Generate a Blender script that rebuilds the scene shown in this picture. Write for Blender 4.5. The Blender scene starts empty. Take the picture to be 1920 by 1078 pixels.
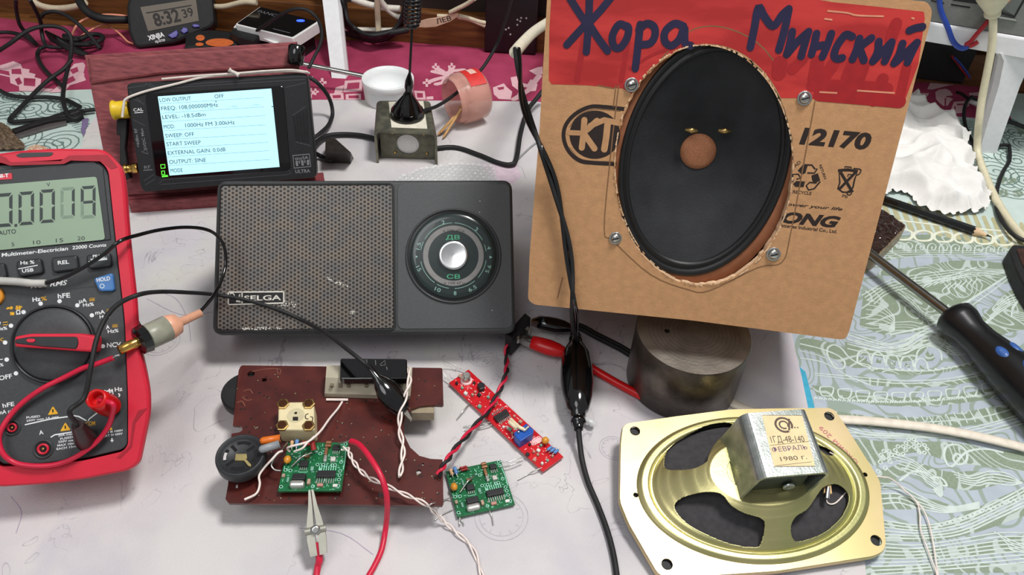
import bpy, math, random
from mathutils import Vector, Matrix
from mathutils.geometry import tessellate_polygon
random.seed(7)
SC = bpy.context.scene
COL = SC.collection
# ---------- camera model (metres; table top is z = 0) ----------
F = 1450.0; TH = math.radians(42); RO = math.radians(3.2); CH = .36
_c, _s, _cr, _sr = math.cos(TH), math.sin(TH), math.cos(RO), math.sin(RO)
FW = Vector((0, _c, -_s)); RT = Vector((_cr, _sr*_s, _sr*_c)); UP = Vector((-_sr, _cr*_s, _cr*_c))
CAM = Vector((0, 0, CH))
cd = bpy.data.cameras.new('camera'); cam = bpy.data.objects.new('camera', cd); COL.objects.link(cam)
cam.matrix_world = Matrix(((RT.x, UP.x, -FW.x, 0), (RT.y, UP.y, -FW.y, 0), (RT.z, UP.z, -FW.z, CH), (0, 0, 0, 1)))
cd.sensor_width = 36; cd.lens = F/1920*36; cd.clip_start = .01; cd.clip_end = 50
SC.camera = cam

def ray(px, py): return RT*((px-960)/F) - UP*((py-539)/F) + FW
def wall_y(x): return .795-.045*(x+.451)/.92
def P(px, py, z=0.0, free=False):
    d = ray(px, py); t = (z-CH)/d.z; p = CAM + d*t
    g = .008+max(0, z)*.3                       # things at the very back stay in front of the rear panel
    if p.y > wall_y(p.x)-g and py < 175 and not free:
        k = -.045/.92; t = (.795+.451*k-g)/(d.y-k*d.x); p = CAM + d*t
    return p
def Q(v):
    w = v-CAM; f = w.dot(FW)
    return 960+F*w.dot(RT)/f, 539-F*w.dot(UP)/f
def Z(ox, oy, s, pts): return [(ox+p[0]/s, oy+p[1]/s)+tuple(p[2:]) for p in pts]
ZO = {'A': (0,0,3.594), 'B': (440,0,3.17), 'C': (980,0,3.267), 'D': (1440,0,3.594), 'E': (0,260,3.17), 'G': (0,560,2.836),
      'H': (380,320,3.17), 'I': (400,640,3.17), 'J': (800,560,2.45), 'K': (1120,560,2.081), 'L': (1440,260,2.45), 'N': (1480,680,2.709),
      'a': (0,0,7.188), 'b': (600,0,7.188), 'c': (820,0,7.7), 'd': (1700,0,8.29), 'e': (1640,130,5.389), 'f': (1700,300,4.145), 'g': (0,180,8.983),
      'p1': (500,780,6.7375), 'p2': (820,850,8.294), 'p3': (830,680,4.9), 'p4': (400,780,7.7), 'p5': (600,640,6.738), 'p6': (1460,220,4.49),
      'p7': (230,560,7.7), 'p8': (940,560,7.7), 'q1': (750,360,4.686), 'q2': (220,120,4.3125), 'q3': (1500,600,2.255), 'q4': (1440,0,5.39),
      'q5': (0,540,6.7375), 'q6': (0,700,4.688), 'q7': (1340,750,5.133), 'q8': (560,900,6.057), 'px': (0,0,1)}
def z(k, *pts):
    return Z(*ZO[k], pts)
def z1(k, x, y): return Z(*ZO[k], [(x, y)])[0]

class Pl:
    """a flat surface somewhere in the place: origin, in-plane axes u, v and normal n"""
    def __init__(s, o, yaw=0, tilt=0):
        y, t = math.radians(yaw), math.radians(tilt)
        s.o = Vector(o); s.u = Vector((math.cos(y), math.sin(y), 0))
        s.v = Vector((-math.sin(y)*math.cos(t), math.cos(y)*math.cos(t), math.sin(t))); s.n = s.u.cross(s.v)
    def off(s, h):
        q = Pl(s.o + s.n*h); q.u, q.v, q.n = s.u, s.v, s.n; return q
    def at(s, px, py, h=0.0):
        d = ray(px, py); return CAM + d*((s.o + s.n*h - CAM).dot(s.n)/d.dot(s.n))
    def uv(s, px, py, h=0.0):
        w = s.at(px, py, h)-s.o; return (w.dot(s.u), w.dot(s.v))
    def uvs(s, pts, h=0.0): return [s.uv(p[0], p[1], h) for p in pts]
    def w(s, u, v, h=0.0): return s.o + s.u*u + s.v*v + s.n*h
T0 = Pl((0, 0, 0))

def rpoly(pts, r, n=4):
    out = []; N = len(pts)
    for i in range(N):
        a, b, c = Vector(pts[i-1]), Vector(pts[i]), Vector(pts[(i+1) % N])
        rr = min(r, (a-b).length*.45, (c-b).length*.45)
        if (a-b).length < 1e-9 or (c-b).length < 1e-9: continue
        p, q = b+(a-b).normalized()*rr, b+(c-b).normalized()*rr
        for k in range(n+1):
            t = k/n; w = p*(1-t)**2 + b*2*t*(1-t) + q*t*t; out.append(tuple(w))
    return out
def circ(cx, cy, rx, ry=None, n=32, a0=0, rot=0):
    ry = rx if ry is None else ry
    o = []
    for i in range(n):
        a = a0+2*math.pi*i/n; x, y = rx*math.cos(a), ry*math.sin(a)
        o.append((cx+x*math.cos(rot)-y*math.sin(rot), cy+x*math.sin(rot)+y*math.cos(rot)))
    return o
def rect(cx, cy, w, h, r=0, rot=0, n=3):
    p = [(-w/2, -h/2), (w/2, -h/2), (w/2, h/2), (-w/2, h/2)]
    c, s = math.cos(rot), math.sin(rot)
    p = [(cx+x*c-y*s, cy+x*s+y*c) for x, y in p]
    return rpoly(p, r, n) if r else p
def area(p): return .5*sum(p[i-1][0]*p[i][1]-p[i][0]*p[i-1][1] for i in range(len(p)))
def inset(p, d):
    if area(p) < 0: p = p[::-1]
    o = []; N = len(p)
    for i in range(N):
        a, b, c = Vector(p[i-1]), Vector(p[i]), Vector(p[(i+1) % N])
        e1, e2 = (b-a), (c-b)
        if e1.length < 1e-9 or e2.length < 1e-9: o.append(tuple(b)); continue
        e1.normalize(); e2.normalize()
        n1, n2 = Vector((-e1.y, e1.x)), Vector((-e2.y, e2.x)); m = n1+n2
        if m.length < .2: o.append(tuple(b+n1*d)); continue
        m.normalize(); o.append(tuple(b + m*(d/max(.45, m.dot(n1)))))
    return o
def cat(pts, sub=6, closed=False):
    """Catmull-Rom through the points (any dimension)"""
    pts = [Vector(p) for p in pts]; N = len(pts)
    if N < 3: return pts
    out = []
    for i in range(N if closed else N-1):
        if closed: a, b, c, d = pts[i-1], pts[i], pts[(i+1) % N], pts[(i+2) % N]
        else:
            b, c = pts[i], pts[i+1]; a = pts[i-1] if i else b*2-c; d = pts[i+2] if i+2 < N else c*2-b
        for k in range(sub):
            t = k/sub
            out.append(.5*((2*b) + (c-a)*t + (2*a-5*b+4*c-d)*t*t + (3*b-a-3*c+d)*t**3))
    if not closed: out.append(pts[-1])
    return out

LOC = {}
_ink = [0]
def eps():
    _ink[0] = (_ink[0]+1) % 60; return _ink[0]*4e-7
class MB:
    def __init__(s): s.v, s.f, s.m, s.sm, s.mats, s.uvl = [], [], [], [], [], None
    def mi(s, m):
        if m not in s.mats: s.mats.append(m)
        return s.mats.index(m)
    def add(s, vs, fs, mat, smooth=False):
        b = len(s.v); s.v += [Vector(v) for v in vs]; i = s.mi(mat)
        for f in fs: s.f.append([b+k for k in f]); s.m.append(i); s.sm.append(smooth)
        return s
    def loft(s, rings, mat, cap0=True, cap1=True, smooth=False, closed=True):
        vs = [v for r in rings for v in r]; n = len(rings[0]); fs = []
        for i in range(len(rings)-1):
            for j in range(n if closed else n-1):
                k = (j+1) % n; fs.append([i*n+j, i*n+k, (i+1)*n+k, (i+1)*n+j])
        s.add(vs, fs, mat, smooth)
        if cap0: s.add(rings[0], [list(range(n))[::-1]], mat)
        if cap1: s.add(rings[-1], [list(range(n))], mat)
        return s
    def prism(s, pl, uv, h0, h1, mat, bev=0.0, top=None, smooth=False, bev0=0.0):
        if area(uv) < 0: uv = uv[::-1]
        W = lambda p, h: [pl.w(a[0], a[1], h) for a in p]
        rings = []
        if bev0: rings += [W(inset(uv, bev0), h0), W(uv, h0+bev0)]
        else: rings.append(W(uv, h0))
        if bev: rings += [W(uv, h1-bev), W(inset(uv, bev*.3), h1-bev*.3), W(inset(uv, bev), h1)]
        else: rings.append(W(uv, h1))
        s.loft(rings, mat, True, False, smooth); s.add(rings[-1], [list(range(len(uv)))], top or mat)
        return s
    def pp(s, pl, px, h0, h1, mat, bev=0.0, r=0.0, top=None, n=4):
        """prism whose top outline is seen at the given photo points"""
        uv = pl.uvs(px, h1)
        if r: uv = rpoly(uv, r, n)
        return s.prism(pl, uv, h0, h1, mat, bev, top)
    def face(s, pl, uv, h, mat):
        if area(uv) < 0: uv = uv[::-1]
        h += eps()
        return s.add([pl.w(a[0], a[1], h) for a in uv], [list(range(len(uv)))], mat)
    def fp(s, pl, px, h, mat, r=0.0):
        uv = pl.uvs(px, h)
        if r: uv = rpoly(uv, r)
        return s.face(pl, uv, h, mat)
    def plate(s, pl, outer, holes, h0, h1, mat, inner=None):
        if area(outer) < 0: outer = outer[::-1]
        holes = [h if area(h) < 0 else h[::-1] for h in holes]
        loops = [outer]+holes; flat = [p for l in loops for p in l]
        tris = tessellate_polygon([[Vector((p[0], p[1], 0)) for p in l] for l in loops])
        top, bot = [], []
        for t in tris:
            a, b, c = (flat[i] for i in t)
            ccw = (b[0]-a[0])*(c[1]-a[1])-(b[1]-a[1])*(c[0]-a[0]) > 0
            top.append(list(t) if ccw else list(t)[::-1]); bot.append(list(t)[::-1] if ccw else list(t))
        s.add([pl.w(p[0], p[1], h1) for p in flat], top, mat); s.add([pl.w(p[0], p[1], h0) for p in flat], bot, mat)
        for k, l in enumerate(loops):
            n = len(l); vs = [pl.w(p[0], p[1], h0) for p in l]+[pl.w(p[0], p[1], h1) for p in l]
            s.add(vs, [[j, (j+1) % n, n+(j+1) % n, n+j] for j in range(n)], mat if k == 0 else (inner or mat))
        return s
    def tube(s, pts, r, mat, seg=8, sub=6, caps=True, smooth=True, flat=None):
        pts = cat(pts, sub) if sub else [Vector(p) for p in pts]
        N = len(pts); rr = r if hasattr(r, '__len__') else [r, r]
        t0 = (pts[1]-pts[0]).normalized(); nrm = Vector((0, 0, 1)).cross(t0)
        if nrm.length < .05: nrm = Vector((1, 0, 0)).cross(t0)
        nrm.normalize(); rings = []
        for i, p in enumerate(pts):
            t = (pts[min(i+1, N-1)]-pts[max(i-1, 0)])
            if t.length < 1e-9: t = t0
            t = t.normalized(); nrm = (nrm - t*nrm.dot(t))
            nrm.normalize(); b = t.cross(nrm)
            x = i/(N-1)*(len(rr)-1); k = min(int(x), len(rr)-2); R = rr[k]*(1-(x-k))+rr[k+1]*(x-k)
            fl = flat or 1
            rings.append([p+nrm*(R*math.cos(2*math.pi*j/seg))+b*(R*fl*math.sin(2*math.pi*j/seg)) for j in range(seg)])
        return s.loft(rings, mat, caps, caps, smooth)
    def lathe(s, o, axis, prof, mat, seg=32, caps=True, smooth=True, e=1.0, ref=None):
        """prof: (distance along the axis, radius)"""
        o = Vector(o); ax = Vector(axis).normalized(); a = (ref or Vector((0, 0, 1))).cross(ax)
        if a.length < .05: a = Vector((1, 0, 0))-ax*ax.x
        a.normalize(); b = ax.cross(a)
        rings = [[o+ax*d+a*(r*math.cos(2*math.pi*j/seg))+b*(r*e*math.sin(2*math.pi*j/seg)) for j in range(seg)] for d, r in prof]
        return s.loft(rings, mat, caps, caps, smooth)
    def rib(s, pl, uv, w, h, mat, sub=4, closed=False, caps=True):
        """a printed line: flat ribbon through in-plane points"""
        pts = cat(uv, sub, closed) if sub else [Vector(p) for p in uv]
        N = len(pts); vs = []; h += eps()
        for i, p in enumerate(pts):
            q = (pts[(i+1) % N]-pts[i-1]) if closed else (pts[min(i+1, N-1)]-pts[max(i-1, 0)])
            if q.length < 1e-9: q = Vector((1, 0))
            q.normalize(); m = Vector((-q.y, q.x))*w/2
            hh = h+(i % 300)*1.5e-7; vs += [pl.w(*(p-m), hh), pl.w(*(p+m), hh)]
        fs = [[2*i, 2*((i+1) % N), 2*((i+1) % N)+1, 2*i+1] for i in range(N if closed else N-1)]
        fs = [f for f in fs]; s.add(vs, fs, mat)
        if caps and not closed and w > .002:
            for p in (pts[0], pts[-1]): s.face(pl, circ(p.x, p.y, w/2, n=12), h+N*1.5e-7+1e-6, mat)
        return s
    def rp(s, pl, px, w, h, mat, sub=4, closed=False):
        return s.rib(pl, pl.uvs(px, h), w, h, mat, sub, closed)
    def box(s, pl, cx, cy, w, d, h0, h1, mat, r=0, bev=0, rot=0, top=None):
        return s.prism(pl, rect(cx, cy, w, d, r, rot), h0, h1, mat, bev, top)
    def build(s, name, parent=None, origin=None, label=None, mods=None):
        me = bpy.data.meshes.new(name)
        if parent is not None: org = LOC[parent.name] if origin is None else Vector(origin)
        else:
            if origin is None:
                xs = [v.x for v in s.v]; ys = [v.y for v in s.v]; zs = [v.z for v in s.v]
                origin = ((min(xs)+max(xs))/2, (min(ys)+max(ys))/2, min(zs))
            org = Vector(origin)
        me.from_pydata([v-org for v in s.v], [], s.f)
        for m in s.mats: me.materials.append(m)
        me.polygons.foreach_set('material_index', s.m); me.polygons.foreach_set('use_smooth', s.sm)
        if s.uvl:
            pl = s.uvl; lay = me.uv_layers.new(name='UVMap')
            for l in me.loops:
                d = s.v[l.vertex_index]-pl.o; lay.data[l.index].uv = (d.dot(pl.u)*1000, d.dot(pl.v)*1000)
        me.update()
        o = bpy.data.objects.new(name, me); COL.objects.link(o)
        if parent is not None:
            o.parent = parent; o.location = org-LOC[parent.name]
        else: o.location = org
        LOC[o.name] = org.copy()
        if label: o['label'] = label
        return o
def thing(name, label, catg, loc, group=None):
    o = bpy.data.objects.new(name, None); COL.objects.link(o); o.location = loc; LOC[o.name] = Vector(loc)
    o.empty_display_size = .01
    o['label'] = label; o['category'] = catg
    if group: o['group'] = group
    return o
def tag(o, label, catg, group=None, kind=None):
    o['label'] = label; o['category'] = catg
    if group: o['group'] = group
    if kind: o['kind'] = kind
    return o
def struct(o, label=None):
    o['kind'] = 'structure'
    if label: o['label'] = label
    return o
def height(bpx, zb, tpx):
    """height at which the second photo point stands plumb above the first"""
    b = P(bpx[0], bpx[1], zb); best = (9, zb)
    for i in range(500):
        zz = zb+i*.0005
        if zz > CH-.02: break
        q = P(tpx[0], tpx[1], zz); e = math.hypot(q.x-b.x, q.y-b.y)
        if e < best[0]: best = (e, zz)
    return best[1]

# ---------- writing ----------
_tc = {}
def glyphs(s, bold=0.0, shear=0.0):
    k = (s, bold, shear)
    if k in _tc: return _tc[k]
    cu = bpy.data.curves.new('t', 'FONT'); cu.body = s; cu.size = 1; cu.resolution_u = 3; cu.offset = bold; cu.shear = shear; cu.fill_mode = 'FRONT'
    ob = bpy.data.objects.new('t', cu); COL.objects.link(ob)
    dg = bpy.context.evaluated_depsgraph_get(); dg.update()
    me = bpy.data.meshes.new_from_object(ob.evaluated_get(dg))
    vs = [(v.co.x, v.co.y) for v in me.vertices]; fs = [list(p.vertices) for p in me.polygons]
    bpy.data.objects.remove(ob); bpy.data.curves.remove(cu); bpy.data.meshes.remove(me)
    _tc[k] = (vs, fs); return _tc[k]
def write(mb, s, pl, A, B, hpx, mat, h=6e-5, bold=0.0, shear=0.0, cap=.727, full=False):
    """letters from photo point A (left end of the base line) to B (right end), hpx photo pixels tall"""
    vs, fs = glyphs(s, bold, shear)
    if not vs: return
    x0, x1 = min(v[0] for v in vs), max(v[0] for v in vs)
    a, b = Vector(pl.uv(A[0], A[1], h)), Vector(pl.uv(B[0], B[1], h))
    d = b-a; L = d.length; d.normalize(); up = Vector((-d.y, d.x))
    # size of hpx measured across the line of writing
    t = Vector((B[0]-A[0], B[1]-A[1])); t.normalize(); q = Vector(pl.uv(A[0]+t.y*hpx, A[1]-t.x*hpx, h))-a
    H = abs(q.dot(up)); kx, ky = L/(x1-x0), H/cap
    out = []
    for x, y in vs:
        w = a + d*((x-x0)*kx) + up*(y*ky); out.append(pl.w(w.x, w.y, h))
    mb.add(out, fs, mat)

# ---------- materials ----------
def lin(c):
    if isinstance(c, str): c = tuple(int(c[i:i+2], 16) for i in (0, 2, 4))
    return tuple(((x/255)/12.92 if x/255 <= .04045 else (((x/255)+.055)/1.055)**2.4) for x in c)+(1.0,)
def M(name, col, rough=.5, metal=0.0, var=.08, scale=200, bump=0.0, bscale=None, coat=0.0, trans=0.0, emit=0.0, col2=None, ior=1.45, alpha=1.0, stretch=None, spec=None, sss=0.0, thr=None):
    m = bpy.data.materials.new(name); m.use_nodes = True; nt = m.node_tree; N, L = nt.nodes, nt.links
    b = N['Principled BSDF']
    tc = N.new('ShaderNodeTexCoord'); mp = N.new('ShaderNodeMapping'); L.new(tc.outputs['Object'], mp.inputs[0])
    if stretch: mp.inputs['Scale'].default_value = stretch
    no = N.new('ShaderNodeTexNoise'); no.inputs['Scale'].default_value = scale; no.inputs['Detail'].default_value = 5; L.new(mp.outputs[0], no.inputs['Vector'])
    mx = N.new('ShaderNodeMix'); mx.data_type = 'RGBA'
    c = lin(col)
    if col2: c1, c2 = c, lin(col2)
    else: c1, c2 = tuple(min(1, x*(1-var)) for x in c[:3])+(1,), tuple(min(1, x*(1+var)) for x in c[:3])+(1,)
    mr = N.new('ShaderNodeMapRange'); lo, hi = thr or (.35, .65); mr.inputs[1].default_value = lo; mr.inputs[2].default_value = hi
    L.new(no.outputs[0], mr.inputs[0]); L.new(mr.outputs[0], mx.inputs[0])
    mx.inputs[6].default_value = c1; mx.inputs[7].default_value = c2
    L.new(mx.outputs[2], b.inputs['Base Color'])
    b.inputs['Roughness'].default_value = rough; b.inputs['Metallic'].default_value = metal
    b.inputs['Coat Weight'].default_value = coat; b.inputs['Transmission Weight'].default_value = trans; b.inputs['IOR'].default_value = ior
    b.inputs['Alpha'].default_value = alpha
    if spec is not None: b.inputs['Specular IOR Level'].default_value = spec
    if sss: b.inputs['Subsurface Weight'].default_value = sss; b.inputs['Subsurface Scale'].default_value = .003
    if emit: L.new(mx.outputs[2], b.inputs['Emission Color']); b.inputs['Emission Strength'].default_value = emit
    if bump:
        n2 = N.new('ShaderNodeTexNoise'); n2.inputs['Scale'].default_value = bscale or scale; n2.inputs['Detail'].default_value = 4; L.new(mp.outputs[0], n2.inputs['Vector'])
        bp = N.new('ShaderNodeBump'); bp.inputs['Strength'].default_value = bump; bp.inputs['Distance'].default_value = .001
        L.new(n2.outputs[0], bp.inputs['Height']); L.new(bp.outputs[0], b.inputs['Normal'])
    return m
K = M('black_plastic', (22,22,24), .35, var=.2)
KM = M('black_matte', (26,26,27), .6, var=.2)
KG = M('black_gloss', (10,10,11), .12, coat=.5)
DG = M('dark_grey_plastic', (58,60,62), .5, var=.06, scale=900, bump=.08)
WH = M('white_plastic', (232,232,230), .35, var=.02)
CR = M('cream_plastic', (225,218,196), .4, var=.05)
WW = M('white_wire', (236,222,214), .45)
RW = M('red_wire', (205,30,62), .35, var=.05)
RP = M('red_plastic', (205,18,22), .3, var=.05)
ST = M('nickel_steel', (190,190,186), .25, 1.0, var=.1)
GO = M('gold_metal', (214,170,90), .22, 1.0)
BR = M('brass', (180,150,95), .35, 1.0, var=.2)
INK = M('black_ink', (24,20,20), .7)
INW = M('white_ink', (228,230,230), .6)
INY = M('yellow_ink', (224,168,40), .6)
SILV = M('silver_solder', (200,200,200), .25, 1.0)
CARD = M('cardboard', (186,140,98), .85, var=.07, scale=260, bump=.15, bscale=900)
CARD2 = M('cardboard_torn', (214,178,142), .9, var=.12, scale=500, bump=.3)
from mathutils import noise as MN
# ================= light =================
w = bpy.data.worlds.new('world'); SC.world = w; w.use_nodes = True
w.node_tree.nodes['Background'].inputs[0].default_value = (.95, .97, 1, 1); w.node_tree.nodes['Background'].inputs[1].default_value = .33
def lamp(name, loc, target, size, power, col=(1, 1, 1), shape='RECTANGLE', sy=None):
    l = bpy.data.lights.new(name, 'AREA'); l.shape = shape; l.size = size; l.size_y = sy or size; l.energy = power; l.color = col
    o = bpy.data.objects.new(name, l); COL.objects.link(o); o.location = loc
    o.rotation_euler = (Vector(target)-Vector(loc)).to_track_quat('-Z', 'Y').to_euler(); return o
lamp('ceiling_lamp', (.32, .38, 1.25), (.1, .36, 0), .28, 13.5, (1, .985, .96), 'DISK')
lamp('room_light', (-.45, -.45, 1.5), (0, .4, 0), .9, 7.5, (.985, .99, 1), 'DISK')
SC.view_settings.view_transform = 'Standard'; SC.view_settings.look = 'None'; SC.view_settings.gamma = 1; SC.view_settings.exposure = 0.0
SC.view_settings.use_curve_mapping = False

# ================= desk, wall =================
ZG, ZR, ZW = -.0012, -.0006, 0.0            # tops of the green, red and white cloths
wood = M('orange_wood', (118,74,36), .5, var=.2, scale=30, stretch=(1, 8, 8), col2=(88,52,22), bump=.05)
mb = MB(); D0 = Pl((0, 0, 0))
mb.box(D0, 0, .42, 1.9, .86, -.03, -.0018, wood, bev=.002)
desk = mb.build('desk'); tag(desk, 'brown wooden desk top under the tablecloths', 'table')
wy = wall_y
WB = Pl((0, wy(0), 0), -2.8, 90)
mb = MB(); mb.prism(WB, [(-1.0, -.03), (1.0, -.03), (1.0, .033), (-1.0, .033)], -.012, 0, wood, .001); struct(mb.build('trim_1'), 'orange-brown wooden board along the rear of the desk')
mb = MB(); mb.prism(WB, [(-1.2, -.75), (1.2, -.75), (1.2, .6), (-1.2, .6)], -.04, -.0125, M('wall_dark_room', (46,34,30), .8, var=.2, scale=12))  # dark tone paints the gloom of the room above the wooden board
floor_m = M('floor_brown', (90,70,55), .6, var=.2, scale=6)
struct(mb.build('wall_back'), 'wall behind the desk, coloured dark as the unlit room beyond')

mb = MB(); mb.box(Pl((0,0,0)), 0, 0, 5, 4, -.76, -.74, floor_m); struct(mb.build('floor'))
def cloth(name, px, ztop, th, mat, pl=None, r=0, sub=None):
    mb = MB(); p = Pl((0, 0, ztop)); uv = p.uvs(px)
    mb.prism(p, uv, -th, 0, mat); return mb, p
# ---- green paisley oilcloth ----
gbase = M('oilcloth_pale', (196,212,206), .38, var=.05, scale=60, bump=.1, bscale=1500)
gblue = M('oilcloth_blue', (174,184,194), .38, var=.05, scale=80, bump=.1, bscale=1500)
gsage = M('oilcloth_sage', (136,150,130), .38, var=.1, scale=900, bump=.1, bscale=1500)
def contour(m, col, sc_, k, wd):
    nt = m.node_tree; N, L = nt.nodes, nt.links; b = N['Principled BSDF']; src = b.inputs['Base Color'].links[0].from_socket
    tc = N.new('ShaderNodeTexCoord'); no = N.new('ShaderNodeTexNoise'); no.inputs['Scale'].default_value = sc_; no.inputs['Detail'].default_value = 1; no.inputs['Distortion'].default_value = .8; L.new(tc.outputs['Object'], no.inputs['Vector'])
    a = N.new('ShaderNodeMath'); a.operation = 'MULTIPLY'; a.inputs[1].default_value = k; L.new(no.outputs[0], a.inputs[0])
    f = N.new('ShaderNodeMath'); f.operation = 'SINE'; L.new(a.outputs[0], f.inputs[0])
    r = N.new('ShaderNodeMapRange'); r.inputs[1].default_value = 1-wd; r.inputs[2].default_value = 1-wd*.5; r.inputs[4].default_value = .8; L.new(f.outputs[0], r.inputs[0])
    x = N.new('ShaderNodeMix'); x.data_type = 'RGBA'; L.new(r.outputs[0], x.inputs[0]); L.new(src, x.inputs[6]); x.inputs[7].default_value = lin(col); L.new(x.outputs[2], b.inputs['Base Color'])
contour(gblue, (140,156,138), 20, 75, .5); contour(gsage, (196,208,204), 24, 75, .35)
gline = M('oilcloth_line', (200,212,206), .4)
gdark = M('oilcloth_dark_line', (104,128,120), .4, var=.1)
goliv = M('oilcloth_olive', (182,178,140), .4, var=.06)
gcream = M('oilcloth_cream', (226,228,208), .4, var=.04)
mb = MB(); G = Pl((0, 0, ZG))
mb.prism(G, [(-.9, .03), (.9, .03), (.9, .735), (-.9, .765)], -.0006, 0, gbase)
# front right field: blue ground with sage bands and pale lines
front = [(1440,452),(1560,440),(1700,432),(1800,440),(1900,452),(2100,480),(2100,1250),(1400,1250),(1380,700)]
mb.fp(G, front, 5e-5, gblue)
h1, h2, h3 = 1e-4, 1.5e-4, 2e-4
def band(k, a, b, mat, h=h1):
    pa = cat([Vector(p) for p in z(k, *a)], 6); pb = cat([Vector(p) for p in z(k, *b)], 6)
    va = [G.uv(p.x, p.y, h) for p in pa]; vb = [G.uv(p.x, p.y, h) for p in pb]
    h += eps(); n = min(len(va), len(vb)); vs = [G.w(*va[i], h) for i in range(n)]+[G.w(*vb[i], h) for i in range(n)]
    mb.add(vs, [[n+i, n+i+1, i+1, i] for i in range(n-1)], mat)
def ln(k, *pts, w=.0008, mat=None, h=h2, closed=False):
    mb.rp(G, z(k, *pts), w, h, mat or gline, 4, closed)
# sage bands (upper edge, lower edge)
band('L', [(560,450),(740,440),(900,450),(1060,470),(1250,480)], [(540,560),(740,530),(900,530),(1060,520),(1250,520)], gsage)
band('L', [(520,600),(680,590),(860,560),(1060,570),(1110,600)], [(500,625),(700,640),(860,600),(960,600),(1110,606)], gsage)
band('L', [(440,700),(640,640),(800,610),(960,585),(1130,605)], [(420,860),(560,900),(760,860),(960,720),(1135,612)], gsage)
band('L', [(960,840),(1040,760),(1120,690),(1250,600)], [(1000,960),(1080,900),(1160,880),(1250,860)], gsage)
band('q3', [(0,70),(100,90),(170,110),(260,160),(300,185)], [(0,120),(80,140),(150,170),(220,200),(300,200)], gsage)
band('q3', [(190,90),(330,130),(450,110),(560,60),(640,70)], [(190,150),(300,150),(460,175),(560,110),(640,160)], gsage)
band('q3', [(300,200),(450,214),(600,205),(740,175),(800,150)], [(300,216),(450,232),(600,222),(740,192),(800,168)], gsage)
band('q3', [(240,232),(420,262),(600,258),(760,228),(900,190)], [(300,275),(440,285),(600,280),(760,254),(900,215)], gsage)
band('q3', [(50,275),(230,305),(420,325),(620,320),(790,290),(900,255)], [(70,318),(240,348),(430,365),(620,358),(800,332),(947,290)], gsage)
band('q3', [(120,380),(300,405),(520,410),(720,385),(947,335)], [(140,420),(300,455),(560,462),(760,440),(947,410)], gsage)
band('q3', [(220,500),(400,515),(620,515),(800,545),(947,560)], [(300,620),(480,560),(640,600),(800,620),(947,640)], gsage)
band('q3', [(330,640),(470,600),(620,640),(760,640),(947,680)], [(330,720),(460,650),(600,700),(720,720),(860,690)], gsage)
band('q3', [(330,730),(440,740),(560,760),(680,790),(760,780)], [(340,800),(440,800),(540,800),(640,812),(760,790)], gsage)
band('q3', [(350,850),(500,866),(640,840),(800,770),(980,690)], [(350,880),(520,890),(670,862),(820,800),(980,730)], gsage)
band('q3', [(350,905),(540,905),(700,880),(840,830),(980,780)], [(350,935),(560,935),(720,905),(860,860),(980,815)], gsage)
band('q3', [(300,960),(500,965),(700,950),(860,920),(980,900)], [(300,1000),(500,1010),(700,1000),(860,985),(980,975)], gsage)
band('q3', [(200,1040),(420,1040),(640,1030),(860,1030),(980,1030)], [(200,1078),(420,1075),(640,1070),(860,1068),(980,1060)], gsage)
# olive slanted strokes and the white chain above the field
for i in range(26):
    x = 1560+i*17.5; y = 350+i*3.2
    mb.fp(G, [(x, y+4), (x+7, y+2), (x+34, y+62), (x+22, y+60)], h1, goliv, r=.002)
for i in range(12):
    x = 1600+i*38; y = 432+i*2
    mb.rp(G, [(x, y), (x+18, y-6), (x+34, y), (x+30, y+12), (x+6, y+12)], .0022, h2, gcream, 4, True)
mb.rp(G, [(1540,420),(1660,412),(1780,424),(1960,440)], .002, h2, gcream)
# parallel pale lines over the field
for dy in (0, 9, 18, 29): ln('L', (520,520+dy),(700,512+dy),(880,516+dy),(1060,512+dy),(1250,530+dy), w=.0007)
for i in range(13):   # scroll row
    cx, cy = 1660+i*22, 458+i*.8
    mb.rp(G, [(cx-9,cy+12),(cx-8,cy),(cx,cy-5),(cx+7,cy),(cx+4,cy+7),(cx-1,cy+5),(cx,cy+1)], .0009, h2, gline)
for k in range(5): ln('L', (430+k*14,720+k*10),(560,650+k*14),(720,620+k*13),(900,600+k*9),(1040,600+k*6),(1130,606), w=.0008)
for k in range(6): ln('L', (450,740+k*22),(520,760+k*18),(580,820+k*10),(560,860+k*5),(510,850+k*4), w=.0008)
for k in range(6): ln('L', (700+k*30,690-k*8),(770+k*30,650-k*6),(840+k*24,660-k*4),(800+k*28,700-k*5),(850+k*24,740-k*8), w=.0008)
for k in range(4): ln('L', (600,690+k*16),(660,740+k*14),(720,800+k*10),(790,810+k*6),(830,760+k*6), w=.0008)
ln('L', (640,650),(760,650),(960,590),w=.001); ln('L',(560,900),(760,850),(960,720),(1130,610), w=.0016); ln('L',(600,930),(780,870),(980,735),(1135,620), w=.0008)
for k in range(5): ln('L', (400,900+k*13),(600,950+k*9),(700,890+k*16),(760,870+k*17),(800,930+k*12),(900,960+k*8),(1000,900+k*14), w=.0009)
for k in range(5): ln('L', (980+k*18,870-k*26),(1060+k*14,800-k*20),(1130+k*10,760-k*10),(1120,820-k*10),(1200,840-k*8), w=.0009)
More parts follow.
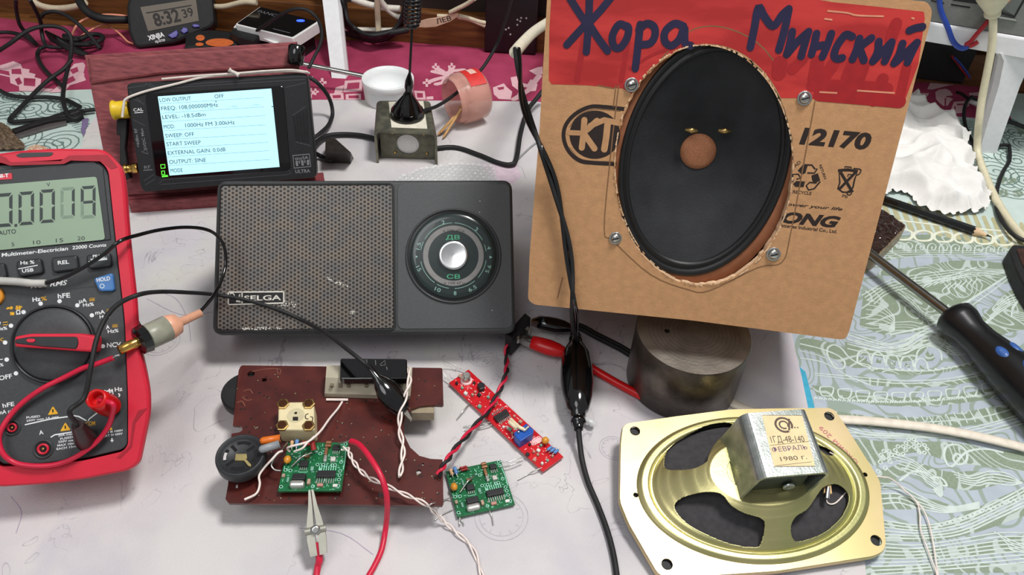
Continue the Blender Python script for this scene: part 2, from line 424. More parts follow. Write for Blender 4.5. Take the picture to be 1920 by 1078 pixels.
# hook and leaf of the lower field
ln('q3', (0,100),(90,122),(160,150),(190,180),(180,205),(150,200),(130,175),(115,140),(120,115),(145,105),(175,120),(210,160),(260,190),(300,200), w=.0012)
ln('q3', (0,130),(80,150),(140,178),(160,195), w=.0008); ln('q3', (0,160),(100,180),(200,235),(270,265),(310,280), w=.001); ln('q3', (240,180),(290,190),(330,205),(560,214),(800,160), w=.001)
for i in range(20): mb.face(G, circ(*G.uv(1560+i*12.5+70, 691+3.2*math.sin(i*.16)-max(0, i-9)*1.6), .0011, n=8), h3, gline)
for i in range(5):
    cx, cy = 1620+i*27, 665+i*4+0.
    mb.rp(G, [(cx-13,cy+14),(cx-11,cy-2),(cx-2,cy-9),(cx+9,cy-2),(cx+12,cy+12)], .0012, h3, gline)
    mb.fp(G, [(cx-5,cy+10),(cx-2,cy+2),(cx+2,cy+8),(cx+6,cy+3),(cx+5,cy+12)], h3, gsage)
for k in range(4): ln('q3', (200,60+k*20),(330,100+k*16),(440,90+k*18),(510,50+k*18),(600,60+k*20),(640,100+k*16), w=.001)
mb.fp(G, z('q3', (525,150),(540,130),(550,150),(560,140),(572,160),(560,172),(535,172)), h3, gsage)
ln('q3', (490,170),(500,130),(540,110),(590,130),(600,170), w=.001)
for dy in (0, 12, 225, 236): ln('q3', (60,225+dy*.6+ (dy>100)*20),(240,240+dy),(420,256+dy),(600,250+dy),(760,222+dy),(947,170+dy), w=.0008)
# ladder bands
for i in range(11):
    t = i/10; x = 85+i*76; y = 300+28*math.sin(min(1, t*1.1)*math.pi)*1.0-t*t*18
    ln('q3', (x,y-14),(x+28,y-18),(x+56,y-14),(x+48,y+18),(x+24,y+21),(x+6,y+16), w=.0009, h=h3, closed=True)
for i in range(44):
    x = 60+i*20; y = 336+24*math.sin(i/44*math.pi)-(i/44)**2*44
    ln('q3', (x,y),(x+5,y-12),(x+10,y-2),(x+14,y-9), w=.0007, h=h3)
for i in range(12):
    x = 560+i*34-150; y = 442-max(0, i-4)*5
    ln('q3', (x,y-36),(x+16,y-10),(x+26,y+14), w=.0008, h=h3)
for dy in (0, 60, 74): ln('q3', (150,410+dy),(350,432+dy*.9),(560,430+dy*.9),(760,412+dy),(947,362+dy), w=.0008, h=h3)
# great scroll, leaves and flowers
ln('q3', (860,560),(780,545),(700,560),(640,620),(610,580),(620,535),(670,528),(705,560),(700,600),(665,610),(648,585),(662,565),(680,575), w=.0014, h=h3)
for k in range(5): ln('q3', (640+k*10,640+k*12),(720+k*8,660+k*10),(800,640+k*12),(880,650+k*12),(940,690), w=.0009, h=h3)
for k in range(6): ln('q3', (380+k*12,560+k*16),(470+k*8,590+k*14),(540,640+k*10),(600,690+k*8),(560+k*6,720+k*6), w=.0009, h=h3)
ln('q3', (420,680),(480,640),(540,650),(580,690),(620,700),(600,670),(560,665),(575,690), w=.0013, h=h3)
for k in range(5): ln('q3', (340,690+k*22),(420,700+k*18),(500,740+k*14),(620,790+k*6),(760,770+k*6), w=.0009, h=h3)
for cx, cy in ((425,550),(515,545),(365,570),(470,520)):
    for a in range(6):
        x, y = cx+22*math.cos(a*1.05), cy+18*math.sin(a*1.05)
        mb.rp(G, z('q3', (x-8,y),(x,y-7),(x+8,y),(x,y+7)), .0008, h3, gline, 3, True)
for k, (x, y) in enumerate([(340,600),(360,625),(330,640),(380,600),(350,580)]): mb.rp(G, z('q3', (x-9,y),(x,y-9),(x+9,y),(x,y+9)), .0008, h3, gline, 3, True)
for k in range(6): ln('q3', (340,845+k*15),(520,868+k*11),(680,835+k*14),(830,770+k*14),(980,690+k*16), w=.0009, h=h3)
for i in range(19): mb.face(G, circ(*G.uv(*z1('q3', 570+i*21, 878-i*7.2)), .0014, .001, n=8), 2.6e-4, gline)
for k in range(9): ln('q3', (300,940+k*17),(480,952+k*14),(660,930+k*15),(840,900+k*17),(980,900+k*15), w=.0008, h=h3)
for k in range(5): ln('q3', (820+k*20,895+k*18),(890,930+k*10),(980,960+k*8), w=.0009, h=2.6e-4)
# curls of the rear field (dark lines on pale ground)
def curl(px, py, r, turns=2.6, a0=0.):
    c = G.uv(px, py, h1); n = int(turns*14)
    mb.rib(G, [(c[0]+r*(1-i/n*.93)*math.cos(a0+i/n*turns*6.283), c[1]+r*(1-i/n*.93)*math.sin(a0+i/n*turns*6.283)) for i in range(n+1)], .0011, h2, gdark, 0)
def rings(px, py, r, n, lo=0, hi=6.28):
    c = G.uv(px, py, h1)
    for k in range(n):
        q = r*(1-k/n); a = [lo+(hi-lo)*i/22 for i in range(23)]
        mb.rib(G, [(c[0]+q*math.cos(t), c[1]+q*math.sin(t)) for t in a], .001, h2, gdark, 0)
for (px, py, r) in [(112,268,.021),(58,203,.02),(10,208,.018),(118,198,.015),(150,205,.012),(-40,250,.02),(20,182,.012)]: curl(px, py, r, 3.2, .5)
for (px, py, r, n, lo, hi) in [(60,252,.018,4,1.2,3.9),(95,240,.02,3,1.4,2.9),(150,250,.016,4,.9,2.4),(30,260,.02,4,0,1.8),(100,205,.014,3,3.5,5.6),(75,225,.016,3,4.2,6.1),(70,285,.02,4,.3,2.8),(0,230,.02,3,.2,2.6)]: rings(px, py, r, n, lo, hi)
for (px, py, r) in [(1868,322,.024),(1905,300,.02),(1862,262,.018),(1905,250,.018),(1820,240,.014),(1785,232,.012),(1925,340,.02),(1835,350,.012),(1890,228,.012)]: curl(px, py, r, 3.4, 1.)
for (px, py, r, n, lo, hi) in [(1890,345,.022,4,3.3,5.8),(1830,300,.016,4,.2,2.2),(1890,280,.016,3,2.8,5.),(1800,250,.014,3,.2,2.8),(1870,240,.014,3,3,5.8),(1920,270,.014,3,1,4)]: rings(px, py, r, n, lo, hi)
mb.fp(G, z('e', (1340,590),(1400,570),(1510,580),(1510,660),(1430,650),(1350,630)), h1, gsage, r=.004)
mb.fp(G, z('f', (700,130),(850,140),(860,170),(760,190),(700,160)), h1, gsage, r=.003)
for x in (1870, 1898, 1925): mb.fp(G, [(x, 357), (x+14, 354), (x+24, 364), (x+12, 370), (x+2, 368)], h1, gsage, r=.003)
o = mb.build('oilcloth'); tag(o, 'pale green and blue oilcloth printed with paisley scrolls, lowest on the desk', 'tablecloth')

# ---- red cloth with white ornaments ----
rbase = M('red_fabric', (172,60,96), .85, var=.16, scale=25, col2=(146,42,74), bump=.25, bscale=1800)
rpale = M('red_fabric_ornament', (222,178,184), .85, var=.06, scale=600)
redpx = [(-250,-5),(80,45),(420,70),(1000,84),(1745,148),(1862,160),(1898,226),(1780,216),(1400,200),(1000,192),(600,187),(180,166),(0,172),(-250,182)]
mb, Rp = cloth('red', redpx, ZR, .0006, rbase)
def orn(k, *pts, m=None, h=h1): mb.fp(Rp, z(k, *pts), h, m or rpale)
def cut(k, *pts): orn(k, *pts, m=rbase, h=h2)
def cross(k, x, y, r):
    orn(k, (x-r,y-r*.3),(x-r*.3,y-r*.3),(x-r*.3,y-r),(x+r*.3,y-r),(x+r*.3,y-r*.3),(x+r,y-r*.3),(x+r,y+r*.3),(x+r*.3,y+r*.3),(x+r*.3,y+r),(x-r*.3,y+r),(x-r*.3,y+r*.3),(x-r,y+r*.3))
    cut(k, (x-r*.25,y-r*.2),(x+r*.25,y-r*.2),(x+r*.25,y+r*.2),(x-r*.25,y+r*.2))
orn('A', (0,440),(50,425),(90,412),(140,432),(150,460),(200,468),(195,488),(240,500),(232,520),(278,532),(270,592),(362,600),(330,618),(130,612),(128,582),(70,560),(66,520),(0,505))
cut('A', (78,466),(140,462),(146,500),(78,498)); cut('A', (160,525),(240,530),(236,582),(160,576)); cut('A', (0,470),(60,480),(66,510),(0,495)); cut('A', (100,535),(130,520),(150,560),(120,575))
orn('A', (330,625),(420,560),(440,500),(500,430),(560,420),(575,440),(560,500),(580,540),(520,560),(470,575),(430,620)); cut('A', (470,470),(520,450),(530,480),(490,500)); cut('A', (440,540),(490,510),(510,540),(450,570))
for x, y, r in ((520,490,26),(462,470,16),(450,552,30),(480,545,20),(1400,430,22),(1195,398,22),(1290,396,22),(1142,492,24)): cross('B', x, y, r)
orn('B', (655,480),(755,473),(758,542),(645,548)); cut('B', (672,494),(742,489),(740,527),(665,531)); orn('B', (565,556),(645,552),(650,592),(568,592)); cut('B', (580,566),(630,564),(632,582),(584,584))
orn('B', (600,520),(650,505),(640,550),(590,560)); orn('B', (660,560),(750,556),(752,592),(660,592)); cut('B', (676,568),(736,566),(738,584),(678,584))
orn('B', (1066,538),(1130,542),(1136,592),(1078,592)); cut('B', (1082,552),(1118,554),(1120,580),(1086,580)); orn('B', (1140,575),(1180,572),(1182,590),(1140,592))
for pts in ([(1150,488),(1200,470),(1265,455),(1340,440),(1410,435)], [(1265,455),(1235,425),(1195,402)], [(1265,455),(1285,425),(1290,400)], [(1265,455),(1300,480),(1330,470),(1390,462)], [(1265,455),(1240,490),(1200,500)], [(1180,425),(1240,440),(1300,420),(1360,415)]):
    mb.rp(Rp, z('B', *pts), .006, h1, rpale, 0)
orn('B', (1535,520),(1600,495),(1620,520),(1650,545),(1640,592),(1570,588),(1540,560)); cut('B', (1560,520),(1600,515),(1600,530),(1570,535))
orn('B', (1640,460),(1690,450),(1700,490),(1740,500),(1760,470),(1800,500),(1790,540),(1740,545),(1700,590),(1665,590),(1690,540),(1650,510)); cut('B', (1700,515),(1740,520),(1720,540),(1700,535))
orn('B', (1750,420),(1800,400),(1830,395),(1830,440),(1790,445)); mb.rp(Rp, z('B', (1660,590),(1740,540),(1810,450)), .006, h1, rpale, 0)
orn('e', (612,230),(650,205),(720,195),(760,215),(792,262),(730,270),(792,300),(760,330),(740,366),(690,368),(650,335),(620,300)); cut('e', (708,290),(722,292),(720,365),(706,365)); cut('e', (722,270),(790,268),(790,280),(722,284))
orn('e', (800,328),(915,318),(890,440),(755,452)); cut('e', (832,348),(900,345),(897,360),(832,364)); cut('e', (806,372),(820,372),(812,440),(798,442))
orn('e', (390,238),(552,240),(530,275),(500,312),(460,270),(420,262)); cut('e', (450,250),(490,255),(490,290),(460,280))
orn('e', (560,140),(640,110),(740,66),(800,75),(800,105),(915,130),(900,150),(760,160),(640,190),(580,205),(530,200)); cut('e', (640,110),(700,105),(690,130),(640,130)); cut('e', (770,125),(840,130),(800,150),(740,145))
orn('e', (950,240),(1060,230),(1062,270),(960,262)); orn('e', (905,330),(940,320),(960,370),(900,390))
orn('a', (985,960),(1080,940),(1140,1000),(1100,1078),(960,1078))
o = mb.build('ornament_cloth'); tag(o, 'crimson cloth with pale folk ornaments along the rear of the desk', 'tablecloth')

# ---- white printed cloth ----
wm = M('white_printed_fabric', (208,204,203), .85, var=.02, scale=14, col2=(192,187,192), bump=.35, bscale=1400, thr=(.45, .7))
nt = wm.node_tree; N, L = nt.nodes, nt.links; b = N['Principled BSDF']
tc = N.new('ShaderNodeTexCoord'); base = b.inputs['Base Color'].links[0].from_socket
def overlay(base, scale, col, lo, hi, dist=0.0, amount=1.0):
    n = N.new('ShaderNodeTexNoise'); n.inputs['Scale'].default_value = scale; n.inputs['Detail'].default_value = 6; n.inputs['Distortion'].default_value = dist; L.new(tc.outputs['Object'], n.inputs['Vector'])
    r = N.new('ShaderNodeMapRange'); r.inputs[1].default_value = lo; r.inputs[2].default_value = hi; r.inputs[4].default_value = amount; L.new(n.outputs[0], r.inputs[0])
    x = N.new('ShaderNodeMix'); x.data_type = 'RGBA'; L.new(r.outputs[0], x.inputs[0]); L.new(base, x.inputs[6]); x.inputs[7].default_value = lin(col); return x.outputs[2]
base = overlay(base, 9, (202,186,195), .53, .66, .4, .55); base = overlay(base, 7.3, (206,208,178), .55, .70, .6, .45); base = overlay(base, 11, (180,176,192), .54, .68, .8, .5)
wv = N.new('ShaderNodeTexNoise'); wv.inputs['Scale'].default_value = 26; wv.inputs['Detail'].default_value = 3; wv.inputs['Distortion'].default_value = 1.2; L.new(tc.outputs['Object'], wv.inputs['Vector'])
m1 = N.new('ShaderNodeMath'); m1.operation = 'SUBTRACT'; m1.inputs[1].default_value = .53; L.new(wv.outputs[0], m1.inputs[0])
m2 = N.new('ShaderNodeMath'); m2.operation = 'ABSOLUTE'; L.new(m1.outputs[0], m2.inputs[0])
mr = N.new('ShaderNodeMapRange'); mr.inputs[1].default_value = 0; mr.inputs[2].default_value = .006; mr.inputs[3].default_value = .6; mr.inputs[4].default_value = 0; L.new(m2.outputs[0], mr.inputs[0])
ns = N.new('ShaderNodeTexNoise'); ns.inputs['Scale'].default_value = 8; L.new(tc.outputs['Object'], ns.inputs['Vector'])
nr = N.new('ShaderNodeMapRange'); nr.inputs[1].default_value = .44; nr.inputs[2].default_value = .58; L.new(ns.outputs[0], nr.inputs[0])
mm = N.new('ShaderNodeMath'); mm.operation = 'MULTIPLY'; L.new(mr.outputs[0], mm.inputs[0]); L.new(nr.outputs[0], mm.inputs[1])
x = N.new('ShaderNodeMix'); x.data_type = 'RGBA'; L.new(mm.outputs[0], x.inputs[0]); L.new(base, x.inputs[6]); x.inputs[7].default_value = lin((120,110,126)); L.new(x.outputs[2], b.inputs['Base Color'])
# soft creases
wn = N.new('ShaderNodeTexNoise'); wn.inputs['Scale'].default_value = 16; wn.inputs['Detail'].default_value = 2; L.new(tc.outputs['Object'], wn.inputs['Vector'])
bp = N.new('ShaderNodeBump'); bp.inputs['Strength'].default_value = .55; bp.inputs['Distance'].default_value = .01; L.new(wn.outputs[0], bp.inputs['Height'])
old = b.inputs['Normal'].links[0].from_node; L.new(bp.outputs[0], old.inputs['Normal'])
whitepx = [(192,200),(330,192),(600,187),(1000,190),(1250,215),(1430,420),(1482,610),(1492,660),(1503,705),(1516,768),(1590,900),(1622,1055),(1640,1250),(-400,1250),(-200,700),(100,320),(148,290),(160,245)]
mb, Wp = cloth('white', whitepx, 0, .0006, wm)
pl_ink = M('fabric_print_lilac', (172,158,178), .85, var=.1); gr_ink = M('fabric_print_grey', (178,174,180), .85, var=.1)
for (cx, cy, r) in ((940,968,.014),(905,668,.009),(1150,840,.008),(300,640,.012)):
    c = Wp.uv(cx, cy); mb.rib(Wp, circ(c[0], c[1], r, n=28), .0004, h1, gr_ink, 0, True); mb.rib(Wp, circ(c[0], c[1], r*.82, n=28), .0003, h1, gr_ink, 0, True)
    for a in range(12): mb.rib(Wp, [(c[0]+r*.64*math.cos(a*.5236), c[1]+r*.64*math.sin(a*.5236)), (c[0]+r*.78*math.cos(a*.5236), c[1]+r*.78*math.sin(a*.5236))], .0004, h1, gr_ink, 0)
for pts in ([(290,545),(330,560),(352,600),(358,640)],[(930,330),(935,310),(975,312),(985,335)],[(850,330),(852,345),(846,380)],[(860,850),(845,880),(835,900)],[(1010,590),(1050,600),(1060,612)],[(560,990),(640,1000),(700,1040)],[(20,930),(40,960),(30,1000)],[(275,560),(340,590),(400,585)]):
    mb.rp(Wp, pts, .0004, h1, pl_ink)
mb.fp(Wp, [(900,308),(968,308),(978,330),(962,345),(930,340)], h1, M('fabric_print_pink', (212,192,204), .85))
mb.fp(Wp, z('g', (1385,380),(1500,370),(1480,480),(1440,560),(1450,600),(1410,690),(1360,560),(1380,480)), h1, M('fabric_print_violet', (120,104,140), .85), r=.002)
o = mb.build('printed_cloth'); tag(o, 'white cloth with faint printed sketches under the radio and meter', 'tablecloth')
# blue hem strip next to the white cloth
mb = MB(); mb.pp(G, z('K', (770,250),(812,285),(850,432),(800,434)), 0, .0004, M('turquoise_fabric', (60,160,190), .7))
o = mb.build('fabric_strip'); tag(o, 'narrow turquoise strip at the right edge of the white cloth', 'fabric')

# ================= white shelf =================
shz = height((1850,285), ZG, (1915,100))
L0, R0 = P(636,145,ZR), P(1850,285,ZG); L1, R1 = P(604,-116,shz,True), P(1915,108,shz,True)
th = thing('desk_shelf', 'white plastic desk shelf on legs standing at the rear of the desk', 'shelf', (0, .66, 0))
dx = (R1-L1); yaw = math.degrees(math.atan2(dx.y, dx.x)); SH = Pl(L1, yaw, 0)
Ls = dx.length
shp = M('shelf_plastic', (226,226,228), .4, var=.03)
mb = MB(); mb.prism(SH, rect(Ls*.5-.04, .09, Ls+.62, .18, .01), 0, .016, shp, .002); mb.build('shelf_board', th)  # unseen overhang on the left added to shade the rear of the desk
for nm, a, b_, wd in (('left', L0, L1, .0075), ('right', R0, R1, .0085)):
    mb = MB(); back = Vector((0, .012, 0))
    rr = lambda c, w_: [c+Vector((x*w_, y*.008, 0)) for x, y in ((-1,-1),(1,-1),(1.15,0),(1,1),(-1,1),(-1.15,0))]
    top = Vector((b_.x, b_.y+.012, b_.z+.001)); bot = a+Vector((0, .006, 0)); 
    mb.loft([rr(bot, wd*.92), rr(bot.lerp(top, .7), wd*1.05), rr(bot.lerp(top, .93), wd*1.3), rr(top, wd*1.9)], shp, smooth=False)
    mb.build('leg', th)
for x in (-.2, Ls+.1):
    mb = MB(); mb.box(SH, x, .17, .018, .014, -shz-ZG, 0, shp); mb.build('rear_leg', th)
SHZT = .016

print('SHELF', shz, L1, R1, yaw)
# ================= multimeter =================
MM = Pl(P(240, 885, .024), 13, 45)
th = thing('multimeter', 'red and dark grey digital multimeter with a big selector dial and a lit-up reading', 'multimeter', P(110, 900, 0))
mred = M('holster_red', (206,32,56), .42, var=.06, scale=60, bump=.1, bscale=2500)
mgrey = M('meter_grey', (62,64,66), .5, var=.08, scale=600, bump=.15, bscale=2500)
mdark = M('meter_dark', (38,40,42), .4)
ax = Vector(MM.uv(103, 640))
def sym(uv, drop=0): # right half outline (top to bottom) -> closed
    r = [Vector(p) for p in uv]; return [tuple(p) for p in r] + [(2*ax.x-p.x, p.y) for p in reversed(r)]
outer = sym(MM.uvs([(104,279),(192,280),(207,289),(231,315),(236,335),(245,450),(257,560),(262,641),(283,735),(283,775),(264,868),(243,882),(160,898),(132,902)], 0))
inn = sym(MM.uvs([(110,304),(176,297),(204,317),(218,449),(235,600),(241,743),(241,832),(232,843),(160,860),(130,863)], 0))
inn = rpoly(inn, .004)
outer = rpoly(outer, .004)
def shrink(p, k):
    cx, cy = sum(a[0] for a in p)/len(p), sum(a[1] for a in p)/len(p)+.01; return [(cx+(a[0]-cx)*k, cy+(a[1]-cy)*k) for a in p]
mb = MB()
mb.plate(MM, inset(outer, .0012), [inset(inn, -.0006)], .001, .0026, mred)      # raised rim of the holster
o2 = outer if area(outer) > 0 else outer[::-1]
mb.loft([[MM.w(p[0], p[1], h) for p in q] for q, h in ((shrink(o2,.80),-.024), (shrink(o2,.86),-.020), (shrink(o2,.95),-.008), (shrink(o2,.985),-.003), (o2,-.0006), (inset(o2,.0004),.0018), (inset(o2,.0014),.0027))], mred, True, False)
# grooves and chamfers of the holster corners
mb.fp(MM, z('E', (90,100),(125,84),(310,80),(318,88),(300,104),(120,112)), .0028, mdark, r=.001)
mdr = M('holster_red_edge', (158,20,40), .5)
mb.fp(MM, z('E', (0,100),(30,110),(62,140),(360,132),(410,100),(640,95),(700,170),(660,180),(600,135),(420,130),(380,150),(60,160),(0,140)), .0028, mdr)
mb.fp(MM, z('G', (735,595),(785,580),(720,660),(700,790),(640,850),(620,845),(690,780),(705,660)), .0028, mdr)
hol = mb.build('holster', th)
mb = MB(); mb.prism(MM, inset(inn, .0002), -.02, .0008, mgrey, .0006)
W = lambda s, k, A, B, h, m=INW, **kw: write(mb, s, MM, z1(k, *A), z1(k, *B), h, m, h=kw.pop('hh', .00088), **kw)
W('UT61E+', 'E', (388,203), (538,190), 8, bold=.02, shear=.2)
W('Multimeter-Electrician', 'E', (10,702), (405,662), 7, bold=.02, shear=.1)
W('22000 Counts', 'E', (430,658), (632,640), 6.5, bold=.02, shear=.1)
W('True RMS', 'E', (180,890), (402,868), 9, bold=.02, shear=.3)
W('OFF', 'q6', (-6,62), (108,40), 8.5, bold=.02)
W('NCV', 'q5', (1352,752), (1530,738), 9, bold=.02)
W('hFE', 'q5', (732,132), (888,118), 9, bold=.02)
W('Hz', 'q5', (412,172), (516,160), 8, bold=.03); W('%', 'q5', (520,162), (592,155), 8, INY, bold=.01)
W('\u00b5A', 'q5', (1000,188), (1098,176), 7.5, bold=.02); W('Hz%', 'q5', (1050,236), (1188,222), 6.5, bold=.02)
W('mA', 'q5', (1205,336), (1328,322), 7.5, bold=.02); W('Hz%', 'q5', (1260,386), (1388,372), 6.5, bold=.02)
W('A', 'q5', (1340,520), (1388,514), 7.5, bold=.02); W('Hz%', 'q5', (1362,570), (1500,556), 6.5, bold=.02)
for x, y in ((1125,150), (1345,292), (1415,482)):
    W('~', 'q5', (x+5,y), (x+72,y-6), 7, INY, bold=.01); W('=', 'q5', (x+5,y+28), (x+74,y+22), 7, INY, bold=.01); W('-', 'q5', (x+5,y-4), (x+66,y-8), 7, INY)
W('\u03a9', 'q5', (205,336), (262,328), 8, bold=.03)
for a, b in (((80,262),(165,246)), ((195,262),(280,236))): mb.rp(MM, z('q5', a, b), .0007, .00088, INY, 0)
mb.fp(MM, z('q5', (95,235),(130,250),(100,272)), .0009, INY); mb.rp(MM, z('q5', (140,232),(144,270)), .0009, .0009, INY, 0)
for x in (212, 246): mb.rp(MM, z('q5', (x,222),(x+5,276)), .0009, .0009, INY, 0)
for k in range(3): mb.rp(MM, z('q5', (130+k*16,305),(140+k*18,322),(132+k*16,342)), .0006, .00088, INY)
W('V', 'q5', (-30,478), (18,472), 7, bold=.02); W('~', 'q5', (38,488), (104,480), 8, INY, bold=.02); W('-', 'q5', (36,452), (100,444), 8, INY, bold=.02)
W('Hz%', 'q5', (-40,536), (92,524), 6, bold=.02); W('C', 'q5', (5,672), (46,668), 6, INY, bold=.02); W('~', 'q5', (-30,925), (38,918), 8, bold=.02); W('%', 'q5', (0,992), (46,985), 6, bold=.02)
for x, y in ((523,198),(762,167),(986,219),(1169,345),(1276,525),(1308,735),(308,304),(150,476),(76,688),(96,903),(213,1076)):
    c = MM.uv(*z1('q5', x, y)); mb.face(MM, circ(c[0], c[1], .00105, n=14), .0009, INW)
W('hFE', 'q6', (25,302), (128,284), 8, bold=.02); W('mA \u00b5A', 'q6', (-12,362), (130,340), 7.5, bold=.02)
W('A', 'q6', (345,540), (384,533), 8, bold=.02)
W('FUSED', 'q6', (232,398), (354,384), 4, bold=.02); W('250V max 1A max', 'q6', (232,426), (520,386), 3.6, bold=.02)
W('20A max', 'q6', (512,556), (642,538), 4, bold=.02); W('FUSED', 'q6', (530,586), (642,566), 4, bold=.02); W('250V max', 'q6', (512,612), (664,592), 4, bold=.02)
W('MAX 10min', 'q6', (506,644), (680,618), 4, bold=.02); W('EACH 15min', 'q6', (498,674), (692,644), 4, bold=.02)
W('CAT III 1000V', 'q6', (900,532), (1082,508), 4, bold=.02); W('CAT IV 600V', 'q6', (904,562), (1080,536), 4, bold=.02)
W('COM', 'q6', (755,462), (838,455), 8, INY, bold=.02)
W('Hz', 'q6', (1010,160), (1078,152), 8, bold=.02); W('V \u03a9', 'q6', (905,205), (1000,192), 7, bold=.02)
for pts in ([(218,452),(440,402),(650,372),(690,378),(760,416)], [(775,418),(785,400),(850,350),(882,338)], [(445,562),(480,540),(655,512)]): mb.rp(MM, z('q6', *pts), .0006, .00088, INW, 0)
mb.rp(MM, z('q6', (880,165),(990,148)), .0006, .00088, INW, 0); mb.fp(MM, z('q6', (890,150),(915,158),(893,176)), .0009, INW); mb.rp(MM, z('q6', (920,146),(923,174)), .0007, .0009, INW, 0)
for pts in ([(965,135),(958,152),(968,170)], [(985,138),(990,165)], [(1040,176),(1052,190),(1044,206)]): mb.rp(MM, z('q6', *pts), .0006, .0009, INW)
mb.rp(MM, z('q6', (984,568),(984,590)), .0006, .0009, INW, 0); mb.fp(MM, z('q6', (968,588),(1002,584),(985,606)), .0009, INW)
for x, y, s in ((465,335,1), (574,478,1), (965,484,.55)):
    mb.fp(MM, z('q6', (x,y-48*s),(x+48*s,y+20*s),(x-46*s,y+32*s)), .00088, INY, r=.0006); mb.rp(MM, z('q6', (x-1,y-20*s),(x,y+8*s)), .0006, .00095, INK, 0)
# recess of the dial, lower separator
mb.rp(MM, z('E', (0,905),(200,925),(540,880),(590,910),(690,900)), .0006, .00086, mdark)
panel = mb.build('front_panel', th)
# display
mb = MB()
mb.pp(MM, z('E', (-400,228),(-380,225),(0,185),(560,133),(612,180),(658,600),(560,612),(0,662),(-400,700)), .0006, .0014, mdark, .0003)
bez = mb.build('display_bezel', th)
mb = MB(); lcd = M('lcd_green', (128,150,124), .25, var=.03, scale=60)
mb.pp(MM, [(-62,351),(181,331),(197,449),(-52,474)], .0012, .0018, lcd, r=.0015)
lk, lg = M('lcd_segment', (34,46,44), .4), M('lcd_segment_faint', (112,134,114), .4)
def seg7(x, y, w_, h_, on, ghost='', sl=.03):
    t = w_*.2; H = h_/2
    def q(px_, py_): return (x+px_+sl*(h_-py_)*0+px_*0, y+py_-.075*px_)
    S = {'a': [(t*.3,0),(w_-t*.3,0),(w_-t,t),(t,t)], 'd': [(t,h_-t),(w_-t,h_-t),(w_-t*.3,h_),(t*.3,h_)],
         'g': [(t*.6,H),(t*1.1,H-t*.45),(w_-t*1.1,H-t*.45),(w_-t*.6,H),(w_-t*1.1,H+t*.45),(t*1.1,H+t*.45)],
         'f': [(0,t*.5),(t,t*1.4),(t,H-t*.6),(0,H-t*.1)], 'b': [(w_-t,t*1.4),(w_,t*.5),(w_,H-t*.1),(w_-t,H-t*.6)],
         'e': [(0,H+t*.1),(t,H+t*.6),(t,h_-t*1.4),(0,h_-t*.5)], 'c': [(w_-t,H+t*.6),(w_,H+t*.1),(w_,h_-t*.5),(w_-t,h_-t*1.4)]}
    for c in on: mb.fp(MM, z('E', *[q(*p) for p in S[c]]), .00188, lk)
    for c in ghost: mb.fp(MM, z('E', *[q(*p) for p in S[c]]), .00186, lg)
seg7(-24,328,98,200,'abcdef'); seg7(110,318,92,198,'abcdef'); seg7(236,305,90,198,'abcdef'); seg7(360,292,84,184,'bc','adef'); seg7(480,284,88,192,'abcfg','de'); seg7(-160,340,98,200,'abcdef')
mb.fp(MM, z('E', (86,508),(102,506),(102,522),(86,524)), .0019, lk)
W('V', 'E', (278,284), (300,281), 7, lk, hh=.00188); W('AUTO', 'E', (-6,574), (96,562), 8.5, lk, hh=.00188, bold=.01)
for t, x, y in (('5',70,640),('10',197,628),('15',332,616),('20',460,604)): W(t, 'E', (x,y), (x+22*len(t)-(6 if len(t) == 1 else 0),y-2), 7.5, lk, hh=.00188)
mb.build('display', th)
mb = MB(); mb.pp(MM, z('E', (-60,216),(70,204),(72,240),(-60,248)), .0014, .0017, M('badge_red', (200,40,60), .4)); write(mb, 'UNI-T', MM, z1('E',-40,236), z1('E',52,228), 7, INW, h=.00176, bold=.03); mb.build('badge', th)
# buttons
for nm, pts, t, m in (('push_button', [(90,728),(240,708),(258,800),(112,824)], (('Hz %',(122,748),(205,742),6.5),('USB',(132,796),(200,788),6.5)), mdark),
                      ('push_button', [(300,705),(456,690),(468,778),(312,798)], (('REL',(344,748),(412,742),7),), mdark),
                      ('push_button', [(508,690),(654,676),(664,760),(522,776)], (('PEAK',(552,706),(622,700),5),('MAX MIN',(540,728),(634,718),5)), mdark),
                      ('push_button', [(-110,752),(22,735),(42,828),(-100,850)], (), mdark),
                      ('hold_button', [(552,832),(668,795),(680,906),(588,908)], (('HOLD',(576,852),(656,840),7.5),), M('button_blue', (70,120,180), .4))):
    mb = MB(); mb.pp(MM, z('E', *pts), .0004, .0030, m, .0009, r=.0018)
    for s, a, b_, h_ in t: write(mb, s, MM, z1('E', *a), z1('E', *b_), h_, INW, h=.0031, bold=.02)
    if nm == 'push_button' and len(t) == 2: mb.rp(MM, z('E', (pts[0][0]+18,(pts[0][1]+pts[3][1])/2-2),(pts[1][0]-16,(pts[1][1]+pts[2][1])/2-2)), .0004, .0031, INW, 0)
    if nm == 'hold_button':
        c = MM.uv(*z1('E', 620, 878)); mb.rib(MM, circ(c[0], c[1], .0010, n=12), .0003, .0031, INW, 0, True)
        mb.build(nm, th, label='blue hold button')
    else: mb.build(nm, th)
mb = MB(); mb.pp(MM, z('E', (-60,870),(8,892),(18,950),(-8,985),(-60,990)), .0004, .0030, M('button_orange', (214,140,40), .4), .0008, r=.0016); mb.build('select_button', th, label='orange button')
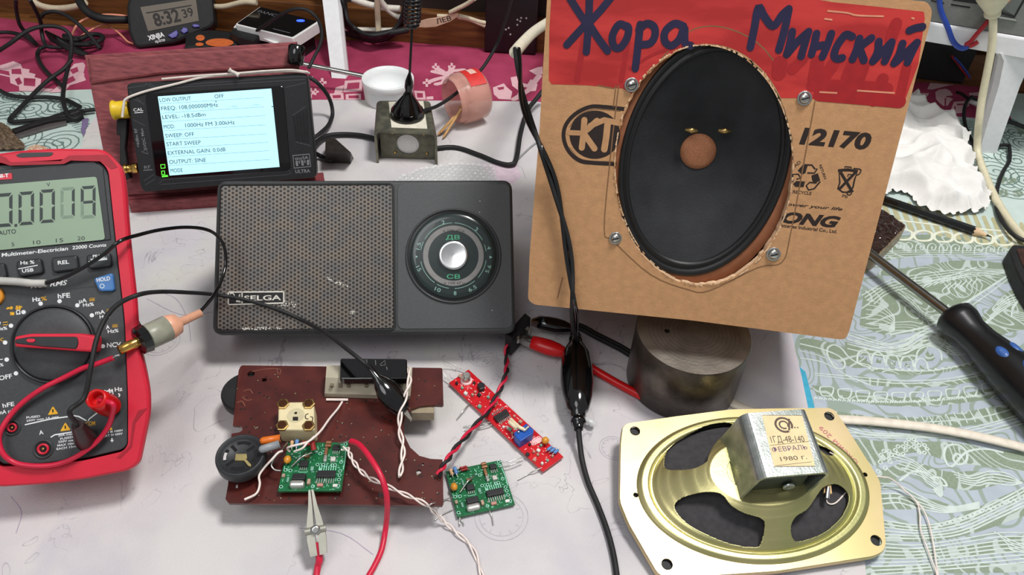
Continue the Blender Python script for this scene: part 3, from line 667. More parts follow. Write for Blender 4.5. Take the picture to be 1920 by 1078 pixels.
# dial
c = Vector(MM.uv(103, 645)); R = (Vector(MM.uv(182, 640))-c).length
mb = MB(); mb.lathe(MM.w(c.x, c.y, 0), MM.n, [(.0006,R*1.0),(.0022,R*1.0),(.0030,R*.975),(.0030,R*.95),(.0016,R*.93),(.0012,R*.9)], mdark, 64, False)
mb.lathe(MM.w(c.x, c.y, 0), MM.n, [(.0008,R*.93),(.0022,R*.92),(.0034,R*.86),(.0038,R*.5),(.0039,.0001)], mgrey, 64, False); dial = mb.build('selector_dial', th)
mb = MB(); mb.pp(MM, z('q5', (180,615),(300,592),(380,578),(990,575),(1206,612),(1206,720),(1190,812),(1000,800),(560,768),(182,742)), .003, .0115, mred, .0010, r=.001)
mb.pp(MM, z('q5', (190,650),(300,628),(390,615),(970,615),(990,690),(966,770),(560,742),(190,700)), .0112, .0120, mdark, .0004, r=.001)
mb.pp(MM, z('q5', (320,660),(350,640),(420,640),(448,662),(420,690),(350,688)), .0118, .0126, mred, .0003, r=.001); mb.build('dial_grip', dial)
# jacks
for k, (x, y, ro) in enumerate(((25,801,8.6),(83,841,10.4),(214,765,9),(166,826,10.5))):
    c = Vector(MM.uv(x, y)); r = (Vector(MM.uv(x+ro, y))-c).length*1.5; mb = MB()
    mb.lathe(MM.w(c.x, c.y, 0), MM.n, [(.0006,r*1.25),(.0016,r*1.2),(.0018,r*1.08),(.0012,r)], mgrey, 32, False)
    mb.face(MM, circ(c.x, c.y, r*1.02, n=32), .0011, K)
    mb.lathe(MM.w(c.x, c.y, 0), MM.n, [(.0010,r*.72),(.0019,r*.7),(.0019,r*.48),(.0010,r*.44)], mred if k < 3 else K, 28, False)
    mb.lathe(MM.w(c.x, c.y, 0), MM.n, [(.0010,r*.2),(.0018,r*.18),(.0018,.00005)], BR, 10, False)
    mb.build('input_jack', th)
mb = MB(); bw = MM.w(ax.x-.012, MM.uv(104,420)[1], -.026); bq = Vector((bw.x, bw.y+.012, .0))      # rear kick stand
q = [bw+MM.u*.022, bw-MM.u*.022, bq-MM.u*.022+Vector((0,0,.001)), bq+MM.u*.022+Vector((0,0,.001))]
mb.loft([q, [v+Vector((0,.003,.001)) for v in q]], mdark); mb.build('kick_stand', th)
# ---- plugs and test leads ----
def MMw(px, py, h=.004): return MM.at(px, py, h)
c = MM.uv(210, 762); th2 = thing('red_test_lead', 'red test lead plugged into the right jack of the meter', 'test lead', MM.w(c[0], c[1], 0))
mb = MB(); a0 = MM.w(c[0], c[1], .002); d = (MM.n*.9+MM.v*.35-MM.u*.1).normalized()
mb.lathe(a0, d, [(0,.0052),(.004,.0056),(.012,.0052),(.016,.0046),(.0155,.0034),(.011,.0030)], RP, 24, True); mb.build('banana_plug', th2)
mb = MB(); tip = a0+d*.012
mb.tube([tip]+[MMw(x, y, h) for x, y, h in z('G', (600,560,.017),(596,620,.012),(570,690,.008),(515,760,.006),(440,818,.005),(360,862,.005),(270,886,.005),(160,888,.005),(70,868,.005),(14,820,.006),(-6,750,.006),(10,690,.006),(60,615,.005),(130,545,.005),(230,475,.006),(340,420,.006),(440,370,.008),(520,345,.010),(600,315,.012))], .0013, RW); mb.build('cable', th2)
mb = MB(); e0 = MMw(*z1('G', 598, 316), .012); e1 = MMw(*z1('G', 636, 300), .012)
mb.tube([e0, e0.lerp(e1, .5)+Vector((0,0,.0006)), e1], .0005, SILV); mb.build('bare_end', th2)
c = MM.uv(166, 826); th3 = thing('black_test_lead', 'black test lead with alligator clip, running from the meter over the radio', 'test lead', MM.w(c[0], c[1], 0))
mb = MB(); a0 = MM.w(c[0], c[1], .002); top = MMw(*z1('G', 410, 668), .02); d = (top-a0).normalized()
mb.lathe(a0, d, [(0,.0052),(.004,.0052),(.008,.0046),(.016,.0034),(.0200,.0026)], M('plug_maroon', (48,28,30), .35), 24); mb.build('banana_plug', th3)
RAD = Pl(P(683, 628, .026), 5, 45)
# finish the black test lead: wire and clip
mb = MB()
pts = [top, top+d*.012+Vector((0,0,.002))]+[MMw(x, y, h) for x, y, h in z('px', (158,745,.026),(170,690,.027),(180,640,.024),(196,600,.020),(222,570,.018),(262,552,.016))]
pts += [P(x, y, zz) for x, y, zz in ((300,547,.082),(345,548,.072))]+[RAD.at(x, y, h) for x, y, h in ((400,552,.010),(460,562,.004),(520,580,.003),(570,602,.003))]+[P(615,628,.046),P(655,658,.050),P(680,678,.049),P(694,690,.0455)]
mb.tube(pts, .00115, KM); mb.build('cable', th3)
BPZ = .020
mb = MB(); A, B = P(690,685,.0460), P(771,788,BPZ+.004); dv = B-A; Ln = dv.length; dn = dv.normalized(); sd = Vector((0,0,1)).cross(dn)
mb.lathe(A, dn, [(0,.0014),(.003,.0019),(.008,.0024),(.012,.0052),(.018,.0072),(.024,.0070),(.030,.0052),(Ln*.84,.0034)], KG, 20, e=.72); mb.build('clip_boot', th3)
dull0 = M('jaw_steel', (140,136,128), .45, .5); mb = MB(); C0 = A+dn*(Ln*.80); rr = lambda c, w_, t_: [c+sd*(w_*x)+Vector((0,0,t_*y)) for x, y in ((-1,-1),(1,-1),(1,1),(-1,1))]
mb.loft([rr(C0+Vector((0,0,.001)), .0022, .0005), rr(B+Vector((0,0,.0006)), .0009, .0004)], dull0); mb.loft([rr(C0-Vector((0,0,.001)), .0022, .0005), rr(B-Vector((0,0,.0004)), .0009, .0004)], dull0); mb.build('clip_jaw', th3)

# ================= radio =================
th = thing('portable_radio', 'dark grey portable radio with a perforated metal grille and round tuning dial, leaning back', 'radio', P(683, 640, 0))
rc = M('radio_grey', (74,76,77), .55, var=.07, scale=900, bump=.12, bscale=3000)
rc2 = M('radio_case', (60,62,62), .45, var=.08, scale=500)
mb = MB(); face = rpoly(RAD.uvs(z('H', (90,64),(1834,60),(1854,962),(60,972)), 0), .0055, 5)
if area(face) < 0: face = face[::-1]
mb.loft([[RAD.w(p[0], p[1], h) for p in inset(face, i)] for h, i in ((-.036,.0015),(-.034,0),(-.004,-.0007),(-.0012,-.0004),(-.0002,.0007),(0,.0018))], rc2); mb.build('case', th)
# grille material: staggered round holes, spacing in millimetres along the panel
gm = M('grille_metal', (112,102,92), .42, .55, var=.12, scale=120, col2=(96,94,92)); nt = gm.node_tree; N, L = nt.nodes, nt.links; b = N['Principled BSDF']
uvn = N.new('ShaderNodeUVMap'); sp = N.new('ShaderNodeSeparateXYZ'); L.new(uvn.outputs[0], sp.inputs[0])
def mth(op, a, b_=None, c_=None):
    n = N.new('ShaderNodeMath'); n.operation = op
    for i, q in enumerate((a, b_, c_)):
        if q is None: continue
        if isinstance(q, (int, float)): n.inputs[i].default_value = q
        else: L.new(q, n.inputs[i])
    return n.outputs[0]
PW, PH = 4.32, 2.50
def gdist(sh):
    fx = mth('MULTIPLY', mth('SUBTRACT', mth('FRACT', mth('ADD', mth('DIVIDE', sp.outputs[0], PW), sh)), .5), PW)
    fy = mth('MULTIPLY', mth('SUBTRACT', mth('FRACT', mth('ADD', mth('DIVIDE', sp.outputs[1], PH), sh)), .5), PH)
    return mth('SQRT', mth('ADD', mth('MULTIPLY', fx, fx), mth('MULTIPLY', fy, fy)))
dd = mth('MINIMUM', gdist(0.0), gdist(.5))
mr = N.new('ShaderNodeMapRange'); mr.inputs[1].default_value = .62; mr.inputs[2].default_value = .74; L.new(dd, mr.inputs[0])
mx = N.new('ShaderNodeMix'); mx.data_type = 'RGBA'; L.new(mr.outputs[0], mx.inputs[0]); mx.inputs[6].default_value = lin((14,12,12)); L.new(b.inputs['Base Color'].links[0].from_socket, mx.inputs[7]); L.new(mx.outputs[2], b.inputs['Base Color'])
L.new(mth('MULTIPLY', mr.outputs[0], .55), b.inputs['Metallic'])
bp = N.new('ShaderNodeBump'); bp.inputs['Distance'].default_value = .0006; bp.inputs['Strength'].default_value = .8; L.new(mr.outputs[0], bp.inputs['Height']); L.new(bp.outputs[0], b.inputs['Normal'])
mb = MB(); mb.uvl = RAD
g = rpoly(RAD.uvs(z('H', (104,84),(1130,80),(1142,942),(80,952)), .0004), .0028, 4)
mb.prism(RAD, inset(g, .0006), -.001, .0005, gm, .0002); gr = mb.build('speaker_grille', th)
mb = MB(); g = g if area(g) > 0 else g[::-1]; mb.plate(RAD, inset(g, -.0007), [inset(g, .0003)], -.001, .0009, KM); mb.build('grille_frame', th)
mb = MB(); q = rpoly(RAD.uvs(z('H', (1158,80),(1826,78),(1842,936),(1158,942)), 0), .004); mb.prism(RAD, q, -.001, .0006, rc, .0004)
sc = M('scratch', (196,194,184), .6)
for x, y in ((1648,182),(1646,248),(1720,830)): c = RAD.uv(*z1('H', x, y)); mb.face(RAD, circ(c[0], c[1], .0003, n=8), .00066, sc)
mb.build('dial_panel', th)
mb = MB(); lm = M('badge_silver', (190,186,176), .35, .6)
for pts in ([(148,718),(486,715),(486,723),(148,726)], [(148,792),(486,782),(486,790),(148,800)], [(148,718),(156,718),(156,800),(148,800)], [(478,716),(486,716),(486,790),(478,790)], [(230,722),(238,722),(238,796),(230,796)]): mb.pp(RAD, z('H', *pts), .0004, .0013, lm)
mb.pp(RAD, z('H', (150,720),(484,717),(484,788),(150,798)), .0004, .0009, KM)
mb.rp(RAD, z('H', (162,732),(178,728),(188,742),(170,748)), .0006, .00135, lm); mb.fp(RAD, z('H', (196,780),(222,728),(226,784)), .0011, lm)
write(mb, 'SELGA', RAD, z1('H', 246, 772), z1('H', 466, 768), 9.5, lm, h=.0011, bold=.02); mb.build('name_badge', gr)
for k, (x0, y0, x1, y1, n, s) in enumerate(((235,945,480,935,46,6), (470,790,550,800,18,14), (740,640,870,700,22,6), (880,850,930,830,8,8))):
    if k == 0: mb = MB()
    for i in range(n):
        t = random.random(); c = RAD.uv(*z1('H', x0+(x1-x0)*t+random.uniform(-s, s), y0+(y1-y0)*t+random.uniform(-s*1.6, s*.8)))
        mb.face(RAD, circ(c[0], c[1], random.uniform(.0002, .00055), n=6), .0006, sc)
mb.build('worn_paint', th)
# tuning dial
c = Vector(RAD.uv(850.3, 479.8)); r = lambda px: (Vector(RAD.uv(850.3+px, 479.8))-c).length
O = RAD.w(c.x, c.y, 0)
mb = MB(); mb.lathe(O, RAD.n, [(.0004,r(90)),(.0016,r(88.5)),(.0020,r(87)),(.0014,r(85.5)),(.0007,r(84.5))], rc2, 72, False)
mb.lathe(O, RAD.n, [(.00066,r(85.5)),(.00067,r(79))], KG, 72, False); mb.build('dial_ring', th)
dg_ = M('dial_green', (34,46,44), .22, var=.1, coat=.3); gi = M('dial_ink', (140,180,168), .6); gg = M('dial_ink_green', (70,160,120), .6); grr = M('dial_ring_grey', (128,126,124), .5)
mb = MB(); mb.lathe(O, RAD.n, [(.0005,r(80)),(.0013,r(80)),(.0017,r(78.5)),(.0018,r(70)),(.0018,.00001)], dg_, 72, False)
def ring(a, b_, h, m, n=72):
    A_, B_ = circ(c.x, c.y, a, n=n), circ(c.x, c.y, b_, n=n); mb.add([RAD.w(*p, h) for p in A_+B_], [[i, (i+1) % n, n+(i+1) % n, n+i] for i in range(n)], m)
ring(r(47), r(56.5), .00186, grr)
for a0, a1 in ((-88,-50),(-42,-8),(8,20),(28,88),(92,150)[:2],(155,170),(190,235),(240,262)):
    n = 12; R_ = r(61.5); mb.rib(RAD, [(c.x+R_*math.cos(math.radians(a0+(a1-a0)*i/n)), c.y+R_*math.sin(math.radians(a0+(a1-a0)*i/n))) for i in range(n+1)], .0003, .00186, gi, 0)
def rtext(s, cx, cy, ang, L_, h_, m, k='q1', hh=.0019, bold=0):
    x, y = z1(k, cx, cy); a = math.radians(ang); dx_, dy_ = math.cos(a), math.sin(a); nx, ny = -dy_, dx_
    write(mb, s, RAD, (x-dx_*L_/2+nx*h_/2, y-dy_*L_/2+ny*h_/2), (x+dx_*L_/2+nx*h_/2, y+dy_*L_/2+ny*h_/2), h_, m, h=hh, bold=bold)
for s, x, y, a, L_ in (('2',380,265,-12,5.5),('3',672,325,32,5.5),('4',782,490,78,6),('5.6',775,675,-68,15),('6.5',636,846,-28,16),('8',484,888,0,5),('10',332,856,22,11),('15',165,672,62,10),('1.5',162,475,-76,13)): rtext(s, x, y, a, L_, 7.5, gi)
for pts in ([(785,560),(812,572),(786,586)], [(138,556),(158,568),(138,580)]): mb.fp(RAD, z('q1', *pts), .0019, gi)
rtext('x 100 \u043a\u0413\u0446', 470, 338, 0, 40, 5, INK); rtext('x 100 \u043a\u0413\u0446', 478, 798, 0, 40, 5, INK)
rtext('\u0414\u0412', 464, 397, 0, 26, 8, gg, bold=.01); rtext('\u0421\u0412', 470, 742, 0, 25, 8, gg, bold=.01); td = mb.build('tuning_dial', th)
mb = MB(); mb.lathe(O, RAD.n, [(.0016,r(27.5)),(.0038,r(27.3)),(.0043,r(26)),(.0041,r(22)),(.0036,r(12)),(.0034,.00001)], M('knob_silver', (215,215,215), .28, 1.0, var=.03), 48, False); mb.build('tuning_knob', td, label='silver tuning knob')

# ================= wooden stand and spectrum analyser =================
ST0 = Pl(P(262, 378, .006), 14, 60)
th = thing('wooden_stand', 'stained reddish wooden stand behind the black handheld analyser', 'stand', P(300, 380, 0))
wr = M('stained_wood', (150,76,78), .5, var=.3, scale=55, stretch=(1.2, 9, 9), col2=(108,46,52), bump=.12, thr=(.3,.7))
mb = MB(); mb.pp(ST0, [(158,103),(556,78),(560,122),(590,330),(600,352),(240,366),(196,298)], -.010, 0, wr, .0008); bd = mb.build('back_board', th)
mb = MB(); mb.pp(ST0, [(164,108),(553,84),(558,126),(300,140),(170,158)], -.001, .0022, wr, .0018); mb.build('top_panel', th)
LEDGE = Pl(P(240, 384, 0), 12, 0)
mb = MB(); mb.pp(LEDGE, [(236,354),(606,322),(610,346),(410,368),(240,379)], .0, .010, wr, .0012)
for a, b in (((242,368),(408,352)), ((242,374),(408,360))): mb.rp(LEDGE, [a, b], .0009, .0101, M('wood_groove', (84,30,36), .6), 0)
mb.build('ledge', th)
mb = MB(); tp = ST0.at(350, 110, -.012); ft = Vector((tp.x+.01, tp.y+.035, 0))
mb.loft([[tp+Vector((x*.02,0,0)) for x in (-1,1)]+[tp+Vector((x*.02,0,-.012)) for x in (1,-1)], [ft+Vector((x*.02,0,0)) for x in (-1,1)]+[ft+Vector((x*.02,-.008,0)) for x in (1,-1)]], wr); mb.build('rear_prop', th)

TS = ST0.off(.022)
th = thing('spectrum_analyser', 'black handheld signal analyser with a bright white menu screen, on the wooden stand', 'analyser', TS.at(430, 350, -.015))
tk = M('analyser_black', (28,29,31), .42, var=.15, scale=500, bump=.08, bscale=2500)
mb = MB(); oc = rpoly(TS.uvs(z('q2', (72,170),(110,150),(1490,72),(1530,80),(1545,120),(1615,860),(1612,905),(1580,920),(240,1035),(210,1030),(185,990),(100,420)), 0), .0015, 3)
oc = oc if area(oc) > 0 else oc[::-1]
mb.loft([[TS.w(p[0], p[1], h) for p in inset(oc, i)] for h, i in ((-.019,.002),(-.017,0),(-.002,0),(-.0006,.0004),(0,.0014))], tk)
tg = M('analyser_ink', (120,122,124), .5)
def Wt(s, A, B, h_, m=tg, hh=.0002, **kw): write(mb, s, TS, z1('q2', *A), z1('q2', *B), h_, m, h=hh, **kw)
Wt('CAL', (132,384), (210,378), 6, INW, bold=.01); mb.rp(TS, z('q2', (138,396),(208,390)), .0005, .0002, INW, 0)
Wt('RF', (220,848), (270,842), 6); mb.rp(TS, z('q2', (210,860),(284,854)), .0005, .0002, tg, 0)
Wt('+6dBm RF', (180,672), (158,522), 5.5, bold=.01); Wt('5VDC Max', (240,690), (205,518), 5.5, bold=.01)
mb.rp(TS, z('q2', (196,710),(246,728),(238,690)), .0004, .0002, tg, 0, True)
Wt('ULTRA', (1440,882), (1560,876), 6.5, bold=.02)
mb.rp(TS, z('q2', (1420,740),(1552,728),(1564,828),(1430,842)), .0007, .0002, tg, 0, True); Wt('tinySA', (1436,778), (1546,766), 6, bold=.02)
for k in range(5): mb.fp(TS, z('q2', (1440+k*23,784-k*2),(1458+k*23,782-k*2),(1464+k*22,824-k*2),(1446+k*22+(4 if k % 2 else 0),826-k*2)) if k % 2 == 0 else z('q2', (1442+k*23,784-k*2),(1452+k*23,783-k*2),(1456+k*22,806-k*2),(1448+k*22,807-k*2)), .0002, tg)
tl = M('analyser_edge', (64,66,70), .3)
for pts in ([(100,220),(215,330)], [(110,275),(212,320)], [(125,450),(225,498)], [(215,945),(300,890)], [(225,980),(302,930)], [(1415,418),(1520,345)], [(80,195),(220,175),(240,160)], [(232,155),(300,205)], [(255,150),(318,200)], [(340,965),(370,935),(1390,860),(1405,885),(1370,895),(350,975)], [(290,185),(1480,100),(1540,110)], [(300,200),(1520,125)], [(1360,190),(1530,150)], [(1440,632),(1555,658)], [(1330,718),(1375,715)]): mb.rp(TS, z('q2', *pts), .0006, .0002, tl, 0)
for k in range(5): mb.rp(TS, z('q2', (1425+k*26,420-k*14),(1452+k*22,620+k*4)), .0014, .0002, K, 0)
for k in range(4): mb.fp(TS, z('q2', (1445+k*32,624+k*9),(1462+k*32,628+k*9),(1466+k*32,640+k*9),(1450+k*32,636+k*9)), .0003, tl)
mb.build('case', th)
gl = M('screen_glass', (10,9,11), .08, coat=.4)
mb = MB(); mb.pp(TS, z('q2', (225,268),(240,240),(1320,175),(1345,190),(1400,840),(1380,862),(380,925),(310,905)), -.001, .0005, gl, .0003, r=.0015); mb.build('screen_glass', th)
sm = M('lit_screen', (178,232,250), .3, var=.01, emit=.55)
mb = MB(); mb.pp(TS, z('q2', (327,262),(1245,198),(1312,832),(422,902)), .0004, .0007, sm)
si = M('screen_ink', (30,44,60), .5); sl_ = M('screen_line', (150,190,205), .5)
rows = [('LOW OUTPUT',(345,308),(598,292)),('FREQ: 108.000000MHz',(357,376),(815,344)),('LEVEL: -18.5dBm',(366,446),(715,422)),('MOD:',(378,524),(466,518)),('1000Hz FM 3.00kHz',(552,512),(950,486)),('SWEEP: OFF',(390,596),(622,582)),('START SWEEP',(400,664),(676,648)),('EXTERNAL GAIN: 0.0dB',(411,736),(876,704)),('OUTPUT: SINE',(421,808),(718,790)),('MODE',(432,878),(530,872)),('OFF',(788,278),(862,273))]
for s, a, b_ in rows: Wt(s, a, b_, 7.6, si, .00076)
for i, (y, yr) in enumerate(((322,262),(398,338),(468,408),(540,483),(612,556),(684,624),(752,692),(822,764))): mb.rp(TS, z('q2', (342+i*10,y),(1180+i*8,yr+8)), .00025, .00074, sl_, 0)
for x in (390, 530, 715, 900, 1080): Wt('| 10%', (x,388-(x-390)*.07), (x+70,383-(x-390)*.07), 3, sl_, .00075)
mb.fp(TS, z('q2', (790,300),(806,299),(798,310)), .00076, si); mb.fp(TS, z('q2', (1245,342),(1262,341),(1254,352)), .00076, si)
mb.build('screen', th)
mb = MB(); gm2 = M('status_green', (90,230,60), .4, emit=.6)
for pts in ([(350,815),(384,812),(386,840),(354,844)], [(358,866),(380,864),(384,892),(360,894)], [(360,905),(408,900),(410,908),(362,912)]): mb.rp(TS, z('q2', *pts), .0007, .0006, gm2, 0, True)
mb.build('battery_symbol', th)
mb = MB(); yl = M('yellow_plastic', (226,190,40), .4); a0 = TS.at(*z1('q2', 96, 365), -.008)
mb.lathe(a0, -TS.u, [(0,.0055),(.001,.006),(.004,.0062),(.0085,.006),(.0095,.0068),(.0110,.0068),(.0115,.006)], yl, 24); mb.build('connector_cap', th, label='yellow cap on the upper connector')
mb = MB(); a0 = TS.at(*z1('q2', 165, 840), -.008); mb.lathe(a0, -TS.u, [(0,.0038),(.0035,.0038),(.0035,.003),(.007,.0029),(.0072,.0034),(.0095,.0034),(.0096,.001)], GO, 20); mb.build('coax_connector', th, label='gold threaded connector')
# string with a knot, tied over the analyser
mb = MB(); s1 = [TS.at(*z1('q2', x, y), h) for x, y, h in ((40,430,.001),(52,330,.001),(62,292,.0012),(110,262,.0014),(250,215,.0014),(480,160,.0014),(640,118,.0015),(760,97,.0015),(980,82,.0015),(1250,62,.0015),(1420,58,.0015),(1520,66,.001),(1550,74,-.003))]
mb.tube(s1, .0009, M('white_string', (226,216,206), .8, bump=.4, bscale=3000)); s2 = [TS.at(*z1('q2', x, y), h) for x, y, h in ((360,122,.0006),(500,108,.0014),(700,92,.0018),(960,76,.0026),(1180,58,.0026),(1400,48,.0022),(1540,64,.0012))]
mb.tube(s2, .0008, bpy.data.materials['white_string']); mb.tube([TS.at(*z1('q2', x, y), h) for x, y, h in ((902,44,.004),(925,58,.0036),(955,72,.004),(985,92,.0044))], [.0018,.0011,.0012,.0018], bpy.data.materials['white_string'])
tag(mb.build('string'), 'white knotted string tied across the top of the black analyser', 'string')

# ================= cardboard box with built-in speaker =================
BX = Pl(P(1290, 604, .067), -5, 68)
th = thing('cardboard_box', 'brown cardboard box with a red-painted band and hand-written words, leaning over the steel weight', 'box', P(1290, 604, .0))
fo = BX.uvs([(1029,-58),(1400,-27),(1738,3),(1748,18),(1745,40),(1592,622),(1585,636),(1572,636),(1300,601),(1001,571),(990,562),(993,480),(1011,250)])
fo = rpoly(fo, .002, 3)
hole = BX.uvs(circ(1320, 309, 167, 225, n=150, rot=.06)); rr_ = random.Random(3)
hole = [(x+rr_.uniform(-.0004,.0004), y+rr_.uniform(-.0004,.0004)) for x, y in hole]
mb = MB(); mb.plate(BX, fo, [hole], -.004, 0, CARD, CARD2)
fo2 = fo if area(fo) > 0 else fo[::-1]
mb.loft([[BX.w(p[0], p[1], h) for p in fo2] for h in (-.150, -.004)], CARD, True, False)
body = mb.build('carton', th)
mb = MB()   # red painted band following the box
redm = M('red_paint', (196,52,48), .55, var=.1, scale=45, col2=(168,34,34), stretch=(.5,2,2), thr=(.4,.6))
redd = M('red_paint_thick', (160,28,32), .5)
hcut = circ(1320, 309, 169, 227, n=120, rot=.06)
arc = [p for p in hcut if p[1] < 205]
up = [p for p in hcut if p[1] < 186]; up.sort(key=lambda p: p[0])
red = [(1036,-52),(1400,-24),(1560,4),(1640,12),(1732,22),(1734,34),(1722,120),(1694,196),(1688,201),(1660,199),(1600,194),(1536,188),(1518,184)]+[p for p in reversed(up)]+[(1168,166),(1100,160),(1034,158),(1029,150),(1030,60)]
uv = BX.uvs(red); tri = tessellate_polygon([[Vector((x, y, 0)) for x, y in uv]])
mb.add([BX.w(x, y, 6e-5) for x, y in uv], [list(t) for t in tri], redm)
h = 1.2e-4
for pts, w_ in (([(1100,40),(1092,90),(1082,150)],0.00300),([(1180,60),(1170,120),(1165,150)],0.00250),([(1300,80),(1230,100),(1180,130)],0.00150)): mb.rp(BX, pts, w_, h, redd)
for pts, w_ in (([(1295,240),(1240,400)],0.00550),([(120,640),(110,740)],0.00700),([(350,600),(250,700)],0.00500),([(500,630),(470,800)],0.00650),([(660,650),(560,790)],0.00600),([(860,650),(800,780)],0.00600),([(960,680),(900,840)],0.00600),([(1160,800),(1070,1020)],0.00550),([(1400,680),(1320,1040)],0.00450),([(450,860),(900,880),(1200,900)],0.00600),([(520,960),(1000,1000),(1330,1030)],0.00600)): mb.rp(BX, z('q4', *pts), w_, h, redd)
for pts in ([(600,110),(800,130),(900,155),(1170,165)], [(570,190),(650,200)], [(1450,180),(1480,190)], [(520,930),(700,940)], [(900,915),(1280,940)]): mb.rp(BX, z('q4', *pts), .0008, 2e-4, M('paint_gap', (214,140,110), .7))
mb.build('painted_band', th, label='red painted band')
blue = M('marker_blue', (30,26,60), .55, var=.15, scale=120)
mb = MB(); h = 2.6e-4; sw = .0036
def st(k, *pts, w_=sw): mb.rp(BX, z(k, *pts), w_, h, blue, 5)
st('C', (290,-10),(340,70),(395,150)); st('C', (410,-30),(405,120),(398,220),(390,318)); st('C', (545,-20),(480,60),(420,125)); st('C', (385,150),(320,220),(270,275)); st('C', (415,160),(460,230),(520,312))
st('C', (640,165),(590,150),(550,220),(560,285),(600,290),(640,230),(648,170),(620,155)); st('C', (720,150),(712,230),(700,340),(690,420)); st('C', (712,180),(760,145),(805,165),(810,220),(780,265),(725,275))
st('C', (985,160),(930,145),(875,190),(870,250),(910,280),(960,240),(990,165),(992,240),(1000,270),(1030,280))
mb.build('handwritten_word', th, label='first hand-written dark blue word'); mb = MB()
st('C', (1395,290),(1420,170),(1445,45),(1480,100),(1535,160),(1590,90),(1630,55)); st('C', (1630,60),(1605,180),(1570,305))
st('q4', (245,320),(225,430),(190,550)); st('q4', (200,540),(300,420),(410,320)); st('q4', (405,325),(370,450),(335,570))
st('q4', (490,340),(470,440),(440,550)); st('q4', (460,475),(560,455)); st('q4', (640,340),(600,460),(550,575))
st('q4', (850,370),(790,350),(740,400),(690,480),(670,560),(700,595),(750,585)); st('q4', (925,390),(900,490),(855,600)); st('q4', (1045,385),(960,450),(930,490),(970,610))
st('q4', (1120,420),(1110,520),(1060,620)); st('q4', (1070,610),(1160,520),(1250,425)); st('q4', (1250,430),(1220,530),(1180,620))
st('q4', (1360,440),(1330,540),(1275,640)); st('q4', (1290,630),(1390,540),(1505,430)); st('q4', (1500,440),(1450,540),(1410,630)); st('q4', (1430,308),(1490,285),(1560,272))
mb.build('handwritten_word', th, label='second hand-written dark blue word')
ink = M('carton_ink', (40,28,24), .8); mb = MB(); h = 6e-5
write(mb, '12170', BX, z1('p6', 172, 218), z1('p6', 762, 268), 30, ink, h=h, bold=.05, shear=.12)
write(mb, 'ONG', BX, z1('p6', 20, 882), z1('p6', 508, 928), 20.5, ink, h=h, bold=.05, shear=.3)
write(mb, 'ower your life', BX, z1('p6', 70, 742), z1('p6', 536, 786), 6, ink, h=h, bold=.02, shear=.3)
write(mb, 'atteries Industrial Co., Ltd.', BX, z1('p6', 18, 922), z1('p6', 490, 976), 6.5, ink, h=h, bold=.02)
write(mb, 'RECYCLE', BX, z1('p6', 118, 638), z1('p6', 274, 654), 6, ink, h=h, bold=.02); write(mb, 'Pb', BX, z1('p6', 532, 672), z1('p6', 578, 682), 6, ink, h=h, bold=.01)
write(mb, 'RETURN', BX, z1('p6', 340, 404), z1('p6', 384, 522), 5, ink, h=h, bold=.02); write(mb, 'AD', BX, z1('p6', 142, 424), z1('p6', 190, 380), 6, ink, h=h, bold=.01)
for pts in ([(160,448),(205,398),(245,405),(225,470),(195,482)], [(120,560),(150,535),(222,540),(210,588),(140,585)], [(275,490),(330,470),(350,530),(300,560),(282,530)]): mb.fp(BX, z('p6', *pts), h, ink)
for pts in ([(215,400),(280,402),(305,435),(325,432),(300,470),(240,468)], [(350,540),(300,600),(252,612),(232,575),(260,548),(320,552)], [(118,545),(118,480),(165,478),(185,512),(150,520)]): mb.rp(BX, z('p6', *pts), .0008, h, ink, 0)
mb.rp(BX, z('p6', (508,450),(515,550),(498,600),(540,630),(600,630),(625,590),(640,520),(665,450)), .0008, h, ink, 0, True)
mb.rp(BX, z('p6', (500,448),(580,440),(665,455)), .0014, h, ink, 0); mb.rp(BX, z('p6', (555,425),(560,415),(610,420),(612,430)), .0006, h, ink, 0); mb.rp(BX, z('p6', (630,430),(690,440),(680,475),(650,490)), .0006, h, ink)
for pts in ([(520,460),(622,630)], [(650,460),(505,610)]): mb.rp(BX, z('p6', *pts), .0014, h, ink, 0)
c_ = BX.uv(*z1('p6', 594, 636)); mb.rib(BX, circ(c_[0], c_[1], .0011, n=14), .0006, h, ink, 0, True); mb.rp(BX, z('p6', (582,500),(585,480),(615,482),(612,505)), .0006, h, ink, 0)
mb.build('carton_print', th); mb = MB()
for pts, w_ in (([(622,668),(500,655),(410,655),(320,700),(262,770),(252,850),(285,930),(350,985),(430,998),(575,1006)],0.00200), ([(600,682),(500,672),(420,672),(340,710),(285,780)],0.00020), ([(285,900),(340,965),(420,985),(560,990)],0.00020)): mb.rp(BX, z('C', *pts), w_, h, ink)
mb.face(BX, BX.uvs(circ(*z1('C', 442, 825), 155/3.267, 148/3.267, n=48), h), h, ink)
cc = M('carton_plain', (186,140,98), .85)
for pts, w_ in (([(285,812),(350,815)],0.00260), ([(378,735),(372,820),(362,905)],0.00310), ([(455,740),(400,790),(378,822),(440,910)],0.00310), ([(415,770),(500,735),(595,755)],0.00290), ([(520,760),(512,840),(500,915)],0.00330)): mb.rp(BX, z('C', *pts), w_, h+6e-5, cc, 0)
mb.build('round_emblem', th)
crease = M('carton_crease', (128,92,62), .9); mb = MB()
for pts in ([(1160,160),(1145,290),(1133,430),(1150,452),(1220,515),(1290,543),(1330,545),(1420,502),(1466,492),(1482,440),(1510,290),(1528,190)], [(1120,160),(1152,166)], [(1155,160),(1150,200)], [(1240,110),(1290,60),(1350,50),(1420,80),(1470,140)], [(1045,560),(1055,520)]): mb.rp(BX, pts, .0006, 8e-5, crease)
mb.build('embossed_outline', th)
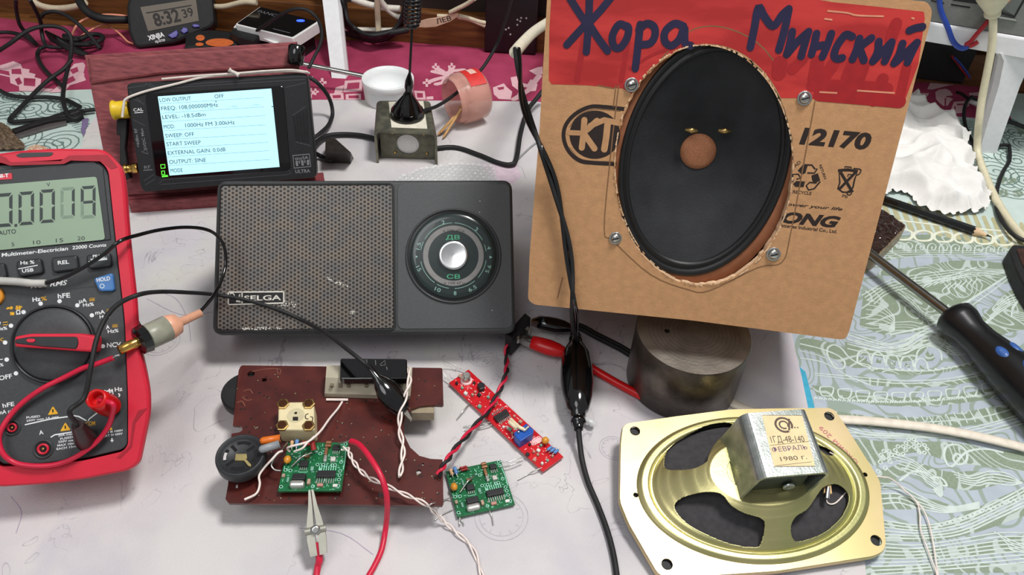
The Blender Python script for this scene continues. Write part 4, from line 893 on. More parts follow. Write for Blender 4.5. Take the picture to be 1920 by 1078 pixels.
for x, y, s in ((1184,159,13.5),(1508,184,14),(1154,446,12),(1450,476,13.5)):
    mb = MB(); c = Vector(BX.uv(x, y)); R_ = (Vector(BX.uv(x+s, y))-c).length; o_ = BX.w(c.x, c.y, 0)
    mb.lathe(o_, BX.n, [(0,R_),(.0007,R_),(.0008,R_*.95),(.0008,R_*.75)], ST, 28, False)
    mb.lathe(o_, BX.n, [(.0006,R_*.72),(.0014,R_*.68),(.0020,R_*.45),(.0022,.00001)], ST, 24, False)
    mb.rib(BX, [(c.x-R_*.5, c.y-R_*.2),(c.x+R_*.5, c.y+R_*.2)], .0007, .0023, KM, 0); mb.build('screw', th)
# torn paper edge round the opening
mb = MB(); rnd = random.Random(5); n = 220
for i in range(n):
    a = 2*math.pi*i/n; side_ = .5+.5*math.cos(a*2+1.2)
    if rnd.random() < .25: continue
    def ep(a, k): return (1320+167*k*math.cos(a+.0), 309+225*k*math.sin(a))
    w_ = rnd.uniform(.004,.014)+(.03 if -1.0 < a-6.28 < -.55 and rnd.random() < .5 else 0)*rnd.random(); mb.fp(BX, [ep(a-.012, .992), ep(a+.03*rnd.random()+.012, .994), ep(a+.02*rnd.random()+.01, 1+w_*rnd.random()), ep(a-.01, 1+w_)], .0002+rnd.random()*.0005, CARD2 if rnd.random() < .65 else CARD)
mb.build('torn_edge', th)

# the oval loudspeaker behind the opening
th = thing('oval_loudspeaker', 'black oval loudspeaker cone showing through the cut-out of the cardboard box', 'loudspeaker', BX.at(1320, 306, -.004))
cone = M('cone_black', (36,37,39), .75, var=.2, scale=70, bump=.2, bscale=900, col2=(26,27,29)); rubber = M('surround_rubber', (20,20,21), .45, var=.1)
cc0 = Vector(BX.uv(1321, 306)); ax_ = (Vector(BX.uv(1321+164, 306))-cc0).length; ay_ = (Vector(BX.uv(1321, 306+220))-cc0).length
apx = Vector(BX.uv(1319, 297))
def oring(k, h_, n=72, sh=0):
    cx_ = cc0.lerp(apx, sh); return [BX.w(*p, h_) for p in circ(cx_.x, cx_.y, ax_*k, ay_*k, n=n, rot=-.05)]
mb = MB(); gk = M('gasket_brown', (150,96,66), .8)
mb.loft([oring(1.12,-.0045),oring(1.12,-.0042),oring(.975,-.0042)], gk, False, False, True); mb.loft([oring(.99,-.0041),oring(.985,-.0030),oring(.955,-.0024),oring(.93,-.0034),oring(.915,-.0040),oring(.90,-.0028),oring(.875,-.0026),oring(.86,-.0048)], rubber, False, False, True); mb.build('surround', th)
mb = MB(); R0_ = Vector(BX.uv(1319+35.5, 297)); r0 = (R0_-apx).length
def cring(t, h_, n=72):
    A_ = circ(cc0.x, cc0.y, ax_*.862, ay_*.862, n=n, rot=-.05); B_ = circ(apx.x, apx.y, r0, n=n, rot=-.05); return [BX.w(a[0]*(1-t)+b[0]*t, a[1]*(1-t)+b[1]*t, h_) for a, b in zip(A_, B_)]
mb.loft([cring(0,-.0048), cring(.25,-.0095), cring(.5,-.0140), cring(.75,-.0180), cring(1,-.0212)], cone, False, False, True); mb.build('cone', th)
mb = MB(); o_ = BX.w(apx.x, apx.y, -.0215); mb.lathe(o_, BX.n, [(0,r0*1.02),(.0012,r0*.97),(.0020,r0*.7),(.0022,.00001)], M('copper_cloth', (166,108,74), .55, .2, var=.15, scale=1500, bump=.3), 40, False); mb.build('dust_cap', th, label='copper-coloured round dust cap')
for x, y in ((1296,244),(1358,245)):
    mb = MB(); q = BX.at(x, y, -.0145); pl_ = Pl((0,0,0)); mb.tube([q-BX.u*.003+BX.n*.0005, q+BX.n*.0012, q+BX.u*.003+BX.n*.0005], [.0008,.0016,.0008], BR); mb.build('lead_eyelet', th)
mb = MB(); mb.loft([oring(1.1,-.006), oring(.9,-.02), oring(.55,-.04), oring(.3,-.05)], K, False, True, True); mb.build('basket', th)
# ================= steel weight =================
cz = .0425; ca, cb = P(1190,650,cz), P(1408,650,cz); cr_ = (ca-cb).length/2*.995; cc_ = P(1301,622,cz)
steel = M('raw_steel', (104,96,88), .36, .75, var=.2, scale=90, col2=(74,64,56), bump=.15, bscale=400)
steel2 = M('turned_steel', (150,142,132), .34, .6, var=.2, scale=70, bump=.2, bscale=600)
mb = MB(); c0 = Vector((cc_.x, cc_.y, 0))
mb.lathe(c0, (0,0,1), [(.0003,cr_*.97),(.0012,cr_),(cz-.0008,cr_),(cz,cr_*.985)], steel, 96)
mb.lathe(c0, (0,0,1), [(cz,cr_*.985),(cz+.00002,cr_*.5),(cz+.00002,.0001)], steel2, 96, False)
TP = Pl(c0+Vector((0,0,cz+.00006)))
for k in range(4, 12): mb.rib(TP, circ(0, 0, cr_*k/14, n=40), .0002, 2e-5, M('steel_groove', (110,106,100), .5, .6) if k == 4 else bpy.data.materials['steel_groove'], 0, True)
c_ = TP.uv(*z1('K', 272, 126)); mb.face(TP, circ(c_[0], c_[1], .0016, n=14), 4e-5, K)
tag(mb.build('steel_weight'), 'heavy turned steel cylinder standing under the cardboard box', 'weight')

# ================= bare oval speaker, seen from the back =================
GS = Pl(P(1440, 1070, .0025), 8, 8)
th = thing('bare_loudspeaker', 'bare oval loudspeaker lying face down with yellow-passivated basket and square magnet yoke', 'loudspeaker', P(1412, 912, 0))
gold = M('passivated_zinc', (204,194,140), .36, .85, var=.1, scale=22, col2=(176,176,120), bump=.06, bscale=500, thr=(.35,.65))
gold2 = M('passivated_zinc_pink', (216,192,152), .36, .8, var=.1, scale=30, col2=(200,184,132))
FH = .0040
ol = rpoly(GS.uvs(z('K', (92,560),(100,500),(116,487),(300,460),(520,432),(700,428),(905,426),(928,436),(965,490),(1085,680),(1104,715),(1126,958),(1115,985),(1080,1003),(700,1062),(300,1088),(240,1078),(125,880),(88,790)), FH), .003, 4)
gc = Vector(GS.uv(1412.5, 911, FH)); ga = (Vector(GS.uv(1412.5+210, 901, FH))-gc).length; gb = (Vector(GS.uv(1405, 911+139, FH))-gc).length
el = lambda k, n=96: circ(gc.x, gc.y, ga*k, gb*k, n=n)
holes = [el(1.0)]
for x, y, r_ in ((147,516,.0029),(905,458,.0029),(1088,943,.0029),(272,1036,.0029),(150,766,.0014),(1045,686,.0013)):
    q = GS.uv(*z1('K', x, y), FH); holes.append(circ(q[0], q[1], r_, n=20))
mb = MB(); mb.plate(GS, ol, holes, FH-.0010, FH, gold2)
o_ = ol if area(ol) > 0 else ol[::-1]
mb.loft([[GS.w(p[0], p[1], h_) for p in inset(o_, i_)] for h_, i_ in ((.0004,-.0004),(FH-.0012,-.0004),(FH-.0002,-.0001),(FH,.0008))], gold2, False, False, True); mb.build('flange', th)
mb = MB(); g_o = inset(o_, .002); mb.plate(GS, g_o, [el(.93)], -.0012, FH-.0022, KM); mb.build('gasket', th)
ink2 = M('pen_pink', (186,96,116), .6)
mb = MB(); GF = GS.off(FH)
write(mb, '\u041e\u043a\u0441\u0438\u043c 209', GF, z1('N', 352, 505), z1('N', 165, 320), 8, ink2, h=1e-4); mb.build('pen_note', th)
wins = [cat([Vector(p) for p in z('K', *w_)], 5, True) for w_ in ([(262,645),(275,595),(330,545),(400,507),(470,488),(525,490),(500,530),(460,570),(435,615),(425,640),(385,662),(330,670),(275,668)],
    [(303,815),(330,780),(410,757),(480,762),(520,805),(570,835),(640,858),(650,885),(636,950),(612,968),(520,955),(420,915),(345,870)],
    [(753,890),(770,850),(815,822),(845,780),(880,735),(930,725),(972,755),(975,795),(945,855),(880,912),(800,942),(765,940)],
    [(850,575),(895,585),(922,604),(908,616),(880,606)])]
def inside(p, poly):
    x, y = p; c = False; n = len(poly)
    for i in range(n):
        a, b = poly[i-1], poly[i]
        if (a.y > y) != (b.y > y) and x < (b.x-a.x)*(y-a.y)/(b.y-a.y)+a.x: c = not c
    return c
prof = [(1.0,FH-.0004),(.985,FH+.0004),(.965,FH+.0012),(.92,FH+.0013),(.895,FH+.0002),(.875,FH+.0002),(.83,FH+.0022),(.75,FH+.0050),(.66,FH+.0085),(.56,FH+.0125),(.47,FH+.0150),(.44,FH+.0158),(0,FH+.0158)]
def fh(r_):
    for (a, ha), (b, hb) in zip(prof, prof[1:]):
        if b <= r_ <= a:
            t = (a-r_)/(a-b); t = t*t*(3-2*t)*.3+t*.7; return ha+(hb-ha)*t
    return FH+.0158
NR, NT = 170, 680; vs, px_ = [], []
for i in range(NR):
    r_ = 1-(1-.30)*i/(NR-1)
    for j in range(NT):
        a = 2*math.pi*j/NT; p = GS.w(gc.x+ga*r_*math.cos(a), gc.y+gb*r_*math.sin(a), fh(r_)); vs.append(p); px_.append(Q(p))
bbs = [(min(p.x for p in w_), max(p.x for p in w_), min(p.y for p in w_), max(p.y for p in w_)) for w_ in wins]
ins = [any(b_[0] < q[0] < b_[1] and b_[2] < q[1] < b_[3] and inside(q, w_) for w_, b_ in zip(wins, bbs)) for q in px_]
fs = []
for i in range(NR-1):
    for j in range(NT):
        k = (j+1) % NT; c4 = (i*NT+j, i*NT+k, (i+1)*NT+k, (i+1)*NT+j); s_ = sum(ins[q] for q in c4)
        if s_ < 2: fs.append(list(c4)[::-1])
mb = MB(); mb.add(vs, fs, gold, True); mb.add(vs[-NT:], [list(range(NT))], gold); bo = mb.build('basket', th)
sm_ = bo.modifiers.new('sheet', 'SOLIDIFY'); sm_.thickness = .0008; sm_.offset = -1
mb = MB(); cn2 = M('paper_cone_dark', (58,56,58), .85, var=.15, scale=300, bump=.15)
mb.loft([[GS.w(p[0], p[1], h_) for p in el(k, 72)] for k, h_ in ((.90,FH-.002),(.7,FH+.002),(.5,FH+.006),(.3,FH+.010))], cn2, False, True, True); mb.build('cone', th)
def hgt(pl, b_, hb, t_):
    B_ = pl.uv(*b_, hb); best = (9, 0)
    for i in range(200):
        h_ = hb+i*.0004; q = pl.uv(*t_, h_); e = math.hypot(q[0]-B_[0], q[1]-B_[1])
        if e < best[0]: best = (e, h_)
    return best[1]
HB = FH+.010; HT = HB+.0285; SKEW = -.0050
c4 = [Vector(GS.uv(*z1('q7', x, y), HT)) for x, y in ((262,128),(905,84),(1137,690),(440,748))]
galv = M('galvanised_steel', (196,200,198), .28, .9, var=.14, scale=140, col2=(160,168,160), bump=.1, bscale=900)
def yoke(mbx, c4, pl, hb, ht, t, mat, r=.0045, skew=0.0):
    w_ = (c4[1]-c4[0]).length; prof_ = []
    def arc(cx, cy, rr, a0, a1, n=6): return [(cx+rr*math.cos(math.radians(a0+(a1-a0)*i/n)), cy+rr*math.sin(math.radians(a0+(a1-a0)*i/n))) for i in range(n+1)]
    prof_ = [(0,hb)]+arc(r, ht-r, r, 180, 90)+arc(w_-r, ht-r, r, 90, 0)+[(w_,hb),(w_-t,hb)]+arc(w_-r, ht-r, r-t, 0, 90)+arc(r, ht-r, r-t, 90, 180)+[(t,hb)]
    rings_ = []
    for A_, B_ in ((c4[0], c4[1]), (c4[3], c4[2])): rings_.append([pl.w(*(A_.lerp(B_, x/w_)+Vector((skew*(1-(h_-hb)/(ht-hb)), 0))), h_) for x, h_ in prof_])
    n = len(prof_); vs_ = rings_[0]+rings_[1]; m_ = n//2
    mbx.add(vs_, [[j, (j+1) % n, n+(j+1) % n, n+j] for j in range(n)], mat, False)
    for base in (0, n):
        fs_ = [[base+j, base+j+1, base+n-2-j, base+n-1-j] for j in range(m_-1)]
        mbx.add(vs_, fs_ if base else [f[::-1] for f in fs_], mat)
mb = MB(); yoke(mb, c4, GS, HB, HT, .0016, galv, skew=SKEW); mb.build('magnet_yoke', th)
cm = sum(c4, Vector((0,0)))/4; dk = M('magnet_grey', (70,78,70), .4, .6, var=.2, scale=120)
mb = MB(); mb.prism(GS, [tuple(cm+(p-cm)*.78+Vector((SKEW*.6,0))) for p in c4], FH+.008, HT-.011, dk, .001)
mb.lathe(GS.w(cm.x, cm.y, HT-.009), GS.n, [(0,.011),(.004,.011),(.0073,.010)], M('magnet_core', (120,126,120), .3, .9), 32)
q = c4[3].lerp(c4[2], .5); q = cm+(q-cm)*.84; fa = GS.w(q.x+.003, q.y, (HB+HT)/2-.004); mb.lathe(fa, -GS.v, [(0,.0030),(.001,.0030),(.0013,.0024),(.0008,.0018),(.0008,.0001)], galv, 20, False); mb.build('magnet', th)
GT = GS.off(HT); mb = MB(); lb = M('label_paper', (226,206,160), .7, var=.05, scale=200)
mb.pp(GT, z('q7', (456,144),(842,148),(968,636),(572,640)), 0, .0001, lb, r=.0006); li = M('label_ink', (92,76,66), .7)
write(mb, '1\u0413\u0414-48-140', GT, z1('q7', 548, 410), z1('q7', 870, 402), 12.5, li, h=1.7e-4)
write(mb, '\u0424\u0415\u0412\u0420\u0410\u041b\u042c', GT, z1('q7', 560, 500), z1('q7', 896, 472), 9, M('stamp_violet', (112,84,118), .7), h=1.7e-4)
write(mb, '1980 \u0433.', GT, z1('q7', 640, 588), z1('q7', 892, 566), 8.5, li, h=1.7e-4)
for pts in ([(456,144),(842,148)], [(572,640),(968,636)], [(530,436),(905,398)], [(586,632),(935,594)]): mb.rp(GT, z('q7', *pts), .0002, 1.6e-4, li, 0)
for rr_2, w_ in ((.0042,.0011),(.0022,.0008)):
    q = GT.uv(*z1('q7', 664, 240)); mb.rib(GT, [(q[0]+rr_2*math.cos(a*.3), q[1]+rr_2*math.sin(a*.3)*.95) for a in range(-2,18)], w_, 1.7e-4, li, 0)
mb.rp(GT, z('q7', (716,180),(718,290)), .0009, 1.7e-4, li, 0); mb.rp(GT, z('q7', (655,306),(668,306)), .0006, 1.7e-4, li, 0)
for x in (765, 792): mb.rp(GT, z('q7', (x,262),(x+14,266)), .0006, 1.7e-4, li, 0)
mb.build('paper_label', th, label='yellowed paper label')
mb = MB(); tb = M('pertinax', (196,160,110), .6); mb.pp(GS, z('K', (888,722),(912,728),(916,760),(884,756)), FH+.009, FH+.0105, tb); mb.tube([GS.at(*z1('K', 900,735), FH+.011), GS.at(*z1('K', 894,780), FH+.0095)], [.0012,.0016], SILV); mb.build('solder_terminal', th)
for pts in ([(205,455,.016),(330,528,.010),(400,570,.008),(470,580,.009),(520,592,.006),(600,660,.001),(660,720,.001),(700,790,.001),(728,900,.001),(745,1010,.001),(760,1110,.001)],
            [(182,668,.013),(195,712,.014),(235,712,.013),(290,655,.011),(340,600,.008),(400,573,.0085),(460,580,.007)],
            [(560,625,.003),(640,700,.001),(662,760,.001),(668,850,.001),(715,980,.001),(745,1060,.001),(752,1110,.001)]):
    mb = MB(); mb.tube([P(*z1('N', x, y), h_) for x, y, h_ in pts], .00042, WW, 6); mb.build('lead_wire', th)

# flat white cable under the bare speaker
mb = MB(); mb.tube([P(x, y, h_) for x, y, h_ in [(1365,752,.0015),(1420,775,.0015),(1500,783,.0015)]+z('N', (270,288,.0018),(450,300,.0022),(700,328,.003),(900,362,.003),(1100,408,.0025),(1260,450,.002))], .0032, M('cable_white', (226,216,200), .45), 10, flat=.55)
tag(mb.build('flat_cable'), 'flat off-white cable leading from under the bare loudspeaker to the right', 'cable')

# ================= brown circuit board with its parts =================
BP = Pl(P(640, 948, BPZ-.0030), 3, 4)
th = thing('circuit_board', 'large reddish-brown circuit board of an old radio with a round cut-out at its right side', 'circuit board', P(640, 830, 0))
pb = M('pertinax_brown', (88,36,30), .3, var=.18, scale=60, col2=(66,25,22), bump=.05, coat=.2)
out = z('I', (160,150),(172,142),(1355,158),(1362,165),(1368,375),(1360,382),(1290,378),(1230,384),(1180,402),(1146,438),(1128,490),(1136,560),(1170,630),(1225,680),(1290,698),(1362,702),(1368,955),(1360,976),(92,962),(72,935),(88,850),(108,548),(155,540),(172,530),(172,512),(158,503),(116,500),(150,175))
uv = BP.uvs(out)
hl = []
for x, y, rx, ry in ((224,193,.0021,.0020),(303,228,.0016,.0013),(1220,775,.0013,.0013),(1245,730,.0007,.0007)):
    q = BP.uv(*z1('I', x, y)); hl.append(circ(q[0], q[1], rx, ry, n=16))
for pts in ([(131,846),(146,846),(145,872),(130,872)], [(978,900),(1012,900),(1012,926),(978,926)]): hl.append(BP.uvs(z('I', *pts)))
mb = MB(); mb.plate(BP, uv, hl, -.0016, 0, pb)
rnd = random.Random(11); pad = M('solder_highlight', (176,150,120), .35, .7); pd = M('board_hole', (26,12,10), .6)  # pad is the pale highlight painted on the solder dots
hv = [Vector(p) for p in uv]
occ = [(380,590,350,600),(380,760,590,890),(650,1180,140,345),(0,310,540,820)]
cnt = 0
while cnt < 150:
    x, y = rnd.uniform(90,1350), rnd.uniform(160,950)
    if cnt < 30: x, y = rnd.uniform(250,1340), rnd.choice([520,570,900,935,350,800])+rnd.uniform(-8,8)
    if any(a < x < b and c < y < d for a, b, c, d in occ): continue
    q = Vector(BP.uv(*z1('I', x, y)))
    if not inside(q, hv): continue
    m_ = pd if rnd.random() < .6 else pad; r_ = rnd.uniform(.0004,.0008)
    mb.face(BP, circ(q.x, q.y, r_, r_*rnd.uniform(.6,1), n=10), 4e-5, pd); 
    if m_ is pad: mb.face(BP, circ(q.x-.0002, q.y+.0002, r_*.6, n=8), 6e-5, pad)  # pale off-centre dot: highlight on the solder put into the colour
    cnt += 1
cl_ = M('board_scratch', (134,84,66), .5)
for pts in ([(180,295),(215,285),(235,310)], [(170,330),(200,350),(230,345)], [(140,365),(170,355),(190,385)], [(230,180),(300,165),(395,165),(395,195)], [(380,165),(385,195)], [(560,905),(620,905)], [(1140,240),(1150,225)], [(590,545),(610,560)]): mb.rp(BP, z('I', *pts), .00035, 6e-5, cl_)
mb.build('board', th)
# parts under the board that carry it
for nm_i, (nm, pts, h0, m_) in enumerate((('shield_can', [(1180,392),(1312,384),(1310,425),(1178,425)], -BPZ+.0012, M('can_tan', (150,136,112), .5)), ('shield_can', [(500,640),(620,640),(620,720),(500,720)], -BPZ+.002, ST), ('shield_can', [(800,800),(900,800),(900,880),(800,880)], -BPZ+.004, ST))):
    mb = MB(); uv_ = BP.uvs(z('I', *pts), -.0018); lo = min(BP.w(*p, 0).z for p in uv_); vs_t = [BP.w(*p, -.0018) for p in uv_]; mb.loft([[Vector((v.x, v.y, v.z-.0065 if nm_i == 0 else .0002)) for v in vs_t], vs_t], m_); mb.build(nm, th)
mb = MB(); o_ = BP.at(*z1('I', 205,335), -.010); mb.lathe(o_, BP.n, [(0,.0125),(.001,.0135),(.006,.0135),(.007,.0125)], KM, 36); mb.build('thumb_wheel', th)
# tuning capacitor
ccap = M('capacitor_cream', (222,208,166), .45, var=.05)
mb = MB(); CH_ = .011; mb.pp(BP, z('I', (386,360),(598,357),(602,526),(383,524)), 0, CH_, ccap, .0009, r=.002)
c_ = BP.uv(*z1('I', 490, 440), CH_); mb.face(BP, circ(c_[0], c_[1], .0046, n=32), CH_+4e-5, M('capacitor_disc', (196,186,150), .5)); mb.fp(BP, z('I', (472,448),(504,448),(504,471),(472,471)), CH_+8e-5, pd); mb.face(BP, circ(*BP.uv(*z1('I', 490, 426), CH_), .0008, n=12), CH_+9e-5, pd)
for pts in ([(566,430),(550,436),(548,456),(566,462)], [(575,448),(590,452),(588,476)]): mb.rp(BP, z('I', *pts), .0005, CH_+8e-5, pd)
cap = mb.build('tuning_capacitor', th)
for x, y in ((415,375),(568,374),(410,503),(567,505)):
    q = BP.uv(*z1('I', x, y), CH_); mb = MB(); o_ = BP.w(*q, CH_)
    mb.lathe(o_, BP.n, [(0,.0034),(.0009,.0034),(.0011,.003)], BR, 6, True, False); mb.lathe(o_, BP.n, [(.0009,.0022),(.0017,.0021),(.0018,.0019)], M('screw_brown', (96,58,38), .35, .8) if x == 415 else bpy.data.materials['screw_brown'], 20); mb.build('fixing_nut', cap)
# volume wheel
mb = MB(); WHt = .0125; o_ = BP.at(*z1('p4', 383, 552), WHt); rw = (BP.at(*z1('p4', 740, 552), WHt)-o_).length
mb.lathe(o_-BP.n*.007, BP.n, [(0,rw*.97),(.001,rw),(.0055,rw),(.0068,rw*.975),(.0072,rw*.92),(.0070,rw*.90),(.0062,rw*.78),(.0056,rw*.76),(.0056,.0001)], M('wheel_black', (44,46,48), .5, var=.1), 64)
WP_ = BP.off(WHt-.0014); wc = Vector(WP_.uv(*Q(o_-BP.n*.0014)))
def warc(k, a0, a1, w_, m_, h_=6e-5): mb.rib(WP_, [(wc.x+rw*k*math.cos(math.radians(a0+(a1-a0)*i/12)), wc.y+rw*k*math.sin(math.radians(a0+(a1-a0)*i/12))) for i in range(13)], w_, h_, m_, 0)
for a0 in (62, 154, 246, -26): warc(.62, a0, a0+52, .0019, K)
warc(.62, 168, 200, .0014, M('cloth_glimpse', (196,190,190), .8), 9e-5)
for a0 in (45, 135, 225, 315):
    a = math.radians(a0); mb.rib(WP_, [(wc.x+rw*.30*math.cos(a), wc.y+rw*.30*math.sin(a)), (wc.x+rw*.66*math.cos(a), wc.y+rw*.66*math.sin(a))], .0016, 8e-5, K, 0)
mb.build('volume_wheel', th)
mb = MB(); mb.pp(BP, z('p4', (325,545),(480,545),(486,610),(465,615),(545,700),(535,730),(500,712),(440,640),(312,640)), WHt-.0014, WHt-.0006, M('wheel_axle', (176,160,108), .4, .5, var=.2)); mb.build('wheel_axle', th)
mb = MB(); mb.lathe(o_-BP.n*.0195, BP.n, [(0,.006),(.0125,.006)], KM, 24); mb.build('wheel_hub', th)
# slide switch
tr = M('switch_milky', (176,168,148), .4, var=.08, scale=90)
mb = MB(); t_ = [BP.at(*p, .011) for p in z('p5', (84,300),(1166,325),(1160,478),(72,458))]; b_ = [BP.at(*p, .0002) for p in z('p5', (80,470),(1160,480),(1136,735),(56,702))]
m_ = [BP.at(*p, .0035) for p in z('p5', (78,400),(1164,420),(1142,690),(58,658))]
mb.loft([b_[::-1], m_[::-1], t_[::-1]], tr); mb.build('switch_body', th)
dk_ = M('switch_contact', (116,104,84), .5)
for x in (150,257,360,585,1030): mb = MB() if x == 150 else mb; mb.tube([BP.at(*z1('p5', x-20, 556), .0080), BP.at(*z1('p5', x+18, 556), .0080)], .0011, dk_, 8, 0)
mb.build('switch_contacts', th)
mb = MB(); t_ = z('p5', (270,212),(1078,218),(1098,232),(1106,455),(1096,470),(268,472),(250,458),(256,226)); mb.prism(BP, BP.uvs(t_, .0155), .011, .0155, KG, .0006)
for pts in ([(545,250),(590,232),(600,300),(552,300)], [(760,290),(820,240),(825,300),(760,305)], [(700,235),(705,300)], [(840,320),(850,360)]): mb.rp(BP, z('p5', *pts), .0003, .0156, M('cap_scratch', (120,120,118), .5) if pts[0][0] == 545 else bpy.data.materials['cap_scratch'], 0)
mb.build('switch_cap', th, label='black switch cap')
mb = MB(); mb.tube([BP.at(*z1('p5', 80, 736), .001), BP.at(*z1('p5', 355, 738), .001)], .0008, WW, 6, 0); mb.build('bare_jumper', th)
# small axial capacitors
for nm, a, b_, m_, h_ in (('axial_capacitor', (720,358), (965,322), M('cap_orange', (214,108,30), .4), .013), ('axial_capacitor', (705,480), (955,402), M('cap_grey', (140,144,148), .4), .015)):
    mb = MB(); A_, B_ = BP.at(*z1('p4', *a), h_), BP.at(*z1('p4', *b_), h_); d_ = B_-A_; L_ = d_.length
    mb.lathe(A_, d_, [(-.0016,.0008),(-.001,.0016),(0,.0020),(L_*.93,.0020),(L_*.94,.0015),(L_*.96,.0022),(L_,.0021),(L_,.0012)], m_, 20); mb.lathe(B_, d_, [(-.0002,.0011),(.0001,.001)], pd, 12); mb.build(nm, th)

# ================= small circuit modules =================
grn = M('pcb_green', (22,108,62), .3, var=.12, scale=300, col2=(16,88,50), coat=.2); sk = M('silkscreen_green', (150,214,190), .5); chip = M('chip_black', (34,34,36), .45); cop = M('copper_component', (168,120,88), .35, .6); pin = M('pin_tin', (206,206,200), .3, .8)
def green_module(root, BL, BRt, TL, z_, base=None):
    a, b, c = P(*BL, z_), P(*BRt, z_), P(*TL, z_)
    yaw = math.degrees(math.atan2(b.y-a.y, b.x-a.x)); pl = Pl(a, yaw, 0); W_ = (b-a).length; q = c-a; H_ = q.dot(pl.v); kx, ky = W_/790, H_/610
    U = lambda x, y: ((x-145)*kx, (945-y)*ky)
    def B(nm, x0, y0, x1, y1, h0, h1, m_, bev=.0002, r=0, lab=None, mbx=None):
        mx_ = mbx or MB(); (u0, v0), (u1, v1) = U(x0, y1), U(x1, y0); mx_.box(pl, (u0+u1)/2, (v0+v1)/2, u1-u0, v1-v0, h0, h1, m_, r, bev)
        return mx_ if mbx else mx_.build(nm, root, label=lab)
    mb = MB(); mb.prism(pl, [(0,0),(W_,0),(W_,H_),(0,H_)], -.0014, 0, grn, .0001)
    for x, y in ((185,690),(250,697),(580,622),(655,625),(770,632),(805,630),(880,592),(885,706),(885,757),(885,812),(175,895),(572,893),(900,357),(900,410),(590,480),(890,890)):
        u, v = U(x, y); mb.rib(pl, circ(u, v, 20*kx, n=14), .00032, 5e-5, sk, 0, True); mb.face(pl, circ(u, v, 11*kx, n=10), 5e-5, pd)
    rr_ = random.Random(9)
    for _ in range(120):
        x, y = rr_.uniform(160,930), rr_.uniform(345,930); l_ = rr_.uniform(8,40); v_ = rr_.random() < .5
        mb.rib(pl, [U(x, y), U(min(935,x+(0 if v_ else l_)), min(938,y+(l_ if v_ else 0)))], .00028, 6e-5, sk, 0)
    for x in range(612, 830, 30): mb.rib(pl, [U(x,640), U(x,720)], .0004, 6e-5, sk, 0)
    mb.rib(pl, [U(915,450), U(925,560), U(920,690)], .0004, 6e-5, sk, 0); mb.rib(pl, [U(355,700), U(360,718), U(465,718), U(468,700)], .0003, 6e-5, sk, 0)
    for x, y in ((735,528),(775,528),(820,528),(880,525),(290,540),(225,490),(895,855),(600,845),(330,620),(545,455)): mb.box(pl, *U(x, y), 22*kx, 14*ky, 0, .0003, pin)
    mb.build('board', root)
    mb = MB(); B('', 600,722,836,800,.0004,.0020,chip,.0003,mbx=mb)
    for x in range(612, 830, 30): B('', x-6,798,x+6,862,.0001,.0006,pin,0,mbx=mb)
    mb.build('chip', root)
    mb = MB(); B('', 748,388,842,450,.0004,.0018,chip,.0003,mbx=mb)
    for x in (758,782,808,838): B('', x-6,450,x+5,494,.0001,.0006,pin,0,mbx=mb)
    mb.build('chip', root)
    mb = MB(); B('', 358,592,466,664,.0004,.0020,chip,.0003,mbx=mb)
    for x in (372,398,424,450): B('', x-5,662,x+6,700,.0001,.0006,pin,0,mbx=mb)
    mb.build('chip', root)
    B('inductor', 305,772,470,846,0,.0030,chip,.0004)
    mb = MB(); B('', 285,852,474,925,.0002,.0034,pin,.0012,r=.0016,mbx=mb); mb.build('crystal', root, label='silver crystal can')
    u, v = U(196,590); mb = MB(); mb.lathe(pl.w(u, v-.0022, .0022), pl.v, [(0,.0004),(.0006,.0015),(.002,.0020),(.0036,.0016),(.0046,.0004)], M('tantalum_orange', (210,140,40), .3, coat=.4) if 'tantalum_orange' not in bpy.data.materials else bpy.data.materials['tantalum_orange'], 16); mb.build('tantalum_capacitor', root, label='orange tantalum capacitor')
    def axial(nm, x0, y0, x1, y1, r_, m_, h_=.0022, lab=None):
        A_, B_ = pl.w(*U(x0,y0), h_), pl.w(*U(x1,y1), h_); d_ = B_-A_; L_ = d_.length; mx_ = MB()
        mx_.lathe(A_, d_, [(0,.0002),(.0002,r_),(L_*.2,r_*1.05),(L_*.3,r_*.85),(L_*.7,r_*.85),(L_*.8,r_*1.05),(L_-.0002,r_),(L_,.0002)], m_, 14); mx_.tube([A_-d_*.35-pl.n*.001, A_, B_, B_+d_*.35-pl.n*.001], .00025, pin, 6, 0); mx_.build(nm, root, label=lab)
    mm_ = lambda n_, c_, **k_: bpy.data.materials.get(n_) or M(n_, c_, .4, **k_)
    axial('resistor', 268,338,276,428, .0011, mm_('resistor_blue', (96,140,196)), lab='blue resistor'); axial('resistor', 205,352,216,430, .0010, mm_('resistor_tan', (214,170,130)), lab='tan resistor')
    axial('diode', 335,355,440,352, .0007, mm_('diode_red', (150,40,36)), .0016); axial('diode', 350,388,445,384, .0007, mm_('diode_red', (150,40,36)), .0016)
    for x0, y0, x1, y1, m_, h1_ in ((645,336,718,368,cop,.0016),(642,380,722,414,cop,.0018),(650,430,690,520,cop,.0022),(652,525,694,600,pin,.0020),(742,545,806,598,mm_('trim_white', (200,196,190)),.0016),(505,660,545,712,mm_('cap_teal', (120,170,150)),.0012),(495,822,536,880,mm_('cap_tan', (176,150,130)),.0018),(625,872,700,904,mm_('cap_pink', (196,140,128)),.0014),(820,872,880,906,mm_('pad_white', (220,220,214)),.0008),(232,790,262,850,mm_('cap_teal', (120,170,150)),.0012),(320,520,345,580,mm_('cap_teal', (120,170,150)),.0012),(160,750,200,790,mm_('cap_tan', (176,150,130)),.0014),(520,460,560,480,mm_('cap_teal', (120,170,150)),.0012),(390,505,465,545,cop,.0016)):
        B('chip_capacitor', x0, y0, x1, y1, 0, h1_, m_, .0003, r=.0003)
